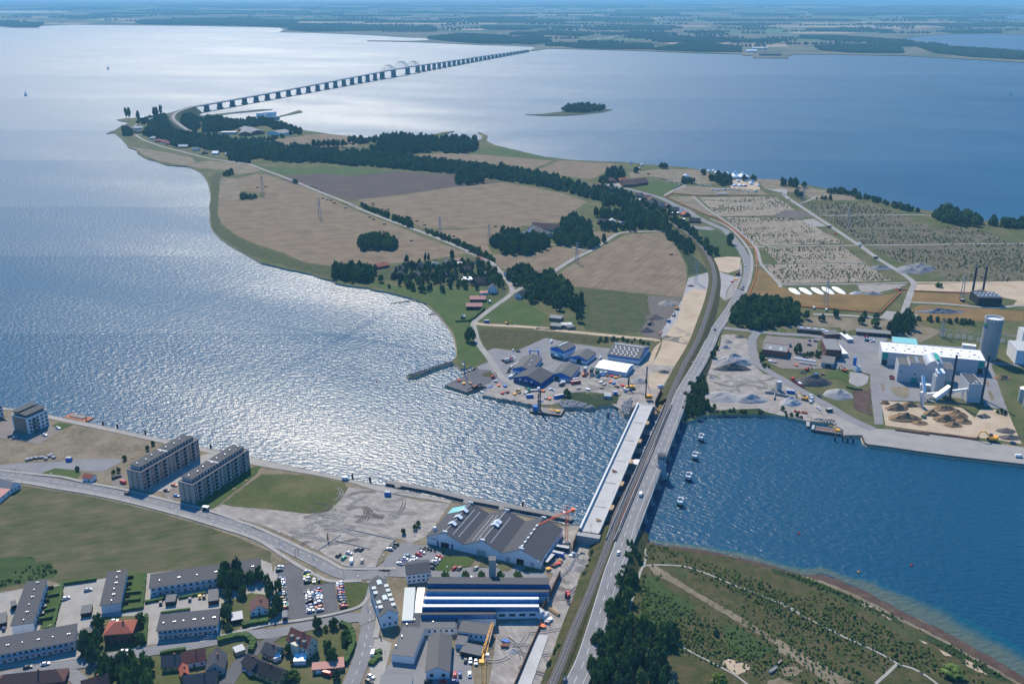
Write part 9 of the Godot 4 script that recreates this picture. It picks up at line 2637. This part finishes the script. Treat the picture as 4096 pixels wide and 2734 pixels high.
	for q in [[G(246.7,-764.2),70.1,"red car transporter loaded with cars on the works road","red",17.0],[G(269.1,-820.8),28.0,"white rotor blade like trailer load on the brick court","white_metal",20.0],[G(269.1,-810.6),23.8,"stack of long pale steel trays on the brick court","m17",15.0],[G(307.4,-667.3),20.2,"first stack of rusty pipes along the quay","rust",24.0],[G(325.9,-663.4),19.0,"second stack of rusty pipes along the quay","rust",24.0],[G(341.5,-658.3),23.5,"third stack of rusty pipes along the quay","rust",22.0],[G(22.6,-440.6),51.0,"long timber beam stack on the track bed","timber",9.0],[G(147,-894),-64.3,"bundle of pinkish pipes beside the spoil heap","pink_roof",9.0]]:
		var o:=thing("long_load",q[2],"load",W(q[0].x,2.4,q[0].z),-deg_to_rad(q[1]))
		var L: float=q[4]
		if L==17.0: parts(o,[["frame","red",[0,1.0,0,L,.4,2.4],[-L*.42,2.0,0,2.2,2.4,2.4]],["load","white_metal",[3,1.8,0,4,1.2,1.8]],["load","m28",[-2,1.8,0,4,1.2,1.8],[7,1.8,0,3,1.0,1.8]]])
		else:
			for k in 5: parts(o,[["piece",q[3],[0,.3+.5*(k/3),(k % 3-1)*.75+.2*(k/3),L,.5,.55]]])
	var cols:=["red","yellow","timber","white_metal","steel","orange","bright_blue","rust"]
	var gq:=[-46.2,-770.5,-41.6,-764.3,-36,-764.3,-31.5,-757,-13.9,-769.2,-11.4,-759.4,-5.8,-758.2,-3.9,-745.1,-8,-742.8,2.1,-740.5,5.8,-744,22.9,-729,28.4,-732.4,31.1,-731.3,80.1,-783.1,83.9,-781.8,87.6,-780.5,91.2,-778,95.2,-780.5,76.8,-766.8,79.2,-761.9,85.3,-766.8,87.9,-764.3,89.9,-757,94.9,-759.4,98.4,-757,76.7,-754.6,64.3,-751,57,-753.4,26.1,-747.5,36.6,-732.4,24.7,-484.5,27.3,-486.7,21.3,-481.1,28.8,-490.2,20.2,-433,19,-431.1,16.5,-426.9,-3.2,-414.6,-3.7,-411,257,-1073,263,-1082,-350.6,-621.2,-348.1,-622.5,-345.5,-623.8,-342,-624.6,-338,-622.9,-337.6,-627.2,-336.8,-629,-333.2,-624.6,234,-823,236.6,-817.4,239.9,-814.7,257.6,-806.6,269.1,-785.5,274.8,-785.5,453,-1310]
	var gw:=["on the landing stage","on the shore storage yard","by the piling barge","near the white roofed hall","on the works yard","by the red steel boxes","at the warehouse end wall","beside the sheet piles","by the road bank machines","of grey stone blocks on the asphalt apron","in the brick court","on the sandy track"]
	for k in gq.size()/2:
		var at:=Vector3(gq[k*2],2.3,gq[k*2+1])
		var w: int=0 if k<4 else 1 if k<11 else 2 if k<14 else 3 if k<19 else 4 if k<27 else 5 if k<31 else 6 if k<35 else 7 if k<40 else 8 if k<42 else 9 if k<50 else 10 if k<56 else 11
		var col: String=cols[k % 8] if w!=9 else "stone"
		var o:=thing("material_stack","%s building stack %s, %s of its lot" % [col.replace("_"," ").replace("metal",""),gw[w],ORD[k % 16]],"stack",at,rng.randf()*TAU)
		for j in 4: parts(o,[["piece",col if j else "timber",[(j % 2)*1.2-.6,.35+.55*(j/2),rr(-.4,.4),1.1,.6,rr(2,4)]]])
	mound("long ridge of pale gravel, largest heap of the gravel works",G(202.1,-814.7),19,14,9,"m21",.3)
	mound("dark grey face of crushed rock below the long gravel ridge",G(198.4,-799.9),17,7,6,"m7")
	for q in [["dark heap at the top of the gravel works",G(224,-884),5,4,2.2,"m7"],["small grey brown heap above the gravel ridge",G(209,-869),5,4,2.6,"gravel"],["pale heap at the head of the gravel ridge",G(203,-854),6,4,3,"m21"],["small grey heap at the edge of the gravel works",G(174.9,-779.1),4,3,2,"m21"],["wide flat grey heap at the shore of the gravel works",G(175.8,-735.8),17,12,4.6,"m21"],["rounded grey heap right of the wide flat one",G(197.7,-730.1),15,9,6,"m21"],["white gravel heap beside the yellow loader",G(230.3,-723.3),9,7,6,"m30"],["dark asphalt heap behind the works road",G(261,-767.9),17,10,8,"m7"],["grey heap between works road and pond",G(274.4,-740.4),13,11,6,"m21"],["small dark heap beside the red excavator",G(258.5,-790.7),4,3,2,"m7"],["brown heap inside the concrete bays",G(219.8,-747.4),6,5,3,"gravel"],["sand ridge with tyre tracks behind the factory street",G(41,-489),8,12,3.4,"gravel"],["dark spoil heap beside the haul road",G(134,-902),9,6,4,"m7"],["mixed spoil ridge at the field corner",G(170,-990),12,9,5,"gravel"],["dark spoil ridge behind the loader",G(148,-943),10,8,4,"ballast"],["small dark heap on the pale gravel strip",G(206,-1057),5,3,2,"m7"],["rust brown small heap on the sand strip",G(152,-885),4,2.5,1.4,"ballast"],["grey heap at the drill rig",G(110.8,-770.5),7,5,3,"m21"],["dark heap on the sand pad",G(135.3,-791.3),6,4,2.4,"m7"],["small grey sand heap in the works yard by the crane",G(.8,-407.5),3,3,1.6,"m21"]]:
		mound(q[0],q[1],q[2],q[3],q[4],q[5])
	for q in [[G(307.2,-722.8),5,3,3],[G(312.3,-711.3),10,5,5],[G(326.3,-717.9),8,4,4],[G(311.6,-692.3),13,7,6],[G(336.6,-700.7),7,5,4.6],[G(351.2,-711.3),10,5,4],[G(342.7,-690.3),10,6,5.6],[G(356.3,-698.6),9,8,5],[G(344.8,-680.1),8,5,3.4],[G(356,-686.2),7,5,3.6],[G(320,-684.1),7,5,2.6],[G(429.6,-776.7),8,5,4]]:
		mound("brown woodchip heap "+["at the yard's upper corner","with steep dug face in the upper row","in the upper row near the conveyor","largest of the front row","beside the hopper","in the upper row right of the conveyor","domed one in the middle right","at the right end of the yard","low one in the front right","at the front right edge","low spread before the hopper","alone beyond the plant road"][single % 12],q[0],q[1],q[2],q[3],"chips",0,"woodchip_heap","heap",.22)
		single+=1
	for q in [["grey heap in the corner of the woodchip yard",G(376.6,-696.5),6,4,2.6],["dark rubble heap near the grassland fence",G(381.2,-669.2),8,5,3],["brown rubble heap behind the quay",G(378.6,-657.7),9,5,3]]: mound(q[0],q[1],q[2],q[3],q[4],"ballast")
	mound("great pile of broken concrete beside the sandy track",G(496,-1128),30,17,7,"rubble",.5,"rubble_heap","heap",.3)
	for q in [["broken concrete pile left of the sandy track",G(452,-1133),15,8,4],["low rubble pile above the golden field",G(404,-1027),12,5,2.4],["long bank of broken concrete behind the park hedge",G(455,-962),26,6,4]]: mound(q[0],q[1],q[2],q[3],q[4],"rubble",0,"rubble_heap","heap",.3)
	for k in 5:
		var a: Vector3=[G(318,-1051),G(330,-1052),G(344,-1053),G(357,-1055),G(369,-1056)][k]
		var b: Vector3=[G(322,-1025),G(335,-1025),G(348,-1025),G(360,-1026),G(373,-1026)][k]
		mound("white sheeted clamp row in the golden field, %s from the track fork" % ORD[k],(a+b)*.5,a.distance_to(b)*.5,4.5,3,"m10",-atan2(b.z-a.z,b.x-a.x),"sheeted_clamp","clamp",.08)
	mound("grey sheeted clamp at the end of the white rows",G(387,-1030),9,4,2.6,"m17",.4,"sheeted_clamp","clamp",.08)
	stones("revetment_stones",[37,-722.3,46.4,-729,60.4,-722.3,67.8,-714.6,61.4,-712.2,52.7,-714,42,-713.1],1.7,1.3,"stone")
	stones("revetment_stones",[87.9,-711.3,93.1,-726.8,99.4,-733.6,98.7,-720.1,95.6,-709.2,93.5,-698.6,90.1,-699.6],1.7,1.2,"stone")
	stones("revetment_stones",[-12.5,-733.6,-2.5,-730.8,15.5,-720.1,16.3,-718.3,-2.4,-727.9,-12.9,-731.3],1.8,1.0,"m29")
	stones("breakwater_stones",[-92.4,-784.3,-84.8,-780.7,-77.1,-791,-65.4,-804.2,-54.1,-814.2,-55.5,-819.7,-64.8,-810.6,-75,-801.5,-82.1,-793.6,-90.3,-787.9],1.7,1.1,"m29")
	stones("revetment_stones",[236.6,-693.4,242.4,-688.2,252.7,-685.2,254.2,-679.1,254.3,-690.3,244.9,-693.4],1.8,.9,"m29")
	var tn:=thing("big_top_tent","big white festival tent with two peaks on the north shore","tent",G(413,-1740),-deg_to_rad(11.6))
	var mb:=MB.new()
	for s in [[-7.0,11.5,15.0],[7.0,11.5,13.0]]:
		for k in 20:
			var a:=TAU*k/20
			var b:=TAU*(k+1)/20
			var c:=Vector3(s[0],0,0)
			var p:=c+W(cos(a)*s[1],4,sin(a)*s[1]*.85)
			var q:=c+W(cos(b)*s[1],4,sin(b)*s[1]*.85)
			var m:=c+W(cos(a)*s[1]*.35,8,sin(a)*s[1]*.3)
			var n:=c+W(cos(b)*s[1]*.35,8,sin(b)*s[1]*.3)
			mb.quad(q,p,m,n)
			mb.tri(m,c+W(0,s[2],0),n)
			mb.quad(p,q,q-W(0,4,0),p-W(0,4,0))
	put("canopy",mb,M["m10"],tn)
	for q in [[G(371,-1802),9,"first small white tent from the sea meadow"],[G(380,-1805),8,"second small white tent from the sea meadow"],[G(381,-1785),10,"third small white tent from the sea meadow"],[G(390,-1788),10,"peaked white tent left of the long marquee"],[G(399,-1774),14,"long white marquee left of the big tent"],[G(393,-1724),7,"small white tent below the long marquee"],[G(319,-1751),15,"white truck tent above the festival trees"],[G(404,-1703),8,"grey stage tent in front of the big tent"],[G(421,-1714),12,"blue roofed stage right of the big tent"],[G(421,-1677),10,"white stall tent behind the caravans, upper"],[G(429,-1701),9,"white stall tent right of the blue stage"],[G(389,-1662),10,"white stall tent behind the caravans, left"],[G(398,-1660),10,"white stall tent behind the caravans, middle"],[G(406,-1660),9,"red and white stall tent behind the caravans"],[G(430,-1662),7,"small green and white stall at the gate"],[G(413,-1612),9,"yellow green tent at the end of the caravans"],[G(254,-1872),8,"white tent on the seaside meadow"],[G(235,-1894),7,"blue tent on the seaside meadow"],[G(243,-1832),7,"red hut on the seaside meadow"]]:
		var o:=thing("tent",q[2],"tent",q[0],rng.randf()*.4)
		var s: float=q[1]*.36
		mb=MB.new()
		mb.box(W(0,1.3,0),W(s*2,2.6,s*1.6))
		put("side",mb,M["m8" if not "red" in q[2] else "red"],o)
		mb=MB.new()
		for k in 4:
			var c:=[W(-s,2.6,s*.8),W(s,2.6,s*.8),W(s,2.6,-s*.8),W(-s,2.6,-s*.8)]
			mb.tri(c[k],c[(k+1) % 4],W(0,2.6+s*.7,0))
		put("canopy",mb,M["bright_blue" if "blue" in q[2] else "lime_cloth" if "yellow" in q[2] else "m10"],o)
	for k in 9:
		var p: Vector3=[G(423,-887),G(428,-884),G(435,-882),G(441,-881),G(446,-878),G(452,-873),G(474,-871),G(479,-868),G(484,-867)][k]
		var o: Node3D=thing("substation_frame","grey switchgear portal in the substation behind the hall, %s from the grass" % ORD[k],"switchgear",p,.1)
		parts(o,[["post","steel",[-2.5,4,0,.35,8,.35]],["post","steel",[2.5,4,0,.35,8,.35]],["beam","steel",[0,7.4,0,7,.4,.4]],["insulator","white_metal",[-1.5,2,2,.4,4,.4],[0,2,2,.4,4,.4],[1.5,2,2,.4,4,.4]]])
	for q in [[G(226.7,-750.9),"concrete batching cabin tower at the gravel bays",4.0,8.0,"m14"],[G(308.8,-795.9),"white plant room with blue silo at the settling pond",5.0,3.6,"m8"]]:
		var o:=thing("plant_cabin",q[1],"plant",q[0],.1)
		parts(o,[["cabin",q[4],[0,q[3]*.5,0,q[2],q[3],q[2]]],["roof","m17",[0,q[3]+.1,0,q[2]+.3,.2,q[2]+.3]]])
		if q[2]>4.5:
			mb=MB.new()
			mb.tube(W(-1,3.6,-4),W(-1,11,-4),1.5,1.5,14)
			put("silo",mb,M["bright_blue"],o)
	for q in [[[213.6,2,-743.9,221.4,2,-742.7],"low concrete bay wall behind the brown heap"],[[217.9,2,-730.1,220.8,2,-740.4,232,2,-734.6],"dark concrete bay wall behind the white gravel heap"]]:
		var o:=thing("bay_wall",q[1],"wall")
		mb=MB.new()
		band(mb,line3(q[0],1),-.4,.4,2.2,2.4)
		put("wall",mb,M["m2"],o)
	for q in [[G(-189.3,-577.8),"picnic table on the lawn strip, lower"],[G(-184,-589.6),"picnic table on the lawn strip, upper"],[G(-275.9,-624.3),"picnic table in the dry meadow"]]:
		var o:=thing("picnic_table",q[1],"picnic table",q[0],.5)
		parts(o,[["table_top","timber",[0,.75,0,1.9,.08,.8]],["bench","timber",[0,.45,.75,1.9,.07,.3]],["bench","timber",[0,.45,-.75,1.9,.07,.3]],["leg","timber",[-.7,.38,0,.1,.74,1.5],[.7,.38,0,.1,.74,1.5]]])
	person("worker in orange standing on the track bed by the sheet piles",G(29.9,-470.5),"orange")
	person("worker in orange beside the white sack at the trough head",G(20.4,-427.3),"orange")
	person("worker in red standing on the new bridge deck",W(48.6,8,-513.4),"orange",8.0)
	person("worker in red carrying a frame on the new bridge deck",W(49.1,8,-519.8),"red",8.0)
	person("person in dark clothes crossing the street corner by the factory office",G(-73.4,-472.8),"navy")
	person("person in dark clothes walking on the forecourt",G(-65,-405.8),"navy")
	person("person standing beside the two cars at the boatyard edge",G(1.9,-840.1),"navy")
	person("dark clad cyclist on the cycle path beside the thicket",W(55.3,6,-452.1),"navy",6.7)
func far_details():
	var land_:=v2([-5011,-9861,-3955,-10461,-2451,-9861,-2093,-9214,-1337,-8230,-825,-7619,-537,-7399,121,-6174,222,-6004,635,-5821,1029,-5545,1546,-5445,2267,-5185,2771,-5407,2861,-6573,2864,-7124,2823,-7259,3170,-7812,3797,-8143,4060,-7974,37961,-22149,20396,-28056,-24514,-28056,-18576,-14889])
	var mats:=["far_tan","far_gold","far_green","far_dark","far_tan","far_brown"]
	var mbs:={}
	for m in mats:
		mbs[m]=MB.new()
	var trees_:=[]
	var z:=-6200.0
	while z>-30000.0:
		var d:=230.0+(-z-6000.0)*.055
		var x:=z*.66
		while x<-z*.66:
			var w:=d*rr(1.0,2.4)
			var q:=PackedVector2Array()
			for c in [[0,0],[1,0],[1,1],[0,1]]:
				q.append(Vector2(x+w*c[0]*.97+rr(-.06,.06)*w+z*.05,z-d*c[1]*.96+rr(-.1,.1)*d))
			var inside:=true
			for c in q: inside=inside and Geometry2D.is_point_in_polygon(c,land_)
			if inside:
				var mb: MB=mbs[mats[rng.randi() % 6]]
				if rng.randf()<.78:
					mb.up3(q[0],q[1],q[2],3.4)
					mb.up3(q[0],q[2],q[3],3.4)
				var s:=16.0+(-z-6000)*.0022
				if rng.randf()<.62:
					var n:=int(w/s*.62)
					var t0:=rr(0,.5)
					var t1:=rr(.5,1.0)
					for k in n: if float(k)/n>t0 and float(k)/n<t1: trees_.append([q[0].lerp(q[1],float(k)/n)+Vector2(rng.randf()-.5,rng.randf()-.5)*16,s])
				if rng.randf()<.20:
					for k in int(w*d/(s*s*1.4)*rr(.3,1)):
						trees_.append([q[0].lerp(q[1],rng.randf()).lerp(q[3].lerp(q[2],rng.randf()),rng.randf()),s])
			x+=w
		z-=d
	for m in mats: struct("far_fields",mbs[m],M[m])
	for a in [[[-4160,-11137,-3934,-12581,-3023,-12186,-2320,-10532,-2162,-9615,-2467,-9924,-3234,-10321,-3868,-10532],24],[[-2320,-10532,-923,-9497,-841,-9988,-700,-9269,-1230,-8744,-1722,-8550,-1994,-8947],24],[[-613,-7259,-411,-7933,-3,-7471,-3,-6489,-213,-6573,-447,-6868],18],[[-5141,-10119,-5469,-11058,-4959,-10677,-4591,-9737,-4792,-9676],22],[[323,-6174,581,-6354,896,-6435,831,-5866,619,-5911,393,-6004],15],[[825,-5821,1093,-6435,1287,-6573,1374,-6004,1285,-5606,1048,-5648],14],[[2183,-7619,2457,-7544,2688,-6868,2669,-6630,2368,-6807,2113,-7259],16],[[1870,-6174,2196,-6302,2348,-6052,2163,-5505,1876,-5545,1789,-5776],15],[[2502,-6174,2717,-5934,2851,-5565,2549,-4964,2380,-5185,2344,-5505],15],[[220,-8456,453,-8364,661,-8016,496,-7619,258,-7933],24],[[0,-7190,201,-7734,263,-6717,126,-6435,0,-6573],20]]:
		for p in fill(a[0],a[1]): trees_.append([p,a[1]*.9])
	var mm:=MultiMesh.new()
	mm.transform_format=MultiMesh.TRANSFORM_3D
	mm.mesh=protos["bush_0"]
	mm.instance_count=trees_.size()
	for k in trees_.size():
		var s: float=trees_[k][1]
		mm.set_instance_transform(k,Transform3D(Basis(UP,rng.randf()*TAU).scaled(W(s*.75,minf(s,17)*rr(.8,1.2),s*.75)),W(trees_[k][0].x,2.8,trees_[k][0].y)))
	var o:=MultiMeshInstance3D.new()
	o.name="far_woods"
	o.multimesh=mm
	o.material_override=M["leaf_1"]
	add_child(o)
	o.set_meta("kind","stuff")
	for q in [[G(1346,-5606),60.0,"m8","white hall of the far harbour works across the sound"],[G(1376,-5293),110.0,"m28","long dark hall of the far harbour works across the sound"],[G(1458,-5866),90.0,"m17","pale flat hall behind the far harbour works"],[G(-4626,-15607),60.0,"m8","tiny white farm on the far left horizon"],[G(4372,-14863),90.0,"m8","tiny white farm far inland under the haze"],[G(2538,-10677),60.0,"m8","tiny white barn in the far fields"],[G(3721,-8456),50.0,"m8","tiny white house by the far fjord"],[G(-2629,-12380),70.0,"m8","tiny white farm above the far wood"]]:
		bld("far_hall",q[3],"hall",q[0]+W(-q[1]*.5,0,0),q[0]+W(q[1]*.5,0,0),q[1]*.4,9,"gable_x",6,q[2],q[2],{})
	var ch:=thing("chimney_stack","thin chimney of the far harbour works across the sound","chimney",G(1422,-5606))
	var mb2:=MB.new()
	mb2.tube(W(0,0,0),W(0,60,0),3,2,10)
	put("stack",mb2,M["steel"],ch)
	for a in [[-9274,-16257,-10344,-18146,-7820,-17734,-7410,-16964],[140,-21662,1457,-22599,1722,-21079,1290,-20002,258,-20002],[1740,-19263,3011,-20002,2947,-19029,1699,-18359],[5139,-14450,7447,-14723,9092,-14059,7430,-11466,6033,-11906,5787,-12186,5329,-13002]]:
		struct("fjord_water",flat(v2(a),4.2),M["sea_7"])
	road("far_road",[532,-6994,806,-7734,1357,-9497],22,30,"m26",false)
